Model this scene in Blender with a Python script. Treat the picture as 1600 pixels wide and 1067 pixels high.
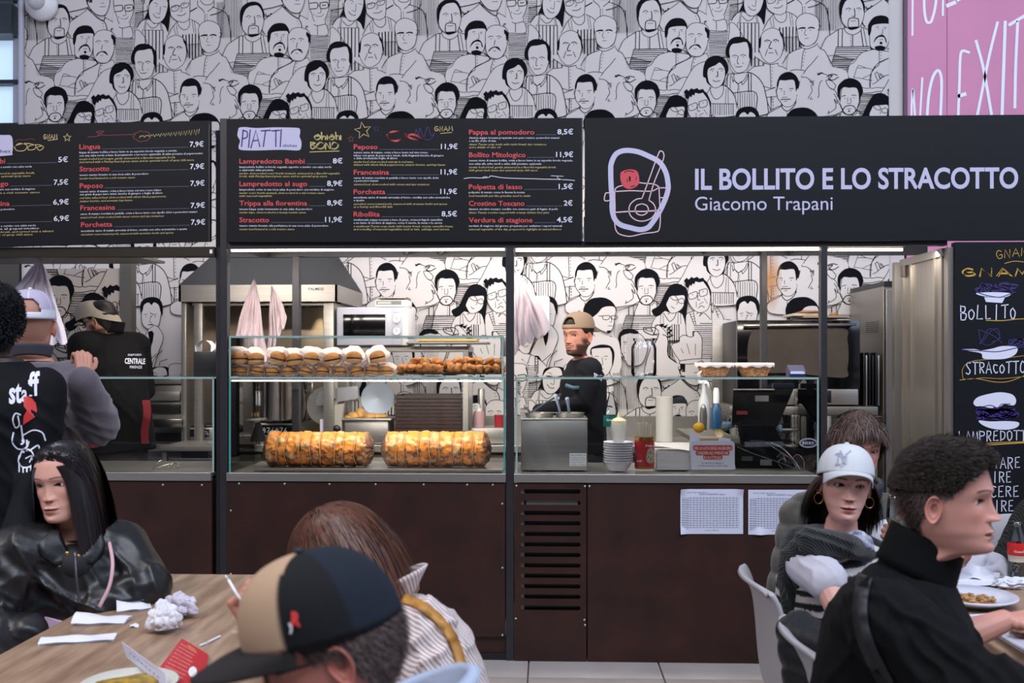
import bpy, bmesh, math, random
import numpy as np
from mathutils import Vector, Matrix, Euler, noise
R = math.radians
PI = math.pi
for _o in list(bpy.data.objects): bpy.data.objects.remove(_o)
S = bpy.context.scene
COL = S.collection
rnd = random.Random(7)
# ------------------------------------------------------------------ camera, world, lights, exposure
cd = bpy.data.cameras.new('camera'); cam = bpy.data.objects.new('camera', cd); COL.objects.link(cam)
FPX = 1555.0; YAW = 2.1; CH = 1.55; CY = -5.1
cd.sensor_width = 36; cd.lens = 36*FPX/1600; cam.location = (0, CY, CH); cam.rotation_euler = (R(90), 0, R(YAW))
cd.shift_y = (560-533.5)/1600; cd.clip_start = .05; cd.clip_end = 100
cd.dof.use_dof = True; cd.dof.focus_distance = 4.6; cd.dof.aperture_fstop = 4.0
S.camera = cam
w = bpy.data.worlds.new('hall'); S.world = w; w.use_nodes = True
bg = w.node_tree.nodes['Background']; bg.inputs[0].default_value = (.72, .76, 1.0, 1); bg.inputs[1].default_value = .42
S.view_settings.view_transform = 'Standard'; S.view_settings.look = 'None'; S.view_settings.gamma = 1
S.view_settings.exposure = .25; S.view_settings.use_curve_mapping = False
def area(name, loc, target, sx, sy, power, col):
    l = bpy.data.lights.new(name, 'AREA'); l.shape = 'RECTANGLE'; l.size = sx; l.size_y = sy; l.energy = power; l.color = col
    o = bpy.data.objects.new(name, l); COL.objects.link(o); o.location = loc
    o.rotation_euler = (Vector(target)-Vector(loc)).to_track_quat('-Z', 'Y').to_euler(); return o
area('hall_skylight', (1.5, -5.5, 6.2), (.6, -1.0, .9), 5.0, 3.0, 330, (.82, .88, 1.0))
area('hall_lamp', (-3.2, -3.6, 4.2), (-.8, -1.5, .9), 1.4, 1.4, 60, (1.0, .90, .84))
area('side_daylight', (5.5, -3.0, 4.6), (1.5, .3, 1.9), 2.5, 2.5, 75, (.60, .76, 1.0))
for _x, _wd, _p in ((-.72, 1.35, 16), (.78, 1.5, 11), (1.9, .55, 5), (-1.9, .8, 9)):
    area('counter_strip_lamp', (_x, .10, 2.095), (_x, .75, .9), _wd, .05, _p, (1.0, .90, .79))
for _x, _p in ((-1.9, 8), (-.3, 16), (1.2, 8)):
    area('kitchen_lamp', (_x, 1.0, 2.9), (_x, 1.35, 1.0), 1.2, .3, _p, (1.0, .91, .80))
# ------------------------------------------------------------------ helpers
def srgb(h):
    if not isinstance(h, str): return tuple(h)
    h = h.lstrip('#'); v = [int(h[i:i+2], 16)/255 for i in (0, 2, 4)]
    return tuple(c/12.92 if c <= .04045 else ((c+.055)/1.055)**2.4 for c in v)
MATS = {}
def mat(name, col='#808080', rough=.5, metal=0., var=0., vscale=8., bump=0., bscale=60., col2=None, attr=False, sss=0., trans=0., emit=0., coat=0., wave=None, stretch=None, spec=.5, alpha=1., sheen=0.):
    if name in MATS: return MATS[name]
    m = bpy.data.materials.new(name); m.use_nodes = True; nt = m.node_tree; N = nt.nodes; L = nt.links
    p = N['Principled BSDF']; c = srgb(col)
    p.inputs['Base Color'].default_value = (*c, 1); p.inputs['Roughness'].default_value = rough; p.inputs['Metallic'].default_value = metal
    p.inputs['Specular IOR Level'].default_value = spec; p.inputs['Alpha'].default_value = alpha
    if sss: p.inputs['Subsurface Weight'].default_value = sss; p.inputs['Subsurface Radius'].default_value = (.012, .004, .002); p.inputs['Subsurface Scale'].default_value = .6
    if trans: p.inputs['Transmission Weight'].default_value = trans
    if coat: p.inputs['Coat Weight'].default_value = coat
    if sheen: p.inputs['Sheen Weight'].default_value = sheen
    if emit: p.inputs['Emission Color'].default_value = (*c, 1); p.inputs['Emission Strength'].default_value = emit
    src = None
    tc = N.new('ShaderNodeTexCoord'); mp = N.new('ShaderNodeMapping'); L.new(tc.outputs['Object'], mp.inputs[0])
    if stretch: mp.inputs['Scale'].default_value = stretch
    if attr:
        a = N.new('ShaderNodeAttribute'); a.attribute_name = 'Col'; src = a.outputs[0]
    if var or col2:
        n = N.new('ShaderNodeTexNoise'); n.inputs['Scale'].default_value = vscale; n.inputs['Detail'].default_value = 6; L.new(mp.outputs[0], n.inputs[0])
        r = N.new('ShaderNodeValToRGB'); r.color_ramp.elements[0].position = .32; r.color_ramp.elements[1].position = .68; L.new(n.outputs[0], r.inputs[0])
        if attr:
            r.color_ramp.elements[0].color = (1-var,)*3+(1,); r.color_ramp.elements[1].color = (1, 1, 1, 1)
            mx = N.new('ShaderNodeMix'); mx.data_type = 'RGBA'; mx.blend_type = 'MULTIPLY'; mx.inputs[0].default_value = 1
            L.new(src, mx.inputs[6]); L.new(r.outputs[0], mx.inputs[7]); src = mx.outputs[2]
        else:
            c2 = srgb(col2) if col2 else tuple(x*(1-var) for x in c)
            r.color_ramp.elements[0].color = (*c2, 1); r.color_ramp.elements[1].color = (*c, 1); src = r.outputs[0]
    if src: L.new(src, p.inputs['Base Color'])
    if bump or wave:
        b = N.new('ShaderNodeBump'); b.inputs['Strength'].default_value = bump or .5; b.inputs['Distance'].default_value = .004
        if wave:
            t = N.new('ShaderNodeTexWave'); t.wave_type = 'BANDS'; t.bands_direction = wave[0]; t.inputs['Scale'].default_value = wave[1]; t.inputs['Distortion'].default_value = wave[2] if len(wave) > 2 else .5
        else:
            t = N.new('ShaderNodeTexNoise'); t.inputs['Scale'].default_value = bscale; t.inputs['Detail'].default_value = 5
        L.new(mp.outputs[0], t.inputs[0]); L.new(t.outputs[0], b.inputs['Height']); L.new(b.outputs[0], p.inputs['Normal'])
    MATS[name] = m; return m
def glassmat(name, tint=(1, 1, 1), refl=.9, base=.0, ior=1.45):
    m = bpy.data.materials.new(name); m.use_nodes = True; nt = m.node_tree; N = nt.nodes; L = nt.links; N.clear()
    out = N.new('ShaderNodeOutputMaterial'); t = N.new('ShaderNodeBsdfTransparent'); t.inputs[0].default_value = (*tint, 1)
    g = N.new('ShaderNodeBsdfGlossy'); g.inputs['Roughness'].default_value = .02; g.inputs[0].default_value = (refl, refl, refl, 1)
    f = N.new('ShaderNodeFresnel'); f.inputs[0].default_value = ior; ad = N.new('ShaderNodeMath'); ad.operation = 'ADD'; ad.inputs[1].default_value = base
    L.new(f.outputs[0], ad.inputs[0]); mx = N.new('ShaderNodeMixShader'); L.new(ad.outputs[0], mx.inputs[0]); L.new(t.outputs[0], mx.inputs[1]); L.new(g.outputs[0], mx.inputs[2]); L.new(mx.outputs[0], out.inputs[0])
    MATS[name] = m; return m
def paperish(m, k=.45):
    nt = m.node_tree; p = nt.nodes['Principled BSDF']; t = nt.nodes.new('ShaderNodeBsdfTranslucent'); mx = nt.nodes.new('ShaderNodeMixShader'); mx.inputs[0].default_value = k; l = p.inputs['Base Color'].links
    t.inputs[0].default_value = p.inputs['Base Color'].default_value
    if l: nt.links.new(l[0].from_socket, t.inputs[0])
    nt.links.new(p.outputs[0], mx.inputs[1]); nt.links.new(t.outputs[0], mx.inputs[2]); nt.links.new(mx.outputs[0], nt.nodes['Material Output'].inputs[0]); return m
def steel(name='brushed_steel', col='#aaa6a1', rough=.38, vert=False):
    return mat(name, col, rough, .8, var=.12, vscale=3, stretch=(1, 1, 60) if not vert else (40, 40, 1), bump=.05, bscale=30)

def P(px, py, d):
    """point seen at photo pixel (px,py) at distance d in front of the lens"""
    a = (px-800)/FPX; c = math.cos(R(YAW)); s_ = math.sin(R(YAW)); t = d/(a*s_+c)
    return Vector(((a*c-s_)*t, d+CY, CH-(py-560)/FPX*t))
class M:
    def __init__(s): s.v = []; s.f = []; s.c = []
    def add(s, vs, fs, col=None):
        o = len(s.v); s.v.extend([tuple(p) for p in vs]); s.f.extend([tuple(i+o for i in q) for q in fs])
        if col is not None: s.c.extend([col]*len(vs))
        return s
    def merge(s, m, T=None, col=None):
        vs = [tuple(T @ Vector(p)) for p in m.v] if T is not None else m.v
        o = len(s.v); s.v.extend(vs); s.f.extend([tuple(i+o for i in q) for q in m.f])
        if m.c or s.c: s.c.extend(m.c if m.c else [col or (1, 1, 1)]*len(vs))
        return s
    def box(s, c, sz, bev=0., rot=None):
        x, y, z = [a/2 for a in sz]; b = min(bev, x*.9, y*.9, z*.9)
        if b <= 0:
            vs = [(i*x, j*y, k*z) for i in (-1, 1) for j in (-1, 1) for k in (-1, 1)]
            fs = [(0, 1, 3, 2), (4, 6, 7, 5), (0, 4, 5, 1), (2, 3, 7, 6), (0, 2, 6, 4), (1, 5, 7, 3)]
        else:
            bm = bmesh.new(); bmesh.ops.create_cube(bm, size=1.)
            for v in bm.verts: v.co = Vector((v.co.x*2*x, v.co.y*2*y, v.co.z*2*z))
            bmesh.ops.bevel(bm, geom=bm.edges[:], offset=b, segments=2, affect='EDGES', profile=.5)
            bm.verts.index_update(); vs = [tuple(v.co) for v in bm.verts]; fs = [tuple(v.index for v in f.verts) for f in bm.faces]; bm.free()
        T = Matrix.Translation(c)
        if rot: T = T @ Euler(rot).to_matrix().to_4x4()
        return s.add([T @ Vector(p) for p in vs], fs)
    def bb(s, lo, hi, bev=0.):
        return s.box([(a+b)/2 for a, b in zip(lo, hi)], [abs(b-a) for a, b in zip(lo, hi)], bev)
    def cyl(s, p0, p1, r0, r1=None, n=16, cap=True):
        return s.tube([p0, p1], [r0, r0 if r1 is None else r1], n, cap)
    def tube(s, pts, r, n=8, cap=True, closed=False):
        pts = [Vector(p) for p in pts]; k = len(pts)
        rs = r if isinstance(r, (list, tuple, np.ndarray)) else [r]*k
        tang = []
        for i in range(k):
            a = pts[(i-1) % k] if closed else pts[max(i-1, 0)]; b = pts[(i+1) % k] if closed else pts[min(i+1, k-1)]
            t = (b-a); tang.append(t.normalized() if t.length > 1e-9 else Vector((0, 0, 1)))
        up = Vector((0, 0, 1)) if abs(tang[0].z) < .9 else Vector((1, 0, 0)); nrm = tang[0].cross(up).normalized(); vs = []
        for i in range(k):
            nrm = (nrm - tang[i]*nrm.dot(tang[i])).normalized(); bi = tang[i].cross(nrm)
            for j in range(n):
                a = 2*PI*j/n; vs.append(pts[i]+(nrm*math.cos(a)+bi*math.sin(a))*rs[i])
        fs = []
        for i in range(k if closed else k-1):
            for j in range(n):
                a = i*n+j; b = i*n+(j+1) % n; c = ((i+1) % k)*n+(j+1) % n; d = ((i+1) % k)*n+j; fs.append((a, b, c, d))
        if cap and not closed: fs.append(tuple(range(n-1, -1, -1))); fs.append(tuple((k-1)*n+j for j in range(n)))
        return s.add(vs, fs)
    def lathe(s, prof, c=(0, 0, 0), n=24, T=None, col=None):
        vs = []; fs = []; k = len(prof); c = Vector(c)
        for r, z in prof:
            for j in range(n):
                a = 2*PI*j/n; p = Vector((r*math.cos(a), r*math.sin(a), z)); vs.append((T @ p if T is not None else p)+c)
        for i in range(k-1):
            for j in range(n): fs.append((i*n+j, i*n+(j+1) % n, (i+1)*n+(j+1) % n, (i+1)*n+j))
        return s.add(vs, fs, col)
    def grid(s, fn, nu, nv, cu=False, cv=False, col=None):
        vs = [fn(i/(nu if cu else nu-1), j/(nv if cv else nv-1)) for i in range(nu) for j in range(nv)]; fs = []
        for i in range(nu if cu else nu-1):
            for j in range(nv if cv else nv-1):
                a = i*nv+j; b = i*nv+(j+1) % nv; c = ((i+1) % nu)*nv+(j+1) % nv; d = ((i+1) % nu)*nv+j; fs.append((a, d, c, b))
        return s.add(vs, fs, col)
    def prism(s, poly, axis, a, b):
        """extrude a 2D polygon; axis 'y': poly=(x,z), 'x': (y,z), 'z': (x,y)"""
        def q(p, t): return {'y': (p[0], t, p[1]), 'x': (t, p[0], p[1]), 'z': (p[0], p[1], t)}[axis]
        n = len(poly); vs = [q(p, a) for p in poly]+[q(p, b) for p in poly]
        fs = [tuple(range(n)), tuple(range(2*n-1, n-1, -1))]+[(i, (i+1) % n, n+(i+1) % n, n+i)[::-1] for i in range(n)]
        return s.add(vs, fs)
    def ico(s, c, r, sub=2, sc=(1, 1, 1), nz=0., fq=20.):
        bm = bmesh.new(); bmesh.ops.create_icosphere(bm, subdivisions=sub, radius=1.); c = Vector(c); vs = []
        for v in bm.verts:
            p = v.co.copy()
            if nz: p *= 1+nz*noise.noise((p*1.7+c*fq))
            vs.append(c+Vector((p.x*r*sc[0], p.y*r*sc[1], p.z*r*sc[2])))
        fs = [tuple(v.index for v in f.verts) for f in bm.faces]; bm.free(); return s.add(vs, fs)
def shade(me, ang=None):
    me.polygons.foreach_set('use_smooth', [True]*len(me.polygons))
    if ang:
        bm = bmesh.new(); bm.from_mesh(me)
        for e in bm.edges:
            if len(e.link_faces) == 2 and e.calc_face_angle(0) > ang: e.smooth = False
        bm.to_mesh(me); bm.free()
def tag(o, label=None, cat=None, group=None, kind=None):
    if label: o['label'] = label
    if cat: o['category'] = cat
    if group: o['group'] = group
    if kind: o['kind'] = kind
    return o
def mk(name, m, material, parent=None, smooth=0, label=None, cat=None, group=None, kind=None):
    me = bpy.data.meshes.new(name)
    if isinstance(m, M): me.from_pydata([tuple(p) for p in m.v], [], m.f)
    else: me.from_pydata(m[0].tolist() if hasattr(m[0], 'tolist') else m[0], [], m[1].tolist() if hasattr(m[1], 'tolist') else m[1])
    cols = m.c if isinstance(m, M) else (m[2] if len(m) > 2 else None)
    if cols is not None and len(cols) == len(me.vertices):
        at = me.color_attributes.new('Col', 'FLOAT_COLOR', 'POINT'); a = np.ones((len(cols), 4), np.float32); a[:, :3] = np.array(cols)[:, :3]
        at.data.foreach_set('color', a.ravel())
    me.materials.append(material)
    if smooth: shade(me, smooth if smooth is not True and smooth < 3 else None)
    o = bpy.data.objects.new(name, me); COL.objects.link(o)
    if parent is not None: o.parent = parent; o.matrix_parent_inverse = parent.matrix_basis.inverted()
    tag(o, label, cat, group, kind); return o
def thing(name, label, cat, loc=(0, 0, 0), group=None):
    o = bpy.data.objects.new(name, None); COL.objects.link(o); o.location = loc; o.empty_display_size = .05
    return tag(o, label, cat, group)
def copy_tree(o, parent=None):
    c = o.copy(); COL.objects.link(c)
    if parent is not None: c.parent = parent; c.matrix_parent_inverse = o.matrix_parent_inverse.copy()
    for ch in list(o.children): copy_tree(ch, c)
    return c
def crom(pts, n=6, closed=False):
    """Catmull-Rom through points"""
    P_ = [np.array(p, float) for p in pts]; k = len(P_); out = []
    if k < 3 and not closed: return P_
    for i in range(k if closed else k-1):
        p0 = P_[(i-1) % k] if closed or i > 0 else P_[0]*2-P_[1]; p1 = P_[i]; p2 = P_[(i+1) % k]
        p3 = P_[(i+2) % k] if closed or i+2 < k else P_[-1]*2-P_[-2]
        for j in range(n):
            t = j/n; out.append(.5*((2*p1)+(-p0+p2)*t+(2*p0-5*p1+4*p2-p3)*t*t+(-p0+3*p1-3*p2+p3)*t**3))
    if not closed: out.append(P_[-1])
    return out
def stroke2d(pts, w, closed=False, taper=False):
    """ribbon polygon strip around a 2D polyline -> (verts2d, quads)"""
    a = np.array(pts, float)[:, :2]; k = len(a); vs = []; fs = []
    if closed: prv = np.roll(a, 1, 0); nxt = np.roll(a, -1, 0)
    else: prv = np.vstack([a[:1], a[:-1]]); nxt = np.vstack([a[1:], a[-1:]])
    t = nxt-prv; l = np.linalg.norm(t, axis=1); l[l < 1e-9] = 1; t /= l[:, None]; nn = np.stack([-t[:, 1], t[:, 0]], 1)
    ww = np.full(k, w/2)
    if not closed:
        a = a.copy(); a[0] -= t[0]*w*.3; a[-1] += t[-1]*w*.3
    for i in range(k): vs += [a[i]+nn[i]*ww[i], a[i]-nn[i]*ww[i]]
    for i in range(k if closed else k-1): j = (i+1) % k; fs.append((2*i, 2*i+1, 2*j+1, 2*j))
    return vs, fs
TXT = {}
def textmesh(body, bold=0., shear=0., res=3):
    key = (body, bold, shear, res)
    if key in TXT: return TXT[key]
    cu = bpy.data.curves.new('t', 'FONT'); cu.body = body; cu.size = 1; cu.resolution_u = res; cu.offset = bold; cu.shear = shear; cu.fill_mode = 'FRONT'
    o = bpy.data.objects.new('t', cu); COL.objects.link(o); dg = bpy.context.evaluated_depsgraph_get(); dg.update()
    me = o.evaluated_get(dg).to_mesh(); v = np.array([x.co[:2] for x in me.vertices]) if len(me.vertices) else np.zeros((0, 2)); f = [tuple(p.vertices) for p in me.polygons]
    o.evaluated_get(dg).to_mesh_clear(); bpy.data.objects.remove(o); bpy.data.curves.remove(cu)
    TXT[key] = (v, f); return TXT[key]
class Plane:
    """maps photo pixels to a flat face at distance d (facing the hall), with an optional frame roll"""
    def __init__(s, d, off=0.): s.d = d; s.off = off
    def __call__(s, px, py, k=0.):
        p = P(px, py, s.d); return Vector((p.x, p.y-s.off-k, p.z))
def put_text(m, pl, body, x0, x1, base, capx, bold=.0, shear=0., res=3, slope=0., k=0.):
    """fit body between pixel x0..x1 on baseline px with cap height capx px (x1 None = natural width)"""
    v, f = textmesh(body, bold, shear, res)
    if not len(v): return
    hc = .70; sy = capx/hc
    sx = (x1-x0)/(v[:, 0].max()-v[:, 0].min()) if x1 is not None else sy
    mn = v[:, 0].min() if x1 is not None else 0
    m.add([pl(x0+(a-mn)*sx, base-b*sy-slope*(a-mn)*sx, k) for a, b in v], f)
def put_line(m, pl, pts, wpx, smooth=True, closed=False, k=0., n=6):
    pp = crom(pts, n, closed) if smooth and len(pts) > 2 else [np.array(p, float) for p in pts]
    vs, fs = stroke2d(pp, wpx, closed); m.add([pl(a[0], a[1], k) for a in vs], [q[::-1] for q in fs])
def put_fill(m, pl, pts, smooth=True, k=0., n=5):
    pp = crom(pts, n, True) if smooth else pts
    m.add([pl(a[0], a[1], k) for a in pp], [tuple(range(len(pp)))])
# single-stroke hand lettering (unit box, y down)
HF = {'A': ['0,1 .45,0 1,1', '.2,.62 .8,.62'], 'B': ['.1,0 .1,1', '.1,.02 .7,.1 .7,.4 .1,.48', '.1,.48 .9,.6 .8,.95 .1,1'], 'C': ['.9,.1 .4,.02 .08,.5 .4,.97 .9,.88'],
 'D': ['.1,0 .1,1', '.1,.02 .8,.2 .85,.7 .1,1'], 'E': ['.85,0 .15,.04 .12,1 .9,.96', '.14,.5 .7,.48'], 'G': ['.85,.12 .4,.02 .08,.5 .4,.97 .9,.85 .88,.52 .5,.55'],
 'H': ['.1,0 .1,1', '.85,0 .85,1', '.1,.5 .85,.5'], 'I': ['.5,0 .5,1'], 'L': ['.15,0 .12,1 .85,.96'], 'M': ['0,1 .15,0 .5,.7 .85,0 1,1'], 'N': ['.1,1 .12,0 .85,1 .88,0'],
 'O': ['.5,0 .1,.3 .15,.8 .5,1 .88,.75 .88,.25 .5,0'], 'P': ['.1,0 .1,1', '.1,.03 .8,.1 .8,.45 .1,.55'], 'R': ['.1,0 .1,1', '.1,.03 .8,.1 .75,.42 .1,.52', '.35,.5 .9,1'],
 'S': ['.85,.08 .35,.02 .12,.25 .45,.48 .85,.72 .5,1 .1,.92'], 'T': ['0,.04 1,0', '.5,.02 .48,1'], 'U': ['.1,0 .12,.8 .5,1 .85,.8 .88,0'], 'X': ['.05,0 .9,1', '.9,0 .05,1'], 'F': ['.9,0 .15,.03 .12,1', '.14,.48 .7,.45'],
 'V': ['0,0 .5,1 1,0'], 'Z': ['0,0 1,0 0,1 1,1'], 'Y': ['0,0 .5,.5 1,0', '.5,.5 .5,1'], ' ': [], 'o': ['.5,.25 .12,.5 .2,.92 .6,.98 .85,.6 .5,.25'], 'c': ['.8,.35 .3,.3 .15,.7 .5,.98 .85,.9']}
def pp_(s): return [tuple(float(c) for c in q.split(',')) for q in s.split()]
def hand(m, pl, word, x0, y0, x1, y1, wpx, gap=.28, wob=.06, k=0., slope=0., double=0.):
    rr = random.Random(hash(len(word)*7+int(x0))); n = len(word); cw = (x1-x0)/(n+gap*(n-1))
    for rep in range(2 if double else 1):
        for i, ch in enumerate(word):
            ox = x0+i*cw*(1+gap)+rep*double; hh = (y1-y0)*(1+rr.uniform(-.06, .06))
            for st in HF.get(ch, []):
                pts = [(ox+(a+rr.uniform(-wob, wob))*cw, y0+rep*double*.6+(b+rr.uniform(-wob, wob)*.5)*hh-slope*(ox-x0)) for a, b in pp_(st)]
                sm = ch in 'BCDGOPRSUoc'
                put_line(m, pl, pts, wpx, sm, k=k, n=5)
# ------------------------------------------------------------------ the line-drawn mural (vector print, one repeat of wallpaper)
BLK = {'A': (.1, 40, 0), 'B': (.1, 190, 0), 'C': (.1, 40, 90), 'D': (.1, 190, 90), 'E': (.1482, 181.5, 151.4), 'F': (.1467, 13.5, 152.6), 'G': (.1, 292, 4.5), 'T': (1, 0, 0)}
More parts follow.
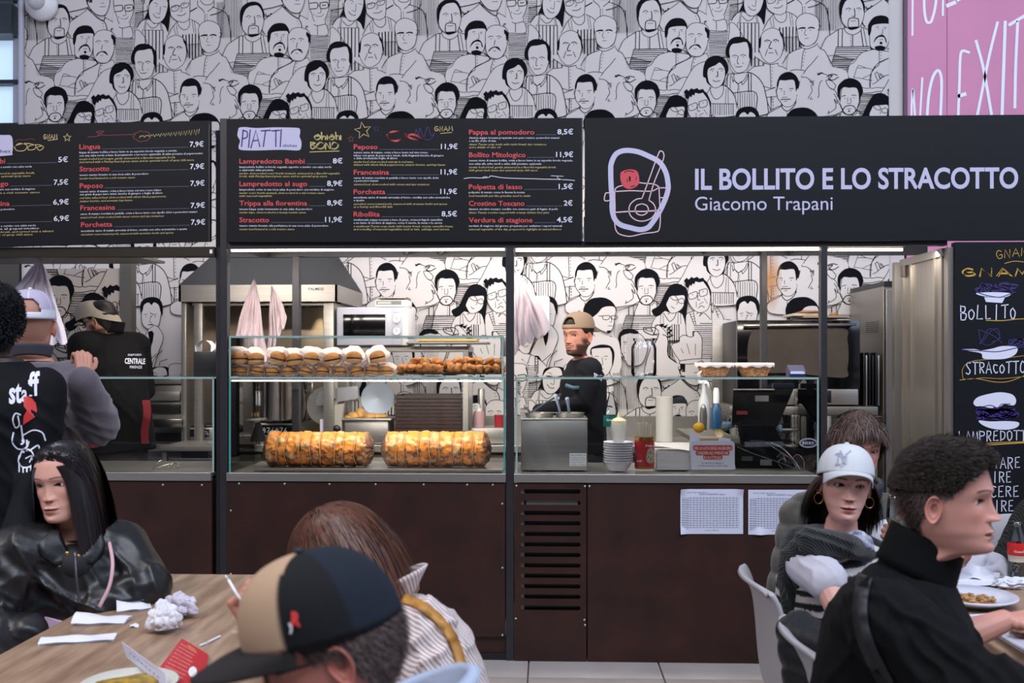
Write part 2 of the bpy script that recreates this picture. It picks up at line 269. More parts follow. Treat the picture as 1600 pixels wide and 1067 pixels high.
# W fill+outline smooth, w fill only, K black smooth, k black straight, L line, T thin line, B bold line, H/V hatch(spacing,width) in polygon, O dots, U/D shift by the repeat
MUR = '''
@T
V 2.6,.55 38,-70 76,-70 76,62 38,62
V 3,.5 36,0 38,62 48,62 46,0
@G
w 170,90 60,170 -60,330 60,600 480,600 470,320 420,210 300,130 170,90
L 120,150 220,95
L 465,90 600,140 680,190 720,280 740,400 760,590
L 345,330 348,200
T 380,210 380,220
O 380,212 382,250 384,285
@E
u w 740,620 760,730 740,950 1000,960 1180,960 1180,700 1100,600
u W 885,760 900,830 920,930 960,990 1010,1005 1060,985 1100,900 1110,780 1090,710 1000,690 900,710
u K 875,790 880,720 940,690 1010,680 1090,700 1125,770 1115,870 1100,900 1098,780 1080,730 1060,715 900,725 890,770
u L 900,960 905,1010 960,1060 975,1090
u L 1075,960 1075,1020 1010,1075
u T 920,810 940,800 960,808
u T 1015,808 1040,800 1055,806
u O 942,832 1035,832
u T 995,815 1003,885 975,886
u T 985,935 1015,935
@A
W 720,560 680,420 710,360 790,290 900,220 980,160 1005,130 1080,220 1200,300 1260,330 1290,290 1400,350 1470,410 1440,460 1370,470 1400,700 1000,760
W 995,-60 1010,80 1100,200 1180,245 1280,235 1340,110 1355,0 1350,-80
L 1000,140 1090,230 1190,310 1255,330 1280,240
L 1040,150 1120,220 1180,245
B 1255,330 1295,400 1310,470
O 1240,375 1255,420
B 735,260 760,300 780,280 800,290 820,250 835,265
k 975,0 1000,0 1012,95 990,70
k 1010,0 1060,0 1065,45 1020,40
T 1195,112 1280,108
T 1210,55 1265,52
T 1190,5 1193,14
T 1297,0 1300,10
@F
u w 765,700 790,670 850,650 855,610 900,580 960,600 1000,590 1005,550 1040,545 1085,610 1090,700 1085,830 1085,930 990,960 860,930
u L 765,700 790,670 850,650 855,610 900,580 960,600 1000,590 1005,550 1040,545 1085,610 1090,700 1085,830
u L 765,700 800,770 855,850 857,880 1000,880 1085,850
u L 855,850 960,835 1085,826
u T 870,720 880,745 895,770
u T 930,670 945,720 960,780
u T 1020,670 1018,790
u k 860,885 915,885 912,970 880,940 862,960
@B
w -60,-60 240,-60 240,600 260,600 260,980 190,1000 -60,1000
H 2.8,.7 180,-60 385,-60 385,430 270,460 205,600 180,600
H 2.1,.9 -60,600 255,600 255,1010 -60,1010
L 385,-60 385,330
W -60,-60 -75,150 -40,250 0,370 60,410 100,415 160,370 215,250 240,130 235,0 180,-80
w -70,420 180,370 200,420 205,600 -70,600
L 185,370 180,430 205,460 205,600 -70,600
L 0,430 55,450 180,425
L 55,450 55,590
B 215,-20 240,60 238,150
B 100,95 210,88 215,170 105,180 95,95
L 55,135 95,135
B -70,100 50,95 50,175 -60,190
B 130,135 185,130
T 105,180 108,245 60,255
T 25,295 80,310 130,298 150,270
T 0,265 -10,290
@B
w 255,1000 250,500 290,450 390,330 470,330 650,370 730,410 770,500 780,560 700,1000
W 255,600 260,490 320,490 400,580 450,680 480,740 420,800 250,780
L 290,450 330,370 390,328 460,320
K 400,325 440,230 460,180 480,60 540,-20 780,-30 815,100 815,250 790,490 770,510 730,420 650,370 560,390 460,300
W 475,130 480,250 520,350 590,385 660,365 730,290 770,170 780,60 740,-15 640,-30 540,20 490,80
T 450,100 455,170 475,180
L 450,380 490,430 540,457 600,430 640,380
T 425,330 400,475
T 440,340 418,480
T 655,380 675,490
T 675,385 695,490
T 560,60 595,62 620,90
O 595,112
T 660,120 655,200 645,240 595,215
L 545,235 580,280 630,297 655,285
T 700,115 750,128
T 375,490 380,540
T 375,485 705,492
V 5.6,1.6 400,490 705,495 730,560 730,1150 400,1150
@B
w 760,620 790,560 830,490 920,370 1120,300 1300,400 1340,600 1330,700 800,700
W 820,-60 820,220 850,290 920,345 1020,372 1070,355 1120,310 1130,150 1130,60 1100,-60
L 760,610 800,540 850,450 920,370
L 925,350 950,420 1010,480 1070,485 1110,450 1125,400 1120,320
T 875,430 885,500 905,560
T 915,410 935,560
T 1165,350 1195,540
T 1200,360 1225,540
L 1140,325 1230,370 1300,430
L 830,140 940,105 960,130 930,180 850,195 830,150
L 985,95 1100,70 1112,95 1080,135 1000,145 985,100
T 940,120 985,110
O 905,143 1035,108
T 985,160 1005,185 970,205
L 930,260 990,265 1040,250 1065,225
T 835,125 920,95
T 990,75 1060,55
L 1130,210 1240,150
V 5,1.7 1000,570 1270,545 1300,600 1340,900 1150,990 1060,800
@A
w 60,910 80,830 130,730 200,680 330,605 400,590 680,580 770,610 800,900 780,1100 280,1000 160,1000
L 45,920 75,850 130,740 200,685 330,605 405,590
L 680,580 770,612
L 160,270 165,400 185,540 190,690
W 370,330 360,400 380,500 440,570 500,610 560,605 640,570 690,470 712,350 700,200 640,110 540,100 420,180 380,260
K 335,350 340,200 400,110 500,65 600,70 670,120 720,250 712,340 700,330 680,220 620,130 540,125 450,150 410,210 380,290 370,380 350,420
T 350,385 345,430 370,435
L 410,560 415,610 450,660 530,690 600,670 660,620 670,560
B 320,610 315,875
B 380,600 375,875
B 660,620 695,870
L 700,600 750,870
B 535,690 535,870
O 505,712 507,745 509,780 511,815 513,850
L 430,305 470,280 510,300
L 595,290 630,280 665,300
O 480,318 625,312
B 560,290 568,350 570,410
L 570,415 525,405
B 470,470 490,440 545,432 610,445 625,470 625,560 600,590 490,590 465,550 470,470
K 455,560 500,570 610,565 620,590 560,610 500,615
T 505,475 545,482 585,472
B 290,875 790,875 800,915
H 3.2,1.1 290,885 780,885 860,1000 700,1250 480,1400 340,1330 225,1110
L 290,875 225,1110
@B
w 620,980 700,950 1080,980 1000,1200
W 700,850 720,940 760,1030 830,1100 900,1108 960,1080 1030,1020 1070,900 1080,740 1020,620 910,572 800,610 740,680
K 705,870 700,780 730,690 740,690 738,800 725,880
K 1020,620 1060,680 1090,780 1100,850 1075,840 1060,740 1030,680
T 1080,840 1095,850 1090,900 1070,910
B 790,775 830,755 875,772
B 920,765 960,750 1005,775
O 835,783 955,785
B 895,780 870,830 858,880 905,885
L 850,955 925,952
L 835,895 800,1000
L 950,905 985,985
@D
W 540,340 570,310 640,260 780,245 770,205 880,230 990,215 1000,250 1100,290 1220,420 1180,820 830,980 560,560
L 770,205 880,232 990,212
L 875,235 885,580
O 905,278 905,330 905,382 905,434 905,490 905,552
L 780,565 880,595 950,580
L 790,640 950,585
L 820,735 970,722
L 885,740 890,920
O 915,770 917,815 917,860 915,905
@B
w 1150,990 1180,960 1300,900 1340,870 1600,830 1640,900 1740,1000 1760,1300 1400,1400 1150,1300
L 1060,1120 1150,980 1250,920 1335,890 1345,870 1350,790
L 1600,850 1640,900 1700,930 1760,1040 1830,1160 1900,1290
W 1265,500 1290,420 1350,370 1430,350 1530,380 1600,440 1620,550 1600,700 1570,780 1500,840 1430,858 1370,830 1310,760 1290,650
K 1290,600 1330,570 1400,565 1410,590 1350,590
K 1440,590 1470,565 1530,565 1555,595 1500,582
T 1600,540 1640,545 1620,590 1590,620
L 1330,870 1430,900 1540,860 1600,820
L 1400,900 1370,980 1345,1220
O 1413,950 1398,1000 1387,1050 1378,1100 1376,1150
O 1355,615 1487,612
T 1415,605 1395,670 1430,695
T 1400,737 1460,737
L 1600,1010 1500,1130 1440,1190 1350,1320
L 1180,1230 1270,1215 1400,1230
@A
w 690,980 760,930 850,930 1140,990 1150,1000 1400,960 1440,1060 1200,1350 1100,1480 1110,1580 600,1590 480,1340 480,1160
@C
W 800,30 860,20 1000,40 1160,70 1150,110 940,230 840,330 800,600 600,560 470,430 480,270 560,210 620,120 690,60
L 935,45 938,205
O 965,65 965,112 965,160
@A
W 770,600 790,720 800,860 850,910 950,930 1040,890 1080,800 1110,600 1090,480 1000,420 860,450 790,540
K 765,590 780,520 850,430 950,400 1050,420 1100,500 1115,580 1090,600 1075,530 850,545 815,640 795,700 770,690
K 870,880 910,865 960,860 1020,880 1030,900 1000,935 920,940 880,920
K 850,820 880,740 950,698 1000,702 1040,760 1048,825 1030,800 1010,740 940,730 890,765
K 945,805 975,803 985,830 960,845 942,828
T 885,580 930,570
T 1000,585 1045,582
O 922,603 1023,607
T 985,605 988,675 960,680
T 935,772 990,765
@C
W 1060,0 1150,70 1160,100 1290,100 1400,50 1440,170 1350,300 1240,400 1200,470 1100,600 900,600 800,600 800,420 850,330 930,220 1150,110
@A
W 1090,600 1090,760 1100,880 1160,970 1260,998 1340,970 1400,870 1430,760 1445,640 1430,560 1370,500 1260,475 1160,500 1110,560
K 1385,545 1430,580 1450,640 1440,690 1415,720 1405,640 1380,600
T 1440,680 1445,720 1420,760
K 1130,890 1160,840 1220,810 1290,815 1325,870 1320,878 1270,840 1230,825 1190,840 1150,880
L 1130,665 1170,645 1210,655
L 1265,655 1300,645 1335,665
O 1175,688 1295,682
L 1238,710 1225,790
T 1210,875 1250,878
@C
L 1160,90 1150,120 940,225 930,260 840,330 815,400 800,590
L 1215,110 1180,220 1155,420
O 1230,135 1213,190 1205,245 1197,290 1190,325
T 735,300 650,265 610,275 560,420 555,440 700,465
T 610,300 735,300 850,325
T 815,400 740,430 695,465 830,492
L 870,390 910,490
L 870,390 905,365 945,460
L 905,365 960,470
L 940,385 990,455
L 960,390 1010,440
L 835,548 890,520 950,470 1020,425 1090,412 1210,435
L 1430,180 1350,280 1250,380 1200,450 1110,570 1100,600
L 690,685 820,680 930,660 1090,672
@D
W -560,800 -460,560 -320,300 -200,200 0,160 120,200 240,380 320,360 330,560 360,680 400,1000 0,1000 -80,850
@B
w 210,900 300,780 480,780 560,850 570,1000 500,1260 320,1250 250,1100
@D
W 250,370 310,375 520,350 600,365 700,440 770,550 800,660 830,800 850,980 380,1000 200,560
B 520,350 600,365 700,440 770,550 800,660 830,800 850,980
L 320,380 330,460 385,520 480,460 520,375
L 290,400 310,500 320,470 385,530 378,650
L 385,530 440,490 450,540 520,450 535,380
O 403,560 404,595 405,628
B 225,380 215,600
L 270,380 265,590
B 545,365 545,655
B 585,370 585,655
V 3.6,.9 330,660 655,660 655,1000 400,1000 340,760
B 310,662 655,660 650,1000
W 250,0 260,180 310,290 360,350 430,352 510,310 550,230 575,100 560,-60 500,-120 300,-110
@B
K 195,960 200,880 250,760 320,710 400,700 490,720 560,780 600,860 605,940 600,1030 575,1050 550,1010 550,900 520,790 490,780 400,800 310,810 270,850 250,930 265,1020 240,1020 210,1000
@D
T 250,120 230,130 250,190
T 575,100 600,90 590,170 560,185
L 295,98 335,82 370,95
L 425,92 460,75 505,95
O 333,115 463,108
L 390,95 375,160 378,212 395,215
L 340,258 395,265 445,255
T 335,215 325,235
T 455,200 468,215
@D
W -90,680 0,560 60,580 160,540 220,570 300,650 350,780 370,1000 -120,1000
K -150,400 -140,250 -80,130 50,90 160,120 220,200 240,310 200,400 180,500 160,540 60,570 -20,560 -90,500 -110,430
W -85,340 -80,420 -60,500 0,570 60,580 130,540 180,440 190,330 170,260 105,190 40,230 -60,275
L -40,310 -10,290 25,298
L 90,295 125,285 160,305
O -5,322 135,322
B 72,325 75,400 50,408
L 0,465 50,485 110,470
L 160,540 160,640 120,720 60,755 10,730 -30,650 -45,560
L 160,540 220,575 290,650 340,740 370,900
T 205,590 190,820
T 235,600 235,820
V 3.4,1 -110,822 330,830 335,1000 -110,1000
L -110,822 330,830
@D
W 950,900 1030,870 1250,820 1330,880 1480,960 1440,1150 900,1150 830,1000
W 985,600 970,640 985,740 1040,820 1080,870 1130,885 1200,870 1260,800 1290,700 1320,600 1290,470 1160,400 1030,450 990,520
K 1000,560 975,590 980,500 1020,410 1090,360 1180,350 1260,400 1305,480 1310,590 1285,610 1265,650 1255,560 1235,480 1180,470 1100,480 1020,480
T 965,600 965,660 985,710
T 1300,610 1315,620 1290,700 1270,710
L 1015,605 1060,610
L 1165,605 1225,603
O 1048,640 1187,638
T 1090,640 1087,700
T 1055,745 1080,735 1135,738
B 1035,775 1080,765 1110,770 1180,765
T 1080,800 1130,798
B 1045,845 1060,900 1125,950 1200,910 1250,850 1262,800
L 1040,875 900,950 830,1000
L 1262,820 1380,900
@E
L 820,240 822,500
O 838,262 838,300 838,335 838,370 838,408 838,440 838,478
L 660,70 655,210
O 676,95 676,128 676,162 676,195
@D
w 1350,430 1430,430 1540,580 1700,300 2000,330 2060,500 2020,900 1900,1000 1300,1000
L 1350,430 1430,440 1510,510 1550,600 1520,700 1485,770 1560,750 1620,680
@C
w -50,480 20,400 130,400 170,480 270,560 250,640 320,720 270,900 160,1000 -50,1000
w -200,700 -60,600 50,480 60,500 30,640 -140,760
L 75,485 40,520 20,620 25,700 10,750
L 0,400 10,380 0,370 30,395 30,370 60,385 60,362 90,385 130,395 160,420 170,470 200,490
k 0,395 40,365 100,370 90,385 60,378 20,410
B 165,405 230,390 300,405
B 170,420 230,410 180,460 240,480 320,435
L 160,480 130,485 150,550 200,610 250,620 275,580 270,550 210,490 160,480
O 140,433
L 210,610 270,650 310,740
L 250,690 290,760 300,840 255,770 280,860 270,920 180,980 175,950 160,1000
L -100,560 -80,640 -110,700 -140,760
@C
W 330,1060 370,970 400,960 620,960 650,1060 760,1150 720,1500 280,1500 300,1150
@C
W 350,760 340,850 380,940 430,1000 480,1010 560,990 620,880 640,760 620,620 500,590 380,600
K 320,760 300,650 320,560 400,480 490,455 570,470 650,530 690,640 680,700 650,760 630,830 625,700 600,620 570,588 490,602 410,592 360,620 345,700 345,800
T 650,760 650,820 630,830
T 310,780 320,840 345,850
L 345,850 380,930
L 630,830 600,920
L 370,735 400,722 430,722
L 520,720 550,712 590,722
O 415,763 553,752
T 460,755 455,815
T 505,755 507,830 480,842 445,832
B 385,940 420,890 480,872 540,880 580,930 560,980 500,1010 440,1005 400,970
T 450,925 515,920
K 470,945 490,945 488,970 470,968
H 3.2,.8 690,690 1060,690 900,760 730,960 720,1000 600,1000 640,830
@F
L 440,200 440,230 480,262 560,265 590,235 595,210
L 320,290 440,225
L 215,320 320,290
B 325,290 325,370
L 375,265 375,370
B 545,268 545,370
O 523,290 523,315 523,338 523,362
L 590,220 640,245
B 300,375 600,375
H 3.2,1.1 300,380 600,380 560,500 470,540 410,520 260,520
L 300,375 255,515
@F
W 600,400 650,370 720,320 850,340 900,400 920,600 740,640 640,600 560,520
V 3.4,1.4 770,468 870,468 870,650 740,880 700,600
T 660,365 655,460
T 680,355 690,460
T 840,350 838,465
T 865,350 870,465
L 690,350 720,400 755,437 800,400 820,350
K 565,320 640,270 700,150 760,60 830,40 900,70 935,110 940,250 915,410 880,350 820,345 740,340 700,330 650,370 600,385
W 715,260 730,300 760,345 800,350 850,330 890,290 908,230 905,165 830,165 760,170 740,200
L 755,175 800,165 835,205 800,215 765,190 755,175
L 840,215 880,195 905,225 890,250 850,240 840,215
T 830,210 845,212
T 825,225 835,245 820,260
L 770,280 790,297 805,300
L 720,280 750,350 730,355
@F
W 920,400 940,350 1000,330 1160,260 1220,270 1310,400 1320,600 1300,900 1090,850 1090,620 1000,540 990,600 930,580
H 3,1 1000,470 1250,430 1390,410 1400,560 1360,600 1370,830 1090,830 1090,640 1010,540
L 960,350 1010,480
L 1000,340 1025,470
L 1185,250 1190,420
L 1215,270 1260,400
T 965,365 995,360
T 975,390 1003,385
T 985,415 1010,410
T 990,440 1016,436
T 1225,310 1250,302
T 1232,340 1262,330
T 1240,370 1272,360
L 1035,360 1050,345 1080,355 1060,385 1110,350 1180,420
L 1180,260 1200,350 1210,290 1180,255
k 1205,500 1245,445 1240,640 1215,600
W 940,140 945,220 980,290 1030,335 1080,345 1150,310 1175,220 1170,100 1120,10 1040,10 960,60
k 900,10 920,50 890,30 925,70 900,60 940,90 960,50 980,70 990,40 1010,50 1020,20 1060,30 1100,20 1130,60 1160,110 1175,180 1185,120 1160,60 1120,10 1100,-20 1060,-10 1040,-30 1000,-15 980,-30 950,0 930,-20
L 945,155 1025,125 1040,150 1025,190 960,205 945,155
L 1060,115 1130,95 1145,120 1135,160 1070,175 1060,115
L 1040,145 1060,140
O 990,160 1100,127
L 1045,165 1045,210 1070,212
T 1030,230 1030,290
T 1110,195 1145,250
T 1060,260 1090,240 1105,235
L 1050,300 1080,275 1115,290
@F
W 640,560 600,490 640,475 720,560 735,640 735,790 840,880 900,1000 500,1050 560,700 600,660
L 600,490 640,475 680,462
B 485,500 530,497 600,505 595,545 580,580
B 480,500 485,540 540,570 580,580
L 500,510 560,515 570,540 500,530
B 580,580 635,572 600,660 560,680 550,640
k 650,475 700,460 680,495 735,465 715,505 780,480 740,525 790,520 755,560 795,585 740,610 720,600 770,580 730,560 755,530 715,535 735,505 690,510 700,480 655,495
B 680,575 715,590 735,640 735,790 780,840 840,880
O 630,530 632,532
@F
W -150,520 0,620 90,640 120,600 210,630 240,740 240,900 200,1080 -150,1080
L -110,560 0,625 80,632 125,600
B 130,590 210,630
L 78,635 78,680
B 170,620 185,740 220,745
O 57,658
W -95,400 -90,440 0,510 60,540 120,555 160,500 180,390 190,320 160,260 60,270 -60,280
K -140,400 -150,300 -90,210 0,185 80,190 150,230 190,290 205,340 165,282 60,288 0,350 -60,400 -90,440 -110,420
K 90,540 120,530 140,535 120,560
L 10,380 50,380
L 50,378 115,375 125,390 110,415 60,415 50,378
L 140,378 195,378 205,400 180,415 150,410 140,378
T 130,385 140,400 145,440 125,442
T 105,482 155,484
T -120,400 -100,380 -90,430
@F
W 230,660 240,780 290,850 330,900 460,880 520,700 430,560 260,580
k 215,600 225,560 260,525 310,510 370,515 420,540 430,565 390,570 340,560 270,575 245,600 240,650 250,760 290,830 270,820 235,750 215,680
L 270,655 305,650
O 288,672
T 280,770 290,765
@E
w 370,560 405,530 450,520 500,600 480,780 420,950 370,860 330,800 250,780
k 375,545 420,530 440,560 430,640 410,700 395,650
T 415,560 435,590
L 370,540 410,705 480,480
L 400,700 402,800
O 425,738 425,768
T 415,600 415,601
@T
W 228,196 227,212 230,222 238,228 246,228 254,222 257,210 258,196 250,186 234,186
K 226,202 225,190 229,182 238,178 250,178 258,184 261,194 260,206 257,200 254,190 247,186 243,190 238,186 231,190 229,198
T 231,205 236,204
T 245,204 251,205
O 234,208 248,208
T 242,207 240,216 243,217
L 237,221 246,221
@E
W 370,540 405,500 470,480 540,600 480,780 420,950 370,860 330,800 250,780
k 375,545 420,530 440,560 430,640 410,700 395,650
L 335,810 370,855 470,775
L 400,340 430,365
O 415,382 452,382
T 400,462 430,462
@E
W 60,740 130,740 190,770 270,790 340,830 430,930 380,1050 50,1050
W 110,560 120,700 160,760 200,775 240,760 290,640 290,560 230,480 110,500
L 160,830 200,870 215,890 250,800 270,785
O 230,865 230,895 230,928
B 300,800 300,960
B 330,810 330,980
T 300,830 330,830
T 300,860 330,860
T 300,890 330,890
T 300,920 330,920
T 165,690 200,705 230,690
T 190,660 205,650
B 285,540 295,620 250,740
L 160,870 165,840 150,850
L 500,860 560,840 585,830
L 500,900 502,870
L 420,900 450,820 530,740
'''
def hatch(poly, sp, w, vert):
    a = np.array(poly); out = []; rr = random.Random(int(a[0][0]*3+a[0][1])); ax = 0 if vert else 1
    lo, hi = a[:, ax].min(), a[:, ax].max(); t = lo+sp*.4
    while t < hi:
        xs = []
        for i in range(len(a)):
            p, q = a[i], a[(i+1) % len(a)]
            if (p[ax] <= t) != (q[ax] <= t): xs.append(p[1-ax]+(t-p[ax])/(q[ax]-p[ax])*(q[1-ax]-p[1-ax]))
        xs.sort()
        for u, v in zip(xs[::2], xs[1::2]):
            j = rr.uniform(-.25, .25); e = rr.uniform(0, .8); ww = w*rr.uniform(.75, 1.25)
            mid = (u+v)/2; pts = [(u+e, t+j), (mid, t+rr.uniform(-.3, .3)), (v-e, t+rr.uniform(-.3, .3))]
            if vert: pts = [(q, p) for p, q in pts]
            out.append(stroke2d(pts, ww))
        t += sp
    return out
def mural_shapes():
    """-> list of (layer, is_black, verts2d, faces)"""
    out = []; lay = 0; s, ox, oy = 1, 0, 0
    for ln in MUR.strip().splitlines():
        if ln[0] == '@': s, ox, oy = BLK[ln[1]]; lay += 1; continue
        tk = ln.split(); dy = 0
        if tk[0] == 'u': tk = tk[1:]; dy = -290 if s != .1 else 0
        cmd = tk[0]; par = None; rest = tk[1:]
        if cmd in 'HV': par = [float(q) for q in rest[0].split(',')]; rest = rest[1:]
        pts = [(float(a)*s+ox, float(b)*s+oy+dy) for a, b in (q.split(',') for q in rest)]
        lay += 1
        if cmd in 'Ww':
            pp = crom(pts, 5, True); out.append((lay, 0, pp, [tuple(range(len(pp)))]))
            if cmd == 'W': v, f = stroke2d(pp, .95, True); out.append((lay+1, 1, v, f)); lay += 1
        elif cmd == 'K': pp = crom(pts, 4, True); out.append((lay, 1, pp, [tuple(range(len(pp)))]))
        elif cmd == 'k': out.append((lay, 1, pts, [tuple(range(len(pts)))]))
        elif cmd in 'LTB':
            pp = crom(pts, 5) if len(pts) > 2 else pts; v, f = stroke2d(pp, {'L': 1.05, 'T': .8, 'B': 1.4}[cmd]); out.append((lay, 1, v, f))
        elif cmd in 'HV':
            for v, f in hatch(pts, par[0], par[1], cmd == 'V'): out.append((lay, 1, v, f))
        elif cmd == 'O':
            for c in pts: out.append((lay, 1, [(c[0]+.75*math.cos(2*PI*i/7), c[1]+.9*math.sin(2*PI*i/7)) for i in range(7)], [tuple(range(7))]))
    return out
MSH = mural_shapes()
def build_mural(parent, d, x0, x1, z0, z1, k=1., ox=0., oy=0., ink=None, paper=None):
    """print the repeat over the rectangle X x0..x1, Z z0..z1 of the wall at distance d; k scales the repeat"""
    sc = 7.1/FPX*k; a1 = P(88, 135.5, 7.1); px_ = (P(1327, 119, 7.1).x-a1.x)/4*k; pz = (P(88, 135.5, 7.1).z-P(709, 421, 7.1).z)*k
    s_ = sc/.986; blk = M(); wht = M(); Y = d+CY; e = 1.3e-5; nl = MSH[-1][0]+5
    bX = a1.x+ox; bZ = a1.z+oy
    for n in range(-8, 9):
        for r in range(-1, 4):
            cx = bX+n*px_; cz = bZ-r*pz
            if cx+260*s_ < x0 or cx-130*s_ > x1 or cz-250*s_ > z1 or cz+200*s_ < z0: continue
            for lay, b, v, f in MSH:
                vs = [(cx+(p[0]-89)*s_*px_/(309*s_), Y-.0008-(lay+(r+1)*nl)*e, cz-(p[1]-135.5)*s_*pz/(290*s_)) for p in v]
                if min(q[0] for q in vs) > x1 or max(q[0] for q in vs) < x0 or min(q[2] for q in vs) > z1 or max(q[2] for q in vs) < z0: continue
                (blk if b else wht).add(vs, [q if q[0] != 0 or len(q) > 4 else q for q in f])
    for nm, m, mt in (('print_ink', blk, ink), ('print_paper', wht, paper)):
        bm = bmesh.new(); me = bpy.data.meshes.new(nm); me.from_pydata(m.v, [], m.f); bm.from_mesh(me); bmesh.ops.triangulate(bm, faces=[f for f in bm.faces if len(f.verts) > 4])
        for co, no in (((x0, 0, 0), (-1, 0, 0)), ((x1, 0, 0), (1, 0, 0)), ((0, 0, z0), (0, 0, -1)), ((0, 0, z1), (0, 0, 1))):
            bmesh.ops.bisect_plane(bm, geom=bm.verts[:]+bm.edges[:]+bm.faces[:], plane_co=co, plane_no=no, clear_outer=True)
        bm.to_mesh(me); bm.free(); me.materials.append(mt); o = bpy.data.objects.new(nm, me); COL.objects.link(o); o.parent = parent; o.matrix_parent_inverse = parent.matrix_basis.inverted()
# ------------------------------------------------------------------ structure: walls, floor, counters, boards
D0 = 5.1
m_wall = mat('wall_paper', '#cfc9c8', .75, var=.05, vscale=2, bump=.03, bscale=250)
m_paper = m_wall
m_ink = mat('print_black', '#0d0e14', .8, spec=.1)
m_frame = mat('dark_frame_metal', '#3a3a3e', .45, .6, var=.15, vscale=12)
m_board = mat('board_black', '#0d0f15', .55, spec=.22, var=.10, vscale=30, bump=.05, bscale=400)
m_corten = mat('rust_brown_panel', '#3c2019', .48, .25, var=0, col2='#2a1713', vscale=5, bump=.06, bscale=90)
m_steel = steel(); m_steelv = steel('brushed_steel_upright', '#a39e97', .36, True)
m_steeld = steel('dull_steel', '#8a857f', .45)
m_white = mat('white_paint', '#e9e9ec', .5)
m_led = mat('led_strip', '#fff0dc', .5, emit=9)
m_dark = mat('black_plastic', '#121215', .4)
m_darkg = mat('black_gloss', '#0b0b0d', .12)
glassmat('clear_glass', (.975, .99, .985), .8, .0); m_glass = MATS['clear_glass']
m_edge = mat('glass_edge', '#4f9790', .2, spec=.8)
m_edgel = mat('glass_edge_pale', '#8fa9a5', .2, spec=.8)
t_white = mat('letter_white', '#d8daea', .6); t_red = mat('letter_red', '#c8474a', .6); t_yel = mat('letter_yellow', '#c9b878', .6)
t_lav = mat('sign_lavender', '#b7b5d0', .6); t_pink = mat('sign_pink', '#d9b8c6', .6); t_purple = mat('ink_purple', '#3c2379', .6); t_dpurple = mat('ink_dim_purple', '#3b3272', .6)
t_gold = mat('chalk_gold', '#c79f3f', .6); t_grey = mat('rule_grey', '#54566a', .6); t_dred = mat('ink_dim_red', '#7d3338', .6)

def X(px, d=D0): return P(px, 560, d).x
def Z(py, px=800, d=D0): return P(px, py, d).z
ZC = Z(740); ZT = Z(592); ZB = Z(385)
# floor
fl = mk('floor', M().bb((-4, -5.4, -.08), (5.5, 2.2, -.012)), mat('grout', '#6d6560', .9), kind='structure')
m_tile = mat('floor_tile', '#aaa29f', .45, var=.16, vscale=5, bump=.04, bscale=120)
tw = .66; base = M().box((0, 0, -.006), (tw-.008, tw-.008, .012), .002); first = None
sx = P(826, 1034, 5.05).x; sy = P(900, 1058, 4.84).y
for i in range(-5, 7):
    for j in range(-1, 7):
        if first is None: o = first = mk('floor_tile', base, m_tile, fl, 1)
        else: o = first.copy(); COL.objects.link(o)
        o.location = (sx+tw*(i+.5), sy-tw*(j-.5)-tw, 0)
        o.rotation_euler = (0, 0, (rnd.randrange(4))*PI/2)
# mural wall with its print
DW = 7.1; YW = DW+CY; xl = X(34, DW); xr = X(1388, DW); xr2 = X(1413, DW)
wb = mk('wall_back', M().bb((xl, YW, 0), (xr2, YW+.12, 5.2)), m_wall, kind='structure', label='wall papered with black line drawings of crowded faces')
build_mural(wb, DW, xl+.025, xr, .55, 4.7, ink=m_ink, paper=m_paper)
mk('trim_1', M().bb((xr2-.012, YW-.03, 2.3), (xr2+.012, YW, 5.2)), mat('trim_plum', '#5d4a5e', .6), kind='structure')
# yellow-brown stain on the mural beside the oven
st = mk('heat_stain', M().grid(lambda u, v: (X(1203, DW)+(u-.5)*.17, YW-.02-.0, Z(490-v*105, 1203, DW)+0), 9, 17), mat('stain', '#c98a4a', .8), wb)
_n = st.data.materials[0].node_tree; _N = _n.nodes; _p = _N['Principled BSDF']; _t = _N.new('ShaderNodeTexCoord'); _g = _N.new('ShaderNodeTexGradient'); _g.gradient_type = 'SPHERICAL'
_m = _N.new('ShaderNodeMapping'); _m.inputs['Location'].default_value = (-1, -.5, -0); _m.inputs['Scale'].default_value = (2, 1.2, 0); _n.links.new(_t.outputs['Generated'], _m.inputs[0])
_m.inputs['Scale'].default_value = (2, 0, 2); _m.inputs['Location'].default_value = (-1, 0, -1); _n.links.new(_m.outputs[0], _g.inputs[0]); _q = _N.new('ShaderNodeMath'); _q.operation = 'MULTIPLY'; _q.inputs[1].default_value = .75
_n.links.new(_g.outputs[0], _q.inputs[0]); _n.links.new(_q.outputs[0], _p.inputs['Alpha'])
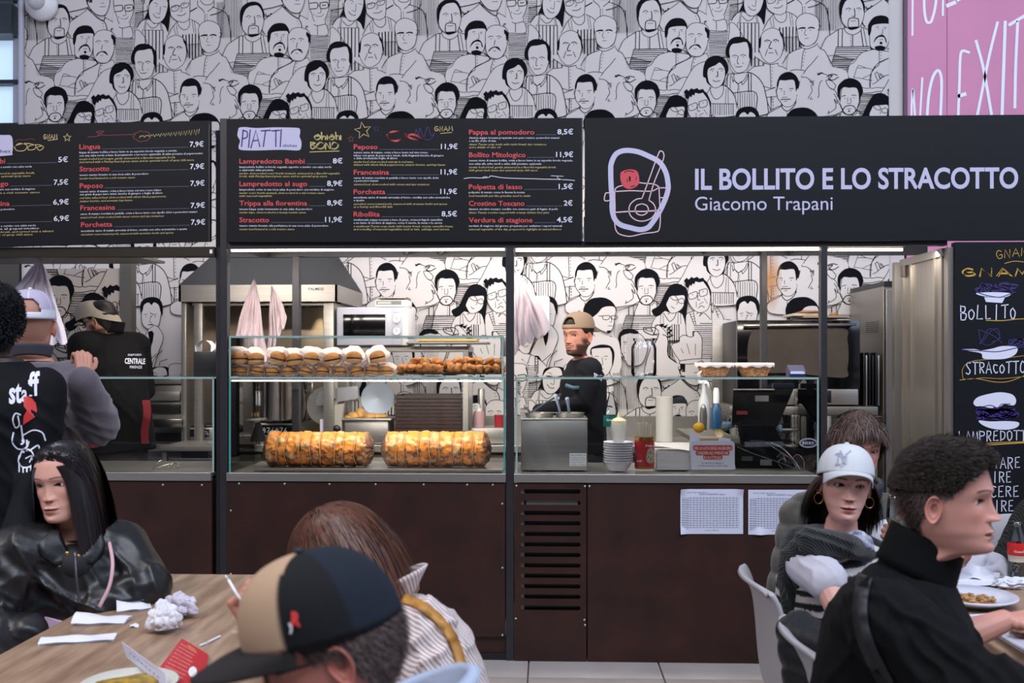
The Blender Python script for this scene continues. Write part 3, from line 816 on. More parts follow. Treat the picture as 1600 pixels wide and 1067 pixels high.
# pink wall with hand-written words
m_pink = mat('pink_wall', '#d489ad', .55, var=.06, vscale=3)
wp = mk('wall_right', M().bb((xr2+.012, YW-.02, 0), (X(1478, DW)-.002, YW+.1, 5.2)).bb((X(1478, DW)+.002, YW-.02, 0), (X(1478, DW)+3.0, YW+.1, 5.2)).bb((xr2+.012, YW, 0), (X(1478, DW)+3, YW+.1, 5.2)), m_pink, kind='structure', label='pink panelled wall with white hand-painted words')
pw = Plane(DW-.022); m = M()
for pts, wd in (([(1426, -40), (1425.5, 55)], 3.2), ([(1444, -40), (1444, 12), (1447, 32), (1451, 35.5), (1456, 31), (1462, 5), (1465, -40)], 4.2), ([(1474, -40), (1473, 24)], 3.4), ([(1480, 9), (1492, 4)], 6), ([(1496, 1), (1503, -3)], 4),
                ([(1424, 190), (1424.5, 160), (1426.5, 140), (1430, 190)], 3.4), ([(1437, 190), (1441, 122)], 3.2), ([(1448, 190), (1451, 150), (1457, 122), (1465, 110), (1470, 118), (1471, 140), (1469, 190)], 4.4),
                ([(1514, 82), (1503, 80), (1500, 95), (1499, 130), (1496.5, 195)], 4.2), ([(1508, 147), (1498, 150)], 6), ([(1525, 64), (1537, 110), (1551, 190)], 4.6), ([(1558.5, 35), (1545, 90), (1525, 190)], 4.4),
                ([(1570.5, 34), (1569, 80), (1565, 195)], 5), ([(1577, 39), (1592, 30), (1620, 14)], 5), ([(1590, 34), (1587, 100), (1585.5, 168)], 4.6)):
    put_line(m, pw, pts, wd, k=.001)
mk('wall_lettering', m, mat('wall_white', '#eef0fb', .6), wp)
# blank strip between is the wall itself; window at far left
wn = mk('window_1', M().bb((xl-1.6, YW+.02, 2.3), (xl-.02, YW+.035, 5.2)), mat('lit_pane', '#bcd6ee', .3, emit=.62), kind='structure')
m_mull = mat('window_steel', '#2b3138', .4, .5)
for a, b in ((195, 200), (128, 134)): mk('mullion', M().bb((xl-1.6, YW-.06, Z(b, 16, DW)), (xl, YW+.02, Z(a, 16, DW))), m_mull, wn)
mk('girder', M().bb((xl-1.6, YW-.14, Z(62, 16, DW)), (xl, YW+.02, Z(16, 16, DW))), mat('window_girder', '#39424a', .4, .4, var=.3, vscale=5), wn)
mk('girder', M().bb((xl-1.6, YW-.10, Z(8, 16, DW)), (xl, YW+.02, Z(-40, 16, DW))), m_mull, wn)
mk('wall_left', M().bb((xl-1.6, YW-.0, 0), (xl-.02, YW+.12, 2.75)), mat('kitchen_wall', '#4a4744', .6), kind='structure')
mk('dark_filler', M().bb((X(332), .052, ZB-.0), (X(356), .06, Z(200, 343))), m_frame, wb)
cp = thing('conduit_pipe', 'pale ribbed cable conduit running up the left edge of the mural wall', 'pipe', (xl, YW-.03, 2.3))
mk('tube', M().tube([(xl+.01, YW-.03, z/50) for z in range(115, 260)], [.022+.003*(i % 2) for i in range(145)], 10), mat('conduit', '#aeb0be', .45), cp, True)
mk('trunking', M().bb((xl-.045, YW-.04, 2.3), (xl-.012, YW, 5.2), .004), mat('trunk_white', '#9a9cab', .5), cp)
# dome camera
c = P(57, 2, DW-.12); t = thing('dome_camera', 'white round security camera at the top left of the mural wall', 'camera', c)
Tm = Matrix.Rotation(R(90), 4, 'X'); mk('housing', M().lathe([(0, .0), (.10, .0), (.115, .015), (.11, .05), (.075, .075), (.06, .10), (0, .10)], c+Vector((0, .1, 0)), 32, Tm), m_white, t, True)
mk('dome', M().ico(c+Vector((0, -.0, 0)), .062, 3), mat('camera_ball', '#bfc0c6', .2), t, True)
mk('lens', M().lathe([(0, 0), (.02, 0), (.02, .012), (0, .012)], c+Vector((-.02, -.055, .012)), 20, Tm), m_darkg, t, True)
mk('lens', M().lathe([(0, 0), (.014, 0), (.014, .012), (0, .012)], c+Vector((.028, -.052, .008)), 20, Tm), m_darkg, t, True)

# ------------------------------------------------------------------ counters

def post(px0, px1, z0, z1, lab, y0=0., y1=.05): return tag(mk('post', M().bb((X(px0), y0, z0), (X(px1), y1, z1), .003), m_frame, smooth=0), lab, 'post')
post(343.5, 355, 0, Z(185, 350), 'dark steel post left of the dishes menu board')
post(334, 341.5, 0, Z(385, 338), 'dark post at the right end of the sandwich counter', .03, .08)
post(790.5, 803, 0, ZB, 'dark steel post between the roast case and the sauce case')
post(1283, 1293, 0, Z(383, 1290), 'dark steel post at the right end of the till counter')
post(408, 420, ZC+.02, ZB+.02, 'square rear post hung with wrapping paper behind the roast case', .62, .68)
post(1231, 1241, ZC+.02, ZB+.04, 'square rear post in front of the oven', .62, .68)
def counter(x0, x1, lab, name='serving_counter'):
    t = thing(name, lab, 'counter', ((x0+x1)/2, .3, 0))
    mk('worktop', M().bb((x0, -.015, ZC-.043), (x1, .012, ZC), .002).bb((x0, .012, ZC-.02), (x1, .60, ZC-.004)), m_steel, t)
    mk('carcass', M().bb((x0+.02, .03, .10), (x1-.02, .56, ZC-.045)), mat('carcass_dark', '#1a1311', .7), t)
    return t
def rivets(t, pts):
    f = None
    for p in pts:
        if f is None: o = f = mk('rivet', M().ico((0, 0, 0), .006, 2, (1, .5, 1)), mat('rivet_steel', '#c9c4c0', .3, 1.), t, True)
        else: o = f.copy(); COL.objects.link(o)
        o.matrix_parent_inverse = t.matrix_basis.inverted(); o.location = p
xa, xb = X(355), X(790.5)
cm = counter(xa, xb, 'middle serving counter with rust-brown front under the roast case'); zp = Z(995)
mk('front_panel', M().bb((xa, -.004, zp), (xb-.004, .02, ZC-.048), .002), m_corten, cm)
mk('plinth', M().bb((xa, .02, .0), (xb, .05, zp-.006)), m_corten, cm)
mk('plinth_base', M().bb((xa, .01, .0), (xb, .05, .035)), m_dark, cm)
rivets(cm, [(X(p), -.006, Z(757.5)) for p in (374, 445, 515, 587, 662, 730, 770)]+[(X(785), -.006, Z(p)) for p in (787, 887, 992)]+[(X(361), -.006, Z(p)) for p in (800, 900)])
xc, xd = X(803), X(1283)
cr = counter(xc, xd, 'right serving counter with a slotted vent panel under the sauce case'); xm = X(917)
mk('front_panel', M().bb((xm+.003, -.004, .0), (xd, .02, ZC-.048), .002), m_corten, cr)
vm = M(); sl = [767.6, 785.4, 801.3, 817.2, 834.1, 850.3, 866.6, 883.1, 899.4, 915.6, 931.8, 949.6]; hx0, hx1 = X(812), X(907); hh = .0112
zt = ZC-.048
for i, q in enumerate(sl):
    zc_ = Z(q, 860); nz = Z(sl[i+1], 860)+hh if i < len(sl)-1 else 0.; vm.bb((xc+.003, -.004, zc_+hh), (xm-.003, .006, zt))
    arc = [(-math.sin(a)*hh, math.cos(a)*hh) for a in np.linspace(0, PI, 9)]
    vm.prism([(xc+.003, zc_-hh), (xc+.003, zc_+hh)]+[(hx0+hh+a, zc_+b) for a, b in arc], 'y', -.004, .006)
    vm.prism([(xm-.003, zc_+hh), (xm-.003, zc_-hh)]+[(hx1-hh-a, zc_-b) for a, b in arc], 'y', -.004, .006)
    zt = zc_-hh
vm.bb((xc+.003, -.004, 0.), (xm-.003, .006, zt)); mk('vent_panel', vm, m_corten, cr)
mk('vent_cavity', M().bb((xc+.01, .028, .05), (xm-.01, .03, ZC-.06)), m_dark, cr)
mk('vent_bar', M().bb((X(822), .012, Z(789, 860)), (X(903), .02, Z(782, 860))), m_steeld, cr)
mk('vent_post', M().bb((X(812), .012, .2), (X(819), .024, ZC-.06)), m_steeld, cr)
rivets(cr, [(X(a), -.006, Z(b)) for a, b in ((807, 759), (914, 759), (921, 759), (806, 966), (913, 967), (914, 975))])
# left counter (seen behind the staff)
xe, xf = X(-160), X(331)
cl = counter(xe, xf, 'left serving counter with rust-brown front behind the seated woman'); mk('front_panel', M().bb((xe, -.004, 0), (xf, .02, ZC-.048), .002), m_corten, cl)
rivets(cl, [(X(p), -.006, Z(760)) for p in (255, 316)])
# glass cases: every pane a part
def gcase(x0, x1, z0, z1, dep, lab, name='glass_case', panes='flrt', led=False, sup=True):
    m_edge = MATS['glass_edge'] if led else MATS['glass_edge_pale']
    t = thing(name, lab, 'display case', ((x0+x1)/2, .02, z0)); g = .008; y0 = .012
    P_ = {'f': ((x0, y0, z0), (x1, y0+g, z1)), 'l': ((x0, y0+g, z0), (x0+g, y0+dep, z1)), 'r': ((x1-g, y0+g, z0), (x1, y0+dep, z1)), 't': ((x0, y0, z1), (x1, y0+dep, z1+g)), 'b': ((x0, y0+dep, z0), (x1, y0+dep+g, z1))}
    for k in panes:
        a, b = P_[k]; o = mk('glass_pane', M().bb(a, b), m_glass, t)
    e = .004
    mk('pane_edge', M().bb((x0, y0-.002, z1-.001), (x1, y0+g, z1+g+.001)), m_edgel, t)
    if sup:
        mk('pane_edge', M().bb((x0-.001, y0-.002, z0), (x0+g, y0+g*.5, z1)), m_edge, t)
        mk('pane_edge', M().bb((x1-g, y0-.002, z0), (x1+.001, y0+g*.5, z1)), m_edge, t)
    mk('pane_edge', M().bb((x0, y0+dep-.004, z1), (x1, y0+dep, z1+g)), m_edgel, t)
    if led: mk('light_strip', M().bb((x0+.01, y0+.012, z1-.014), (x1-.02, y0+.022, z1-.008)), mat('case_led', '#fff6ee', .5, emit=5), t)
    return t
ZU = Z(527)
gcase(X(357), X(789), ZC, ZT, .55, 'glass case over the middle counter holding two roasts', led=True)
gcase(X(357), X(786), ZT+.012, ZU, .38, 'low glass tier of sandwiches above the roast case', 'glass_tier')
gcase(X(806), X(1280), ZC, ZT, .55, 'glass case over the right counter with sauces and till', panes='flrt')
gcase(X(-160), X(333), ZC, ZT, .55, 'glass case over the left counter', panes='frt')
for _x, _w in ((-.72, 1.3),): area('case_lamp', (_x, .05, ZT-.02), (_x, .3, .95), _w, .02, 7, (1., .93, .86))

# canopy above the cases
cn = thing('canopy_frame', 'dark steel canopy frame with warm light strips under the signs', 'canopy', (0, .35, ZB))
mk('front_beam', M().bb((X(355), .0, Z(386)), (X(1480), .05, Z(377))).bb((X(355), .05, ZB+.004), (X(1480), .075, Z(377))), m_frame, cn)
mk('rear_rail', M().bb((X(355, 5.8), .68, ZB+.02), (X(1480, 5.5), .72, ZB+.075)), m_frame, cn)
for p in (357, 795, 1288): mk('cross_rail', M().bb((X(p)-.02, .07, ZB+.015), (X(p)+.02, .68, ZB+.05)), m_frame, cn)
for p in (640, 700, 1000, 1170): mk('brace', M().tube([(X(p), .07, ZB+.03), (X(p)-.12, .68, ZB+.04)], .015, 6), m_frame, cn)
for a, b in ((360, 788), (806, 1281), (1296, 1412)): mk('light_strip', M().bb((X(a), .012, Z(391.5, (a+b)/2)), (X(b), .024, Z(387.5, (a+b)/2))), m_led, cn)
mk('light_channel', M().bb((X(357), .004, Z(387, 900)), (X(1415), .045, Z(384.5, 900))), mat('channel', '#7c7068', .4, .5), cn)
# left booth beam
bl = thing('left_canopy', 'steel beam under the tilted sandwich menu board', 'canopy', (X(150), .03, ZB)); mk('beam', M().bb((X(-160), .0, Z(402, 100)), (X(335), .06, Z(386, 100)), .004), mat('bronze_beam', '#3e3a33', .35, .7), bl)
mk('under_shelf', M().bb((X(-160), .06, Z(398, 100)), (X(200), .5, Z(394, 100))), m_steeld, bl)
mk('price_tag', M().bb((X(328), -.004, Z(396, 330)), (X(332), .0, Z(390, 330))), m_white, bl)

# menu boards ----------------------------------------------------------------
def board(name, lab, cat, x0, x1, y0a, y0b, y1a, y1b, yy=-.03):
    t = thing(name, lab, cat, (X((x0+x1)/2), yy, Z((y0a+y1a)/2)))
    mk('panel', M().prism([(X(x0), Z(y1a, x0)), (X(x1), Z(y1b, x1)), (X(x1), Z(y0b, x1)), (X(x0), Z(y0a, x0))], 'y', yy, yy+.028), m_board, t)
    mk('edge_strip', M().prism([(X(x1)-.006, Z(y1b, x1)), (X(x1), Z(y1b, x1)), (X(x1), Z(y0b, x1)), (X(x1)-.006, Z(y0a, x1))], 'y', yy-.002, yy), m_frame, t)
    return t
b2 = board('menu_board', 'black dishes menu board headed PIATTI in the middle', 'menu board', 357, 910, 188, 186.5, 379, 378)
b3 = board('shop_sign', 'long black shop sign with a pot emblem and pale lettering', 'sign', 913.5, 1660, 186.5, 181, 378.5, 376)
b1 = board('menu_board', 'tilted black sandwich menu board at the far left', 'menu board', -200, 331, 201, 190.5, 391, 378)
pb = Plane(D0-.0305)
L = {k: M() for k in 'wrygpdnL'}; mt_ = {'w': t_white, 'r': t_red, 'y': t_yel, 'g': t_grey, 'p': t_purple, 'd': t_dpurple, 'n': t_dred, 'L': t_lav}
nm_ = {'w': 'white_lettering', 'r': 'red_lettering', 'y': 'yellow_lettering', 'g': 'rule_lines', 'p': 'purple_lettering', 'd': 'purple_doodle', 'n': 'red_doodle', 'L': 'heading_patch'}
def flush(par):
    for k, m in L.items():
        if m.v: mk(nm_[k], m, mt_[k], par)
        L[k] = M()
def item(x, base, title, tx1, price, p0, p1, whites, yellows, sl=0.):
    put_text(L['r'], pb, title, x, tx1, base, 7.6, .014, res=2, slope=sl)
    so = sl*(p0-x)
    put_text(L['w'], pb, price, p0, p1, base-so-.3, 8, .012, res=2, slope=sl)
    put_line(L['g'], pb, [(tx1+3, base+.4-sl*(tx1-x)), (p0-2.5, base+.4-so)], .7, False)
    for y, s, x1 in whites: put_text(L['w'], pb, s, x, x1, y+1.3, 3.1, .004, res=1, slope=sl)
    for y, s, x1 in yellows: put_text(L['y'], pb, s, x, x1, y+1.3, 3.1, .002, .25, res=1, slope=sl)
item(374, 255.5, 'Lampredotto Bambi', 476, '8€', 520, 535, [(261, 'lampredotto bollito in brodo vegetale saporito e servito con salsa verde', 518), (265.7, 'e opzionale salsa piccante', 427)], [(271, "tender, slow-cooked cow's fourth stomach, simmered in a flavorful vegetable", 531), (275.5, 'broth, with Parsley-based green sauce and an optional spicy sauce', 511)])
item(374, 290.7, 'Lampredotto al sugo', 480, '8,9€', 511, 535, [(296.3, 'lampredotto cotto in una ricca salsa di pomodoro con verdure di stagione', 522)], [(301.6, "tender cow's fourth stomach, slow-cooked in a rich tomato sauce", 507), (306.2, 'with seasonal vegetables', 425)])
item(374, 321, 'Trippa alla fiorentina', 480, '8,9€', 511, 535, [(326.7, 'tenera trippa cotta lentamente in una salsa di pomodoro', 488)], [(332, 'tender tripe, slow-cooked in a hearty tomato sauce', 478)])
item(374, 347.2, 'Stracotto', 420.5, '11,9€', 508, 534.5, [(352.7, 'tenero manzo brasato alla perfezione in una ricca salsa di pomodoro', 513)], [(358.2, 'tender beef braised in a rich tomato sauce', 460)])
item(552.7, 233, 'Peposo', 590, '11,9€', 689, 715, [(238.3, 'tenera carne di manzo, cotta a fuoco lento nel vino rosso,', 669), (243, 'infuso con grani di pepe nero interi, della fragranti bacche di ginepro', 693), (247.3, 'e delle aromatiche foglie di alloro', 621)], [(253, 'tender beef, slow-cooked entirely in red wine,', 646), (257.5, 'infused with whole black peppercorns, juniper berries, and bay leaves', 696)])
item(552.7, 272.7, 'Francesina', 608, '11,9€', 688.5, 714.5, [(278, 'carne di manzo rosolata in padella a fuoco lento con cipolle dolci', 685), (282.5, 'e pomodori maturi', 591)], [(288.2, 'sautéed beef, slow-cooked with onions and ripe tomatoes', 671)])
item(552.5, 303.2, 'Porchetta', 602, '11,9€', 688, 714, [(308.6, 'succulenta carne di maiale arrostita al forno, condita con erbe aromatiche', 703), (313, 'e spezie', 569)], [(318.7, 'succulent oven-roasted pork, seasoned with aromatic herbs and spices,', 699), (323.2, 'as a hearty and flavorful dish', 613)])
item(552.5, 338.2, 'Ribollita', 593.5, '8,5€', 690, 714, [(343.5, 'tradizionale zuppa toscana a base di pane, cremosi fagioli cannellini', 691), (348.3, "e un misto di verdure di stagione, come il cavolo, la verza e le carote", 691)], [(353.7, 'a traditional Tuscan soup made with hearty bread, creamy cannellini beans,', 708), (358.3, 'and a medley of seasonal vegetables such as kale, cabbage, and carrots', 702)])
item(732.8, 210, 'Pappa al pomodoro', 835, '8,5€', 871, 895.5, [(215.4, 'classica zuppa toscana preparata con pane rustico, pomodori maturi', 874), (220.2, "e un filo d'olio d'oliva", 775)], [(225.6, 'classic Tuscan soup made with rustic bread, ripe tomatoes,', 854), (230.2, 'and a drizzle of olive oil', 782)])
item(732.8, 245.5, 'Bollito Mitologico', 821, '11,9€', 869, 895.5, [(250.8, 'tenera carne di manzo bollita, cotta a fuoco lento in un saporito brodo vegetale,', 895), (256, 'con salsa alle erbe verdi e salsa chili piccante opzionale', 846)], [(261.4, 'tender boiled beef, gently simmered in a flavorful vegetable broth,', 869), (266.2, 'with green herb sauce and optional spicy chili sauce', 840)])
item(732.6, 295.5, 'Polpetta di lesso', 816, '1,5€', 873, 895, [(300.6, 'polpette di manzo come le faceva la nonna', 820)], [(306.1, 'beef meatballs just like grandma used to make', 829)])
item(732.4, 321.4, 'Crostino Toscano', 819.5, '2€', 881, 894.5, [(326.7, 'classico crostino toscano condito con cremoso patè di fegato di pollo', 872)], [(332.2, 'classic Tuscan crostino topped with creamy chicken liver patè', 858)])
item(732.4, 347.4, 'Verdura di stagione', 832, '4,5€', 870, 894.5, [(353, 'verdura di stagione del giorno, preparata per esaltarne i sapori naturali', 878)], [(358.3, 'seasonal vegetable of the day, prepared to highlight its natural flavors', 877)])
put_fill(L['L'], pb, [(372, 204), (374, 199.5), (383, 198.5), (400, 200), (430, 199), (460, 199.5), (468, 201), (469, 208), (468, 213), (471, 222), (470, 232), (464, 235), (440, 234), (400, 235), (376, 234), (373, 228), (375, 220), (371, 212)])
for pts in ([(380, 203), (377.5, 229)], [(380, 204), (386, 206), (386, 214), (379, 217)], [(391, 203), (388.5, 230)], [(392, 231), (400, 203), (406, 229)], [(396, 220), (403, 219)], [(408, 204.5), (423, 203.5)], [(415, 204), (411.5, 229)], [(425, 204.5), (437, 203.5)], [(431, 204), (431, 229)], [(439.5, 202.5), (438, 229)]): put_line(L['p'], pb, pts, 1.9, len(pts) > 3, k=.001)
put_text(L['p'], pb, 'dishes', 442, 464, 229.5, 4.6, .0, .2, res=2, k=.001)
for pts in ([(492, 212), (498, 210), (500, 215), (494, 218), (491, 213), (499, 212)], [(502, 206), (502, 218), (504, 213), (508, 213), (508, 218)], [(511, 211), (511, 218)], [(515, 214), (519, 210), (522, 215), (517, 218), (514, 214), (521, 213)], [(524, 206), (525, 218), (526, 212), (530, 213), (530, 218)], [(532, 211), (532, 218)],
            [(485, 222), (486, 232), (493, 229), (487, 226), (492, 223), (485, 222)], [(496, 224), (494, 230), (502, 232), (507, 226), (500, 222), (496, 226)], [(508, 233), (509, 223), (515, 232), (515, 222)], [(518, 226), (516, 231), (524, 232), (528, 226), (521, 222), (517, 228)]):
    put_line(L['y'], pb, pts, .9); put_line(L['y'], pb, [(a+1, b+.8) for a, b in pts], .7)
put_line(L['y'], pb, [(484, 237.5), (505, 236.6), (530, 236)], 1.1)
def star(m, cx, cy, r, wd, rot=.2): put_line(m, pb, [(cx+r*math.cos(a)*(1 if i % 2 else .42), cy+r*math.sin(a)*(1 if i % 2 else .42)) for i, a in enumerate([rot+PI*k/5 for k in range(11)])], wd, False)
star(L['y'], 567, 204, 13.5, 1.1, .15); star(L['n'], 548.5, 217, 5.5, .8, .2); star(L['y'], 105, 215, 6.5, 1, .3); star(L['d'], 588, 201, 5, .6)
for k in range(3): put_line(L['r'], pb, [(604, 212-k), (612, 205+k), (628, 206), (640, 214+k), (655, 219), (661, 218), (645, 211-k), (630, 215), (620, 221-k), (608, 218), (605, 211+k)], 1.0)
put_line(L['d'], pb, [(648, 214), (650, 202), (654, 212), (656, 200), (662, 214), (668, 198), (674, 212), (680, 206), (672, 218), (662, 217)], .7)
hand(L['y'], pb, 'GNAM', 679, 197.5, 707, 205, .9, slope=.02); put_line(L['y'], pb, [(688, 208.5), (706, 207)], .8)
put_line(L['w'], pb, [(725, 279), (735, 277.6), (753, 278), (764, 277), (766, 275), (772, 275.5), (790, 278), (840, 279.5), (880, 280.6), (898, 282)], .9); put_line(L['w'], pb, [(754, 277.5), (758, 276), (764, 277.6)], .7); put_line(L['w'], pb, [(861, 274.5), (870, 275), (880, 275.3)], .8); put_line(L['w'], pb, [(872, 275), (871, 278), (879, 281)], .7)
flush(b2)
# left board
sl = .02
put_fill(L['L'], pb, [(-60, 212), (5, 211), (17, 212), (20, 222), (19, 238), (12, 243), (-60, 244)])
put_text(L['p'], pb, 'sandwiches', -40, 16.5, 239.5, 5, res=2, k=.001, slope=sl)
item(-94, 257.2, 'Lampredotto Bambi', 8, '5€', 91, 106, [(263, 'lampredotto bollito in brodo vegetale saporito e servito con salsa verde', 50)], [(273, 'tender, slow-cooked cow stomach, simmered in vegetable broth,', 54), (277.5, 'with a parsley-based green sauce and an optional spicy sauce', 48)], sl)
item(-94, 292.5, 'Lampredotto al sugo', 13, '7,5€', 84, 106.5, [(298, 'lampredotto cotto in una ricca salsa di pomodoro con verdure di stagione', 55)], [(303.5, 'tender cow stomach simmered in a rich tomato sauce', 62)], sl)
item(-92, 323.4, 'Trippa alla fiorentina', 15, '6,9€', 83, 107.5, [(329, 'tenera trippa cotta lentamente in una salsa di pomodoro', 23)], [], sl)
item(-90, 349, 'Bollito', -50, '6,9€', 84, 108, [(355, 'bollito di manzo cotto in brodo vegetale e servito con salsa verde', 56), (359.5, 'e opzionale salsa piccante al peperoncino', 61)], [(364.5, 'tender beef simmered in vegetable broth, and served with a vibrant', 84), (369, 'green sauce and an optional touch of spicy chili sauce', 51)], sl)
item(124, 233, 'Lingua', 157, '7,9€', 296.5, 318, [(238.4, 'lingua di manzo bollita a fuoco lento in un saporito brodo vegetale e servita', 276), (243.4, 'con una salsa verde a base di prezzemolo e un tocco opzionale di salsa piccante al peperoncino', 317)], [(248.8, 'tender boiled beef tongue, gently simmered in a flavorful vegetable broth,', 274), (253.5, 'and served with a Parsley-based green sauce and an optional touch of spicy chili sauce', 303)], sl)
item(124.3, 267.8, 'Stracotto', 171, '7,9€', 297, 319, [(273.6, 'tenero manzo brasato in una ricca salsa di pomodoro', 232)], [(279, 'tender beef braised in a rich tomato sauce', 211)], sl)
item(124.6, 294, 'Peposo', 161, '7,9€', 297.5, 319.5, [(299.5, 'tenera carne di manzo, cotta a fuoco lento nel vino rosso infuso', 252), (304, 'con grani di pepe nero interi, bacche di ginepro e foglie di alloro', 254)], [(309.5, 'red wine infused beef, slow-cooked with whole black peppercorns,', 260), (314.5, 'juniper berries, and aromatic bay leaves', 207)], sl)
item(125.5, 328.5, 'Francesina', 180, '7,9€', 298, 320, [(334.5, 'carne di manzo rosolata in padella, cotta a fuoco lento con cipolle dolci e pomodori maturi', 308)], [(340, 'sautéed beef, slow-cooked with sweet onions and ripe tomatoes', 256)], sl)
item(126.5, 354.8, 'Porchetta', 175.5, '7,9€', 298.5, 320.5, [(361, 'succulenta carne di maiale arrostita al forno, condita con erbe aromatiche e spezie', 292)], [(366.5, 'succulent oven-roasted pork, seasoned with aromatic herbs and spices', 271)], sl)
put_line(L['y'], pb, [(22, 230), (30, 224), (42, 227), (38, 235), (26, 235), (24, 228), (40, 224), (55, 227), (54, 233), (44, 234), (46, 228), (60, 226), (68, 230), (62, 235), (58, 230), (67, 228)], 1.0)
hand(L['y'], pb, 'GNAM', 68, 210, 89, 217.5, .9, slope=.03); put_line(L['y'], pb, [(75, 219.5), (90, 217.5)], .8)
put_line(L['n'], pb, [(23, 221), (30, 218), (38, 219), (45, 217), (55, 218)], .6)
put_line(L['n'], pb, [(137, 214), (150, 213), (160, 210), (150, 206), (163, 205), (155, 211), (210, 210)], .8)
put_line(L['n'], pb, [(212+13*math.cos(a)*(1+.12*math.sin(7*a))+10, 213+8*math.sin(a)*(1+.1*math.cos(7*a))) for a in np.linspace(0, 6.5, 40)], .8)
zz = []
for i in range(12):
    xx = 218+8*i*(1+.0*i); h = 2+i*.55; zz += [(xx, 214-.35*i+1), (xx+2, 214-.35*i-h), (xx+4, 213-.35*i), (xx+5.5, 213.5-.35*i-h)]
put_line(L['y'], pb, zz, .8, False)
flush(b1)
# shop sign
L2 = M(); put_text(L2, pb, 'IL BOLLITO E LO STRACOTTO', 1086, 1591, 295.5, 31.5, .026, res=5, slope=.0045); put_text(L2, pb, 'Giacomo Trapani', 1086, 1301, 328.5, 21.5, .0, res=5, slope=.003); mk('sign_lettering', L2, t_lav, b3)
em = lambda s: [(940+float(a)*.15, 220+float(b)*.15) for a, b in (q.split(',') for q in s.split())]
e1 = M(); put_line(e1, pb, em('95,330 100,240 140,150 200,110 280,100 380,115 480,155 600,220 665,320 690,430 690,520 650,640 590,760 530,850 480,905 400,925 300,905 200,875 140,820 110,720 110,600 100,480'), 8, True, True); mk('emblem_ring', e1, t_lav, b3)
e2 = M(); C_ = lambda s, w_=1.6: put_line(e2, pb, em(s), w_, k=.001)
C_('420,600 480,440 590,140 620,108 645,130 640,200 545,440 492,620'); C_('420,600 360,610 300,660 285,730 310,790 370,830 440,835 510,810 555,760 560,700 535,650 492,620')
C_('420,655 365,675 350,720 370,760 415,775 460,760 487,720 470,675 420,655'); C_('150,745 300,735 450,735 610,722', 1.9); C_('140,528 300,520 450,525 530,522 590,490 590,475 540,450 470,445 385,435'); C_('215,465 160,485 138,530 140,700 138,880 170,960 250,990 320,992 440,965 560,950 600,920 612,800 605,650 598,490')
C_('130,540 70,542 40,550 30,620 80,622 120,615'); C_('600,490 680,492 692,520 690,580 660,592 615,592'); mk('emblem_outline', e2, t_pink, b3)
e3 = M(); put_fill(e3, pb, em('195,390 200,330 250,305 310,298 370,320 392,390 385,450 340,490 280,503 230,480 205,440'), k=.002); mk('emblem_dot', e3, mat('sign_red', '#c4444c', .6), b3)
e4 = M(); put_fill(e4, pb, em('285,370 300,375 300,420 285,415'), k=.003); put_line(e4, pb, em('235,330 280,312 335,325'), 1.2, k=.003); put_line(e4, pb, em('262,395 270,430'), .8, k=.003); put_line(e4, pb, em('362,375 358,410'), .8, k=.003); put_line(e4, pb, em('302,480 345,468'), 1.0, k=.003); mk('emblem_mark', e4, m_board, b3)

# black side board at the right with chalk-like drawings
t = thing('chalk_board', 'tall black board with drawn bowls and a bun at the right edge', 'sign', (X(1560), 0, 0))
mk('panel', M().bb((X(1490), -.02, .3), (X(1700), .03, Z(379, 1500))), m_board, t)
pc = Plane(D0-.0215); G = M(); Wt = M(); Pu = M(); Pd = M(); Ol = M()
cc = lambda s: [(1480+float(a)/3.556, 380+float(b)/3.556) for a, b in (q.split(',') for q in s.split())]
hand(G, pc, 'GNAM', 1556, 391, 1606, 404, 1.0, slope=.1); put_line(G, pc, cc('320,112 370,100 430,104'), .9)
for dx in (0, 1.2): hand(G, pc, 'GNAM', 1501+dx, 419+dx, 1608+dx, 431+dx, 1.2, double=0)
put_fill(Wt, pc, cc('160,278 250,272 350,278 320,300 210,296'), k=.001); put_fill(Wt, pc, cc('205,300 320,302 305,332 215,326'), False, k=.001)
put_fill(Wt, pc, cc('80,590 150,588 190,595 250,585 300,572 360,572 390,580 380,615 330,640 260,645 200,640 188,612 130,600'), k=.001)
put_fill(Wt, pc, cc('145,885 170,855 240,835 300,828 360,840 382,870 370,900 320,895 290,908 240,915 190,905 160,905'), k=.001); put_fill(Wt, pc, cc('175,985 240,990 330,988 395,995 390,1020 340,1035 260,1032 200,1012'), k=.001)
put_line(Pu, pc, cc('160,270 220,290 290,300 340,285 380,270'), 1.3, k=.002); put_line(Pu, pc, cc('80,592 180,597 280,602 390,580 430,575'), 1.3, k=.002); put_line(Pu, pc, cc('190,910 240,900 280,915 300,895 350,892'), 1.2, k=.002)
rr = random.Random(3)
def scrib(m, cx, cy, rx, ry, n, wd):
    pts = [(cx+rx*math.sin(i*.9+rr.random())*(.5+.5*rr.random()), cy+ry*math.cos(i*1.23)*(.5+.5*rr.random())) for i in range(n)]; put_line(m, pc, [(1480+a/3.556, 380+b/3.556) for a, b in pts], wd, k=.0015)
scrib(Pd, 270, 245, 130, 30, 26, 1.1); scrib(Pd, 190, 250, 60, 14, 12, 1.4); scrib(Pd, 220, 520, 90, 55, 16, .9); scrib(Pd, 380, 550, 70, 25, 18, 1.3); scrib(Pu, 270, 945, 130, 34, 60, 2.0)
hand(Wt, pc, 'BoLLITo', 1500, 478, 1588, 500, 1.6, slope=.03); put_line(G, pc, cc('215,428 300,430 380,422 425,420'), 1.2); hand(Wt, pc, 'STRAcoTTO', 1509, 566, 1602, 584, 1.5, slope=.02)
put_line(G, pc, cc('425,625 300,640 140,655 90,690 85,730 100,755 200,748 300,752 430,740'), .7); put_line(G, pc, cc('70,760 160,752 260,770 340,768 430,735'), .9)
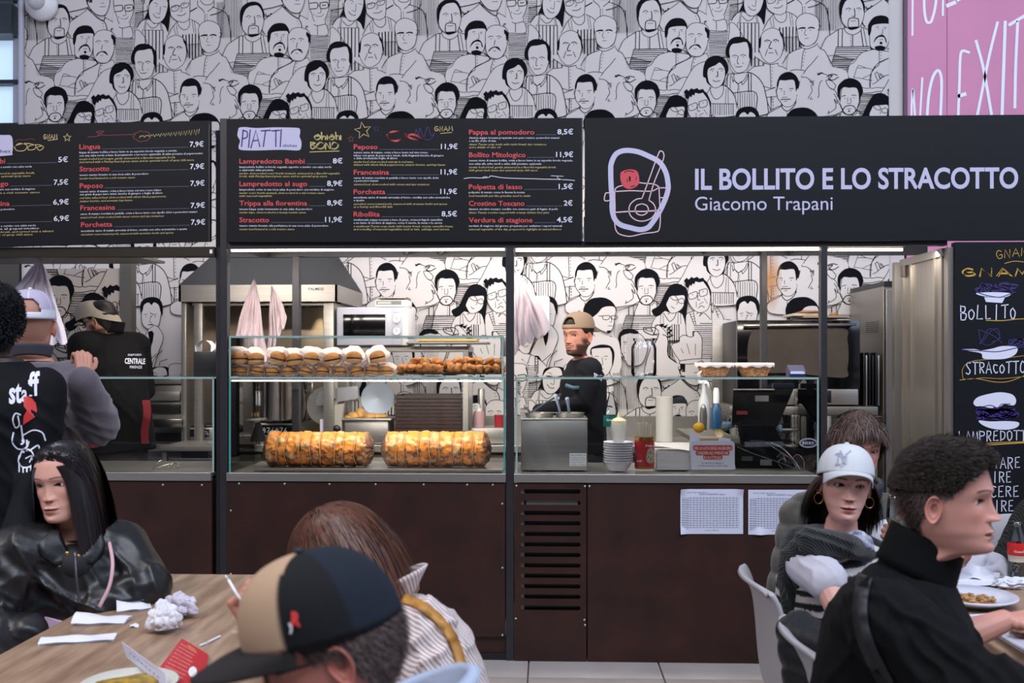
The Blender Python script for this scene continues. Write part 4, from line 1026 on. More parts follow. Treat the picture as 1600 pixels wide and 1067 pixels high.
hand(Wt, pc, 'LAMPREDOTTO', 1498, 674, 1614, 690, 1.4, slope=.02); put_line(G, pc, [(1517, 690), (1524, 696), (1560, 694), (1600, 691.5)], 1.6); put_line(G, pc, [(1518, 696), (1550, 692), (1600, 690)], 1.0)
for i, (wd_, x0, x1) in enumerate((('MANGIARE', 1508, 1594), ('BOLLIRE', 1508, 1580), ('CUOCERE', 1513, 1592), ('SALIRE', 1520, 1584), ('FETTA', 1534, 1578), ('INSIEME', 1508, 1562), ('PASSA', 1488, 1542))):
    y0 = 715+22.4*i if i != 6 else 849; put_line
    hand(Wt, pc, wd_, x0, y0, x1, y0+17, 1.4, wob=.03, slope=.01)
hand(Wt, pc, 'NIENTE', 1500, 874, 1560, 890, 1.2)
mk('gold_drawing', G, t_gold, t); mk('white_drawing', Wt, t_white, t); mk('purple_drawing', Pu, t_purple, t); mk('purple_scribble', Pd, t_dpurple, t)
# papers on the counter front
pp2 = Plane(D0+.0055-.0115)
def sheet(x0, y0, x1, y1, lab, curls):
    c_ = P((x0+x1)/2, (y0+y1)/2, D0); t = thing('printed_sheet', lab, 'paper', (c_.x, -.006, c_.z), 'printed sheets taped to the counter front')
    def fn(u, v):
        px = x0+(x1-x0)*u; py = y0+(y1-y0)*v; k = .001+.0015*math.sin(5*u+2)*math.sin(3*v)**2
        for cu, cv in curls: dd = math.hypot((u-cu)*(x1-x0), (v-cv)*(y1-y0)); k += .02*max(0, 1-dd/13)**1.3
        return Plane(D0-.006)(px, py, k+.0008)
    mk('paper', M().grid(fn, 24, 18), mat('paper_white', '#c6c9dc', .6), t, True)
    m = M(); pq = Plane(D0-.0095)
    for i in range(14): yy = y0+14+i*(y1-y0-24)/13; put_line(m, pq, [(x0+3, yy), (x1-6, yy)], .35, False)
    for i in range(15): xx = x0+16+i*(x1-x0-26)/14; put_line(m, pq, [(xx, y0+12), (xx, y1-10)], .3, False)
    for i in range(14): put_text(m, pq, 'salsa verde', x0+2, x0+13, y0+17+i*(y1-y0-24)/13, 1.8, res=1)
    put_text(m, pq, 'ELENCO INGREDIENTI  allergeni', x0+30, x0+70, y0+9, 2, res=1); put_text(m, pq, 'tabella degli ingredienti', x0+8, x0+42, y0+6, 1.6, res=1); put_text(m, pq, 'note e firma', x0+38, x0+60, y1-5, 1.8, res=1)
    mk('print', m, mat('print_grey', '#4b5068', .7), t)
sheet(1063, 764, 1161, 834, 'white printed table sheet with curled top corners, left of the pair', [(0, 0), (1, 0), (0, 1)]); sheet(1169, 765, 1262, 835, 'white printed table sheet partly behind the olive jacket', [(.2, 1)])
# ------------------------------------------------------------------ kitchen behind the counters
def pb_(m, x0, y0, x1, y1, d, dep, bev=.003):
    """box whose front face fills the pixel rectangle at distance d, going dep metres back"""
    a = P(x0, y1, d); b = P(x1, y0, d); return m.bb((a.x, d+CY, a.z), (b.x, d+CY+dep, b.z), bev)
def pt(name, lab, cat, px, py, d, group=None):
    c = P(px, py, d); return thing(name, lab, cat, (c.x, c.y, c.z), group)
def pbox(name, x0, y0, x1, y1, d, dep, mt, par, bev=.003): return mk(name, pb_(M(), x0, y0, x1, y1, d, dep, bev), mt, par, .6)
ZW = 1.0
ORD = ['first', 'second', 'third', 'fourth', 'fifth', 'sixth', 'seventh', 'eighth', 'ninth', 'tenth', 'eleventh', 'twelfth', 'thirteenth', 'fourteenth', 'fifteenth', 'sixteenth']
# back worktop
t = thing('back_worktop', 'long steel worktop along the mural wall behind the counters', 'worktop', (0, 1.6, ZW))
mk('top', M().bb((X(150, 6.3), 1.18, ZW-.045), (X(1130, 6.4), 1.955, ZW), .003), m_steel, t)
mk('splashback', M().bb((X(560, 7.08), 1.955, ZW), (X(1132, 7.05), 1.965, 1.142)), m_steel, t)
mk('cabinet', M().bb((X(360, 6.3), 1.24, .12), (X(1130, 6.4), 1.9, ZW-.05)), m_steeld, t)
for p in (362, 560, 760, 960, 1125): mk('leg', M().bb((X(p, 6.3)-.02, 1.2, 0), (X(p, 6.3)+.02, 1.24, ZW-.045)), m_steeld, t)
# left grill hood and cabinet
t = pt('extractor_hood', 'dark blue tapered extractor hood with steel skirt above the grill', 'hood', 400, 445, 6.2)
a = P(279, 445, 6.2); b = P(527, 445, 6.2); yb = 1.95; zt = 2.62; zs = P(400, 445, 6.2).z; zb = P(400, 471, 6.2).z
ta, tb = P(330, 400, 6.5).x, P(470, 400, 6.5).x; za = zs+.24*1.9
mk('canopy', M().add([(a.x, 1.1, zs), (b.x, 1.1, zs), (b.x, yb, zs), (a.x, yb, zs), (a.x+.34, 1.5, za), (b.x-.30, 1.5, za), (b.x-.30, yb, za), (a.x+.34, yb, za)], [(0, 1, 5, 4), (1, 2, 6, 5), (2, 3, 7, 6), (3, 0, 4, 7), (4, 5, 6, 7)]), mat('hood_blue', '#10161f', .55, .2), t)
mk('flue', M().bb((a.x+.4, 1.6, za), (b.x-.36, yb, 2.9)), m_steeld, t)
mk('skirt', M().bb((a.x, 1.1, zb), (b.x, 1.115, zs)).bb((b.x-.015, 1.1, zb), (b.x, yb, zs)).bb((a.x, 1.1, zb), (a.x+.015, yb, zs)), m_steel, t)
q = M(); put_text(q, Plane(6.199), 'PALMESE', 482, 506, 453.5, 4.2, .02, res=1); mk('lettering', q, m_dark, t)
mk('hood_lamp', M().bb((P(465, 0, 6.3).x-.08, 1.28, zb-.004), (P(465, 0, 6.3).x+.08, 1.34, zb+.004)), mat('lamp_glow', '#fff0c8', .5, emit=7), t)
l = bpy.data.lights.new('hood_spot', 'SPOT'); l.energy = 14; l.spot_size = R(50); l.color = (1, .86, .6); l.shadow_soft_size = .02; o = bpy.data.objects.new('hood_spot', l); COL.objects.link(o); o.location = (P(465, 0, 6.3).x, 1.78, zb-.005); o.rotation_euler = (R(12), 0, 0)
t = pt('grill_cabinet', 'steel grill cabinet under the dark hood with a lit back panel', 'cabinet', 400, 600, 6.3)
mk('back_panel', M().bb((P(283, 0, 6.9).x, 1.85, ZW), (P(520, 0, 6.9).x, 1.87, zb)), mat('grill_back', '#a89886', .33, .85, var=.15, vscale=4), t)
for x0, x1 in ((283, 291), (303, 316), (505, 521)): pbox('side_post', x0, 472, x1, 700, 6.25, .04 if x0 > 290 and x0 < 400 else .6, m_steel, t)
pbox('front_rail', 300, 472, 505, 478, 6.26, .03, m_steeld, t)
# induction hobs and the big pot
def hob(x0, x1, y0, y1, d, lab):
    t = pt('induction_hob', lab, 'hob', (x0+x1)/2, y1, d); pbox('body', x0, y0, x1, y1, d, .38, m_steel, t, .006)
    pbox('glass_top', x0+2, y0-2.5, x1-2, y0, d+.01, .34, m_darkg, t, .001); pbox('display', x0+6, y0+3, x1-9, y0+(y1-y0)*.55, d-.004, .006, m_darkg, t, .001)
    q = M()
    for i in range(6): put_text(q, Plane(d-.005), str(8-i % 3), x0+(x1-x0)*(.3+.08*i), None, y0+(y1-y0)*.48, (y1-y0)*.28, res=1)
    mk('digits', q, mat('display_grey', '#8d939c', .5), t); return t
hob(384, 468, 661, 694, 6.32, 'steel induction hob under the big pot with a black digit display'); hob(289, 336, 668, 694, 6.32, 'smaller induction hob beside the grill post, left of the dark steel post')
def lathe_px(m, prof, px, d, n=32):
    c = P(px, 560, d); return m.lathe([(r, P(px, y, d).z) for r, y in prof], (c.x, c.y, 0), n)
pr = 38/FPX*6.35
t = pt('stock_pot', 'large shiny steel stock pot on the induction hob', 'pot', 445, 655, 6.4); mk('body', lathe_px(M(), [(0, 656), (pr*.98, 656), (pr, 652), (pr, 574), (pr*1.03, 572), (pr*.97, 573), (pr*.97, 645), (0, 646)], 443, 6.4, 48), mat('pot_steel', '#b4aca9', .16, 1.), t, .6)
mk('handle', M().tube([P(478, 600, 6.3), P(488, 598, 6.25), P(488, 612, 6.25), P(478, 610, 6.3)], .008, 8), m_steel, t, True)
# slicer
t = pt('meat_slicer', 'steel meat slicer with a black knob between the pot and the round platter', 'slicer', 520, 690, 6.25)
mk('carriage', M().prism([(P(x, y, 6.32).x, P(x, y, 6.32).z) for x, y in ((494, 627), (500, 612), (515, 607), (560, 603), (560, 622), (540, 626), (497, 634))], 'y', 1.2, 1.25), mat('slicer_alu', '#b9bcc2', .3, .85), t)
for i in range(9): mk('ridge', M().tube([P(505+i, 610+i*2.2, 6.315), P(555, 606+i*1.9, 6.315)], .0022, 4), m_steel, t)
mk('support', M().prism([(P(x, y, 6.32).x, P(x, y, 6.32).z) for x, y in ((515, 634), (539, 630), (536, 650), (535, 683), (520, 683), (521, 655))], 'y', 1.19, 1.24), mat('slicer_pale', '#b3aea4', .35, .3), t)
mk('knob', M().ico(P(526, 670, 6.26), .026, 2, (1, .7, 1)), m_dark, t, True); mk('grip', M().ico(P(513, 617, 6.28), .014, 2).ico(P(518, 624, 6.28), .022, 2, (1.2, .8, .8)), m_dark, t, True)
pbox('paper_label', 500, 655, 519, 678, 6.27, .003, mat('label_lilac', '#c5bcd0', .6), t, 0)
bl_ = P(500, 635, 6.3); mk('blade_guard', M().lathe([(0, 0), (.115, .0), (.13, .012), (.125, .02), (0, .022)], bl_+Vector((.02, .1, 0)), 40, Matrix.Rotation(R(90), 4, 'X')), m_steel, t, .6)
mk('base', M().bb((P(497, 0, 6.25).x, 1.12, ZW), (P(560, 0, 6.25).x, 1.5, ZW+.07), .01), m_steeld, t)
# round ribbed platter
c = P(591, 622, 6.45); t = thing('round_platter', 'round pale platter standing upright behind the bread pan', 'plate', (c.x, c.y, c.z-.1)); rp = 26/FPX*6.45
Tm = Matrix.Rotation(R(90), 4, 'X') ; mk('dish', M().lathe([(0, 0), (rp*.75, 0), (rp*.8, .012), (rp, .018), (rp*1.0, .024), (rp*.78, .018), (0, .008)], c, 48, Tm), mat('platter_blue', '#9aa5b3', .35, .3), t, .6)
q = M()
for i in range(9): y = -.07+i*.0175; h = math.sqrt(max(0, (rp*.72)**2-y*y)); q.bb((c.x-h, c.y-.005, c.z+y-.002), (c.x+h, c.y-.0, c.z+y+.002))
mk('ribs', q, mat('platter_rib', '#dfe3ea', .35, .2), t)
# bread pan
t = pt('gastro_pan', 'deep steel pan with bread pieces in front of the round platter', 'pan', 574, 690, 6.15); pbox('body', 538, 657, 607, 694, 6.3, .24, m_steel, t, .012); pbox('rim', 534, 654, 611, 657.5, 6.28, .28, m_steel, t, .004)
for i, (x, y, rx, ry) in enumerate(((553, 649, 10, 6), (563, 646, 8, 9), (578, 650, 12, 5), (594, 650, 12, 4.5), (545, 652, 8, 4))):
    c = P(x, y, 6.4); tag(mk('bread_piece', M().ico(c, 1, 3, (rx/FPX*6.2, .05, ry/FPX*6.2), .25, 9), mat('bread_pale', '#d9a662', .7, var=.3, vscale=20), smooth=True), ['flat bread wedge lying left in the deep pan', 'upright bread wedge in the deep pan', 'long pale bread roll at the middle of the deep pan', 'pale bread roll at the right end of the deep pan', 'small browned crust at the left rim of the deep pan'][i], 'bread')
# brown tray stack under the microwave shelf
t0 = None
for i in range(13):
    a = P(617, 0, 6.3); b = P(719, 0, 6.3); z = ZW+.01+i*.0235
    m = M().bb((a.x, 1.25, z), (b.x, 1.62, z+.004)).add([], [])
    for (lo, hi) in (((a.x-.006, 1.245, z), (a.x, 1.625, z+.021)), ((b.x, 1.245, z), (b.x+.006, 1.625, z+.021)), ((a.x-.006, 1.238, z), (b.x+.006, 1.245, z+.02)), ((a.x-.006, 1.62, z), (b.x+.006, 1.627, z+.021))): m.bb(lo, hi, .001)
    if i == 0: t0 = mk('serving_tray', m, mat('tray_brown', '#3b2622', .35, col2='#2a1b19', vscale=20)); o = t0; base_z = z
    else: o = t0.copy(); COL.objects.link(o); o.location = (0.003*((i*7) % 3-1), .004*((i*5) % 3-1), z-base_z)
    tag(o, ('lowest' if i == 0 else 'topmost' if i == 12 else ORD[i]+' from below')+' brown plastic tray in the stack under the microwave shelf', 'tray', 'stacked brown trays')
# shelf with the microwave
t = pt('steel_shelf', 'steel shelf stand carrying the microwave', 'shelf', 640, 545, 6.35); zsft = P(640, 541, 6.3).z
mk('board', M().bb((P(520, 0, 6.3).x, 1.2, zsft-.035), (P(733, 0, 6.3).x, 1.6, zsft), .003), m_steel, t)
for p in (523, 727): mk('leg', M().bb((P(p, 0, 6.3).x-.015, 1.2, ZW), (P(p, 0, 6.3).x+.018, 1.235, zsft-.035)), m_steel, t); mk('leg', M().bb((P(p, 0, 6.3).x-.015, 1.56, ZW), (P(p, 0, 6.3).x+.018, 1.595, zsft-.035)), m_steel, t)
t = pt('microwave', 'white microwave oven with two dials on the steel shelf', 'microwave', 580, 540, 6.25)
mw = mat('microwave_lilac', '#b9bbcb', .35); pbox('body', 526, 480, 638, 540, 6.27, .33, mat('microwave_white', '#dcdbe0', .4), t, .006); pbox('front', 527, 481, 628, 539, 6.255, .02, mw, t, .004)
pbox('window', 536, 491, 602, 527, 6.25, .006, m_darkg, t, .004); pbox('control_strip', 612, 482, 627, 538, 6.252, .006, mw, t, .002)
for y in (499, 518): c = P(620, y, 6.245); mk('dial', M().lathe([(0, 0), (.024, 0), (.022, .014), (.0, .014)], c, 24, Matrix.Rotation(R(90), 4, 'X')), mat('dial_white', '#d9d9e4', .3), t, .6); mk('dial_mark', M().box(c+Vector((0, -.014, .008)), (.003, .004, .016)), m_steeld, t)
q = M(); put_text(q, Plane(6.248), 'defrost', 616, 624, 489, 1.6, res=1); put_text(q, Plane(6.248), 'timer', 616, 623, 508, 1.6, res=1); mk('lettering', q, m_dark, t)
t = pt('kitchen_scale', 'white digital kitchen scale on top of the microwave', 'scale', 605, 480, 6.27); pbox('body', 586, 468, 637, 479.5, 6.28, .2, m_white, t, .006); pbox('display', 588, 470, 627, 476, 6.277, .004, mat('scale_grey', '#7f8a88', .4), t, .001); pbox('plate', 588, 463.5, 635, 466, 6.25, .22, m_steel, t, .001); pbox('display_window', 590, 471, 611, 475, 6.275, .003, mat('lcd', '#b9c2ba', .3), t, 0)
t = pt('baking_tray', 'thin steel baking tray with a yellow board on the shelf right of the microwave', 'tray', 690, 537, 6.2); pbox('pan', 635, 534, 762, 537.5, 6.22, .3, m_steeld, t, .001); pbox('yellow_board', 652, 529.5, 745, 533, 6.25, .22, mat('board_yellow', '#cbb06a', .5), t, .001)
# folded things on shelf / back wall right of trays
t = pt('roasting_pan', 'shallow steel roasting pan lying behind the right roast', 'pan', 725, 690, 6.0); q = M()
o_ = [P(684, 684, 6.32), P(760, 676, 6.35), P(768, 668, 6.6), P(700, 671, 6.6)]; i_ = [P(692, 692, 6.34), P(750, 693, 6.36), P(755, 689, 6.55), P(705, 689, 6.55)]
q.add(o_+i_, [(0, 1, 5, 4), (1, 2, 6, 5), (2, 3, 7, 6), (3, 0, 4, 7), (4, 5, 6, 7)]); mk('pan', q, m_steel, t); mk('rim', M().tube(o_+[o_[0]], .005, 6), m_steel, t)
t = pt('pepper_mill', 'tall steel cylinder grinder against the mural near the middle post', 'grinder', 752, 690, 6.6); mk('body', lathe_px(M(), [(0, 689), (.024, 689), (.024, 609), (.02, 607), (0, 607)], 752, 6.7), m_steel, t, .6)
def pump(px, y0, y1, d, col, lab):
    t = pt('pump_bottle', lab, 'bottle', px, y1, d); h = y1-y0; r = h*.22/FPX*d
    mk('body', lathe_px(M(), [(0, y1), (r, y1), (r, y0+h*.42), (r*.85, y0+h*.32), (r*.5, y0+h*.3), (0, y0+h*.3)], px, d, 20), mat('pump_'+col[1:], col, .3), t, .8)
    mk('pump', lathe_px(M(), [(0, y0+h*.31), (r*.6, y0+h*.31), (r*.6, y0+h*.2), (r*.15, y0+h*.18), (r*.15, y0+h*.04), (0, y0+h*.04)], px, d, 12), m_white, t, .8)
    mk('spout', M().tube([P(px, y0+h*.05, d), P(px-6, y0+h*.05, d)], .005, 6), m_white, t, True); q = M(); return t
pump(748, 630, 669, 6.45, '#b58f90', 'pump bottle with pinkish sauce left of the middle post')
t = pt('drinking_glass', 'red drink glass beside the middle post', 'glass', 780, 677, 6.1); mk('drink', lathe_px(M(), [(0, 677), (.028, 677), (.033, 648), (0, 648)], 780, 6.45, 24), mat('red_drink', '#a5333b', .2, trans=.2), t, .8)
t = pt('steel_stand', 'low steel stand under the red glass and pump bottle', 'stand', 765, 690, 6.5); pbox('block', 736, 669, 789, 693, 6.36, .25, m_steel, t)
# wrapping paper bundles hung up
def paper_bundle(outline, d, lab, thick=.03, folds=5, seed=1, tint='#a3949a', words=True, lean=.0):
    """hanging sheaf: outline=(top x,y),(bottom-left x,y),(bottom-right x,y)"""
    rr = random.Random(seed); (tx, ty), (lx, ly), (bx_, by) = outline; t = pt('wrapping_paper', lab, 'paper', tx, ty, d); sh = []
    for s in range(folds):
        ph = rr.uniform(0, 6); f0 = s/folds; f1 = (s+1.35)/folds; dy = rr.uniform(-9, 9)
        def fn(u, v, s=s, ph=ph, f0=f0, f1=f1, dy=dy):
            f = f0+(f1-f0)*u; ex = lx+(bx_-lx)*f; ey = ly+(by-ly)*f+dy+10*math.sin(PI*u)
            w_ = v**.8; x = tx+(ex-tx)*w_+1.5*math.sin(9*v+ph)*v; y = ty+(ey-ty)*v
            return P(x, y, d+lean*v-.012*math.sin(PI*u)*v*2-.006*s*v+.006*math.sin(7*u+ph)*v+.004*math.sin(13*v+ph+5*u))
        m = M().grid(fn, 14, 22); sh.append(mk('sheet', m, mat('bundle_'+tint[1:], tint, .75, var=.08, vscale=9, bump=.1, bscale=35), t, True))
        if words:
            q = M(); v_, f_ = textmesh('BAMBI', .02, 0, 1)
            for k in range(7):
                uu, vv = rr.uniform(.15, .6), .25+.1*k
                q.add([Vector(fn(uu+b*.09+(a)*.0, vv+a*.03-b*.0))+Vector((0, -.004, 0)) for a, b in v_], f_)
            mk('print', q, mat('print_rose', '#a86a6e', .7), sh[-1])
    return t
paper_bundle(((398, 434), (366, 520), (414, 552)), 5.76, 'sheaf of printed wrapping paper hanging left of the square rear post', seed=2)
paper_bundle(((424, 446), (418, 545), (447, 495)), 5.76, 'sheaf of printed wrapping paper hanging right of the square rear post', seed=3, folds=4)
paper_bundle(((803, 420), (786, 560), (857, 505)), 5.3, 'fan of printed wrapping paper hanging behind the middle post', seed=4, folds=6, tint='#8f858b')
paper_bundle(((63, 405), (8, 470), (100, 535)), 5.35, 'large cone of printed wrapping paper above the white mesh cap', seed=5, folds=6, tint='#bdb6c4')
# towel dispenser on the wall
t = pt('towel_dispenser', 'white paper towel dispenser on the mural wall', 'dispenser', 845, 520, 7.0); pbox('body', 822, 462, 859, 518, 6.9, .17, m_white, t, .02); pbox('slot', 826, 514, 856, 519, 6.895, .05, mat('slot_grey', '#8f8b85', .5), t)
# jar, baskets, card reader on the right glass
zt_ = ZT+.008
c = P(1006, 588, 5.35); t = thing('glass_jar', 'large empty glass jar standing on the right glass case', 'jar', (c.x, c.y, zt_)); rj = 19.5/FPX*5.35; hj = .205
jg = glassmat('jar_glass', (.97, .975, .98), .9, .03, 1.22); jm = MATS['jar_glass']
mk('body', M().lathe([(0, .004), (rj*.9, .004), (rj, .02), (rj, hj*.74), (rj*.92, hj*.84), (rj*.78, hj*.88), (rj*.78, hj*.93), (rj*.86, hj*.94), (rj*.86, hj), (rj*.74, hj), (rj*.72, hj*.9), (rj*.86, hj*.82), (rj*.94, hj*.72), (rj*.94, .03), (rj*.85, .012), (0, .012)], (c.x, c.y, zt_), 40), jm, t, .9)
def basket(px, lab):
    c = P(px, 588, 5.35); t = thing('bread_basket', lab, 'basket', (c.x, c.y, zt_)); r0, r1, h = .058, .092, .068; q = M()
    for i in range(8):
        z = .006+h*.8*i/8; r = r0+(r1-r0)*(z/h); pts = [((r+.003*(1 if (k+i) % 2 else -1))*math.cos(2*PI*k/40), (r+.003*(1 if (k+i) % 2 else -1))*math.sin(2*PI*k/40), z) for k in range(40)]; q.tube([Vector(p)+Vector((c.x, c.y, zt_)) for p in pts], .0042, 5, closed=True)
    mk('wicker', q, mat('wicker_tan', '#c79a6b', .6, col2='#8f5f3c', vscale=60), t, True, kind='stuff')
    q = M()
    for k in range(20): a = 2*PI*k/20; q.tube([(c.x+r0*math.cos(a), c.y+r0*math.sin(a), zt_), (c.x+r1*math.cos(a), c.y+r1*math.sin(a), zt_+h)], .0022, 4)
    mk('stakes', q, MATS['wicker_tan'], t, True, kind='stuff'); mk('base', M().lathe([(0, .0), (r0, 0), (r0, .008), (0, .008)], (c.x, c.y, zt_), 24), MATS['wicker_tan'], t)
    mk('cloth_lining', M().grid(lambda u, v: (c.x+(r1+.008-.002*math.cos(14*2*PI*u)+[.0, .004, .0, -.012, -.05][int(v*4)])*math.cos(2*PI*u), c.y+(r1+.008+[.0, .004, .0, -.012, -.05][int(v*4)])*math.sin(2*PI*u), zt_+h+[-.016+.004*math.sin(9*2*PI*u), -.004, .006, .004, -.02][int(v*4)]), 60, 5, cu=True), mat('basket_cloth', '#d5c9c4', .85, bump=.2, bscale=90), t, True)
    return t
t = basket(1116, 'wicker bread basket with cloth lining and a tied bow, left one'); c = P(1096, 580, 5.27); mk('bow', M().tube([c, c+Vector((-.02, -.005, -.015)), c+Vector((-.01, -.006, -.035)), c+Vector((0, 0, -.01)), c+Vector((-.03, 0, -.045))], .004, 6), MATS['basket_cloth'], t, True)
basket(1178.5, 'wicker bread basket with cloth lining, right one beside the card reader')
c = P(1244, 588, 5.3); t = thing('card_reader', 'small navy card reader on the right glass case', 'card reader', (c.x, c.y, zt_)); mk('body', M().prism([(c.y-.03, zt_), (c.y+.05, zt_), (c.y+.05, zt_+.045), (c.y+.02, zt_+.062), (c.y-.03, zt_+.03)], 'x', c.x-.042, c.x+.042), mat('navy', '#1a1d3d', .35), t); mk('screen', M().prism([(c.y-.032, zt_+.018), (c.y-.030, zt_+.030), (c.y-.032, zt_+.030)], 'x', c.x-.035, c.x+.03), mat('pale_blue', '#a9b6e0', .3), t)
mk('screen_edge', M().bb((c.x-.038, c.y-.033, zt_+.016), (c.x+.038, c.y-.03, zt_+.028)), MATS['pale_blue'], t)
# sauce bain-marie
t = pt('sauce_warmer', 'square steel sauce warmer with lidded wells and ladles', 'warmer', 865, 732, 5.3); zc0 = ZC+.004
a, b = P(814, 0, 5.22).x, P(918, 0, 5.22).x; zt2 = P(860, 656, 5.22).z
mk('body', M().bb((a, .12, zc0), (b, .42, zt2), .006), m_steel, t, .6); mk('top_rim', M().bb((a-.002, .118, zt2-.002), (b+.002, .425, zt2+.006), .002), m_steel, t)
for i, px in enumerate((843, 890)):
    c = P(px, 640, 5.38); mk('well', M().lathe([(.07, 0), (.078, .022), (.082, .03), (.074, .03), (.066, .01), (0, .008)], (c.x, .28, zt2), 32), m_steel, t, .7)
q = M(); pq = Plane(5.2185); put_fill(q, pq, [(890, 708), (916, 708), (916, 728), (890, 728)], False); mk('type_plate', q, m_white, t); q = M()
for k in range(5): put_text(q, Plane(5.2175), ['BAGNOMARIA CE', 'modello 2 vasche', '230V 50Hz 700W', 'matricola 0412', 'made in Italy'][k], 892, 914, 712+3.6*k, 1.9, res=1)
mk('plate_text', q, m_dark, t)
def ladle(p0, p1, lab, r=.008, mt_='#9aa8c4'): tag(mk('ladle', M().tube([p0, (Vector(p0)+Vector(p1))/2+Vector((0, 0, .004)), p1], [r*1.1, r*.8, r*1.3], 8), mat('handle_'+mt_[1:], mt_, .3, .3), smooth=True), lab, 'ladle')
ladle(P(877, 652, 5.34), P(868, 617, 5.28), 'pale blue ladle handle leaning left in the right well'); ladle(P(890, 650, 5.36), P(886, 622, 5.3), 'pale blue upright ladle handle in the right well', .009)
ladle(P(832, 650, 5.34), P(820, 634, 5.28), 'short dark spoon handle hooked over the left well', .007, '#6d6f7c'); ladle(P(830, 644, 5.4), P(876, 616, 5.5), 'long grey tongs resting across the left well', .006, '#5c6270')
def cyl_item(name, lab, cat, px, d, prof, mt, n=28, part='body', group=None):
    t = pt(name, lab, cat, px, prof[0][1], d, group); mk(part, lathe_px(M(), prof, px, d, n), mt, t, .8); return t
# water bottle, squeeze bottle, bowls, can, napkins
wg = glassmat('water_bottle', (.9, .94, .96), 1., .08); t = cyl_item('water_bottle', 'clear plastic water bottle with a teal label', 'bottle', 955, 5.6, [(0, 725), (.042, 725), (.044, 718), (.041, 700), (.044, 690), (.041, 680), (.043, 665), (.043, 648), (.04, 642), (.03, 630), (.014, 618), (.013, 610), (0, 610)], MATS['water_bottle'])
mk('label', lathe_px(M(), [(.0445, 666), (.0445, 648.5)], 955, 5.6, 28), mat('teal', '#12706c', .4), t, True); mk('cap', lathe_px(M(), [(0, 611), (.015, 611), (.015, 604), (0, 604)], 955, 5.6, 16), m_white, t, .6)
q = M(); put_text(q, Plane(5.6-.046), 'Grande', 947, 963, 658, 4, .02, res=1); mk('lettering', q, m_white, t)
t = cyl_item('squeeze_bottle', 'translucent squeeze bottle with a pale yellow top', 'bottle', 967, 5.35, [(0, 697), (.042, 697), (.043, 690), (.043, 665), (.04, 662), (0, 662)], mat('squeeze_body', '#cfccc8', .35, trans=.25)); mk('cap', lathe_px(M(), [(.04, 664), (.041, 657), (.028, 654), (.012, 652), (.004, 643), (0, 643)], 967, 5.35, 24), mat('squeeze_top', '#e2d5b4', .4), t, .8)
bowl0 = None
for i in range(9):
    z = zc0+.001+i*.0125; c = P(966, 730, 5.25)
    if i == 0: o = bowl0 = mk('paper_bowl', M().lathe([(0, 0), (.048, 0), (.06, .018), (.076, .045), (.079, .046), (.079, .049), (.074, .047), (.057, .02), (.045, .003), (0, .003)], (0, 0, 0), 40), mat('bowl_white', '#dcdae4', .5), smooth=.8)
    else: o = bowl0.copy(); COL.objects.link(o)
    o.location = (c.x+.0008*(i % 3-1), c.y, z); tag(o, ('lowest' if i == 0 else 'topmost' if i == 8 else ORD[i]+' from below')+' white paper bowl in the stack beside the tomato tin', 'bowl', 'stacked white paper bowls')
t = cyl_item('tomato_tin', 'open red tomato tin holding wooden sticks', 'tin', 1007, 5.25, [(0, 731.5), (.05, 731.5), (.052, 730), (.051, 728), (.051, 686), (.053, 684), (.053, 682), (.048, 682), (.048, 690), (0, 690)], mat('tin_gold', '#a8863c', .3, .8), 36)
mk('label', lathe_px(M(), [(.0518, 728), (.0518, 687)], 1007, 5.25, 36), mat('tin_red', '#b3282a', .35, var=.2, vscale=30), t, True); q = M(); pq = Plane(5.25-.0535)
put_fill(q, pq, [(1010, 712), (1013, 702), (1019, 700), (1022, 708), (1021, 720), (1014, 724), (1010, 718)]); mk('label_picture', q, mat('tin_pic', '#6f7690', .5, col2='#c9b070', vscale=90), t); q = M(); put_text(q, pq, 'Polpa', 1009, 1022, 698, 3.4, .02, res=1); put_text(q, pq, 'CHEF', 995, 1003, 722, 3.4, res=1); mk('lettering', q, m_white, t)
for i, (dx, h, ln) in enumerate(((-10, 20, -2), (-6, 19, -3), (-2, 21, -1), (2, 20, 0), (6, 18, 1), (10, 17, 2), (-3, 29, -5))):
    tag(mk('wooden_stick', M().bb((-.006, -.0015, 0), (.006, .0015, (h+20)/FPX*5.25), .001), mat('stick_pale', '#cbbfb2', .7)), 'pale paper-wrapped stick in the tomato tin', 'stick', 'sticks in the tomato tin'); o = COL.objects[-1]; c = P(1007+dx*.8, 700, 5.25); o.location = c; o.rotation_euler = (.05, ln*.03, .2*i)
napm = mat('napkin_white', '#dcd8d6', .8, bump=.1, bscale=20)
for i in range(16):
    c = P(1051, 731, 5.28); nm0 = M().grid(lambda u, v, i=i: ((u-.5)*.165+(.004*math.sin(i*2.1)), (v-.5)*.15, .003*math.sin(3*u+i)*v), 8, 8)
    hgt = .0063; q = M().box((c.x+.002*math.sin(i*2.3), c.y+.06, zc0+.004+i*hgt), (.172+.003*math.sin(i*5), .16, .0056), .0024)
    tag(mk('napkin_stack', q, napm), ('lowest' if i == 0 else 'topmost' if i == 15 else ORD[i]+' from below')+' folded white napkin in the pile left of the red notice', 'napkin', 'white napkins piled by the notice')
tag(mk('napkin_sheet', M().grid(lambda u, v: tuple(P(1023+u*54, 696-v*5+4*u*(1-v)*2, 5.24+.12*v)), 10, 6), napm, smooth=True), 'loose folded napkin lying on top of the napkin pile', 'napkin')
t = cyl_item('paper_roll', 'tall white kitchen paper roll on the back worktop', 'roll', 1038, 6.6, [(0, 689.5), (.055, 689.5), (.056, 620), (.018, 620), (.018, 630), (0, 630)], mat('roll_white', '#dedad2', .8, bump=.15, bscale=60))
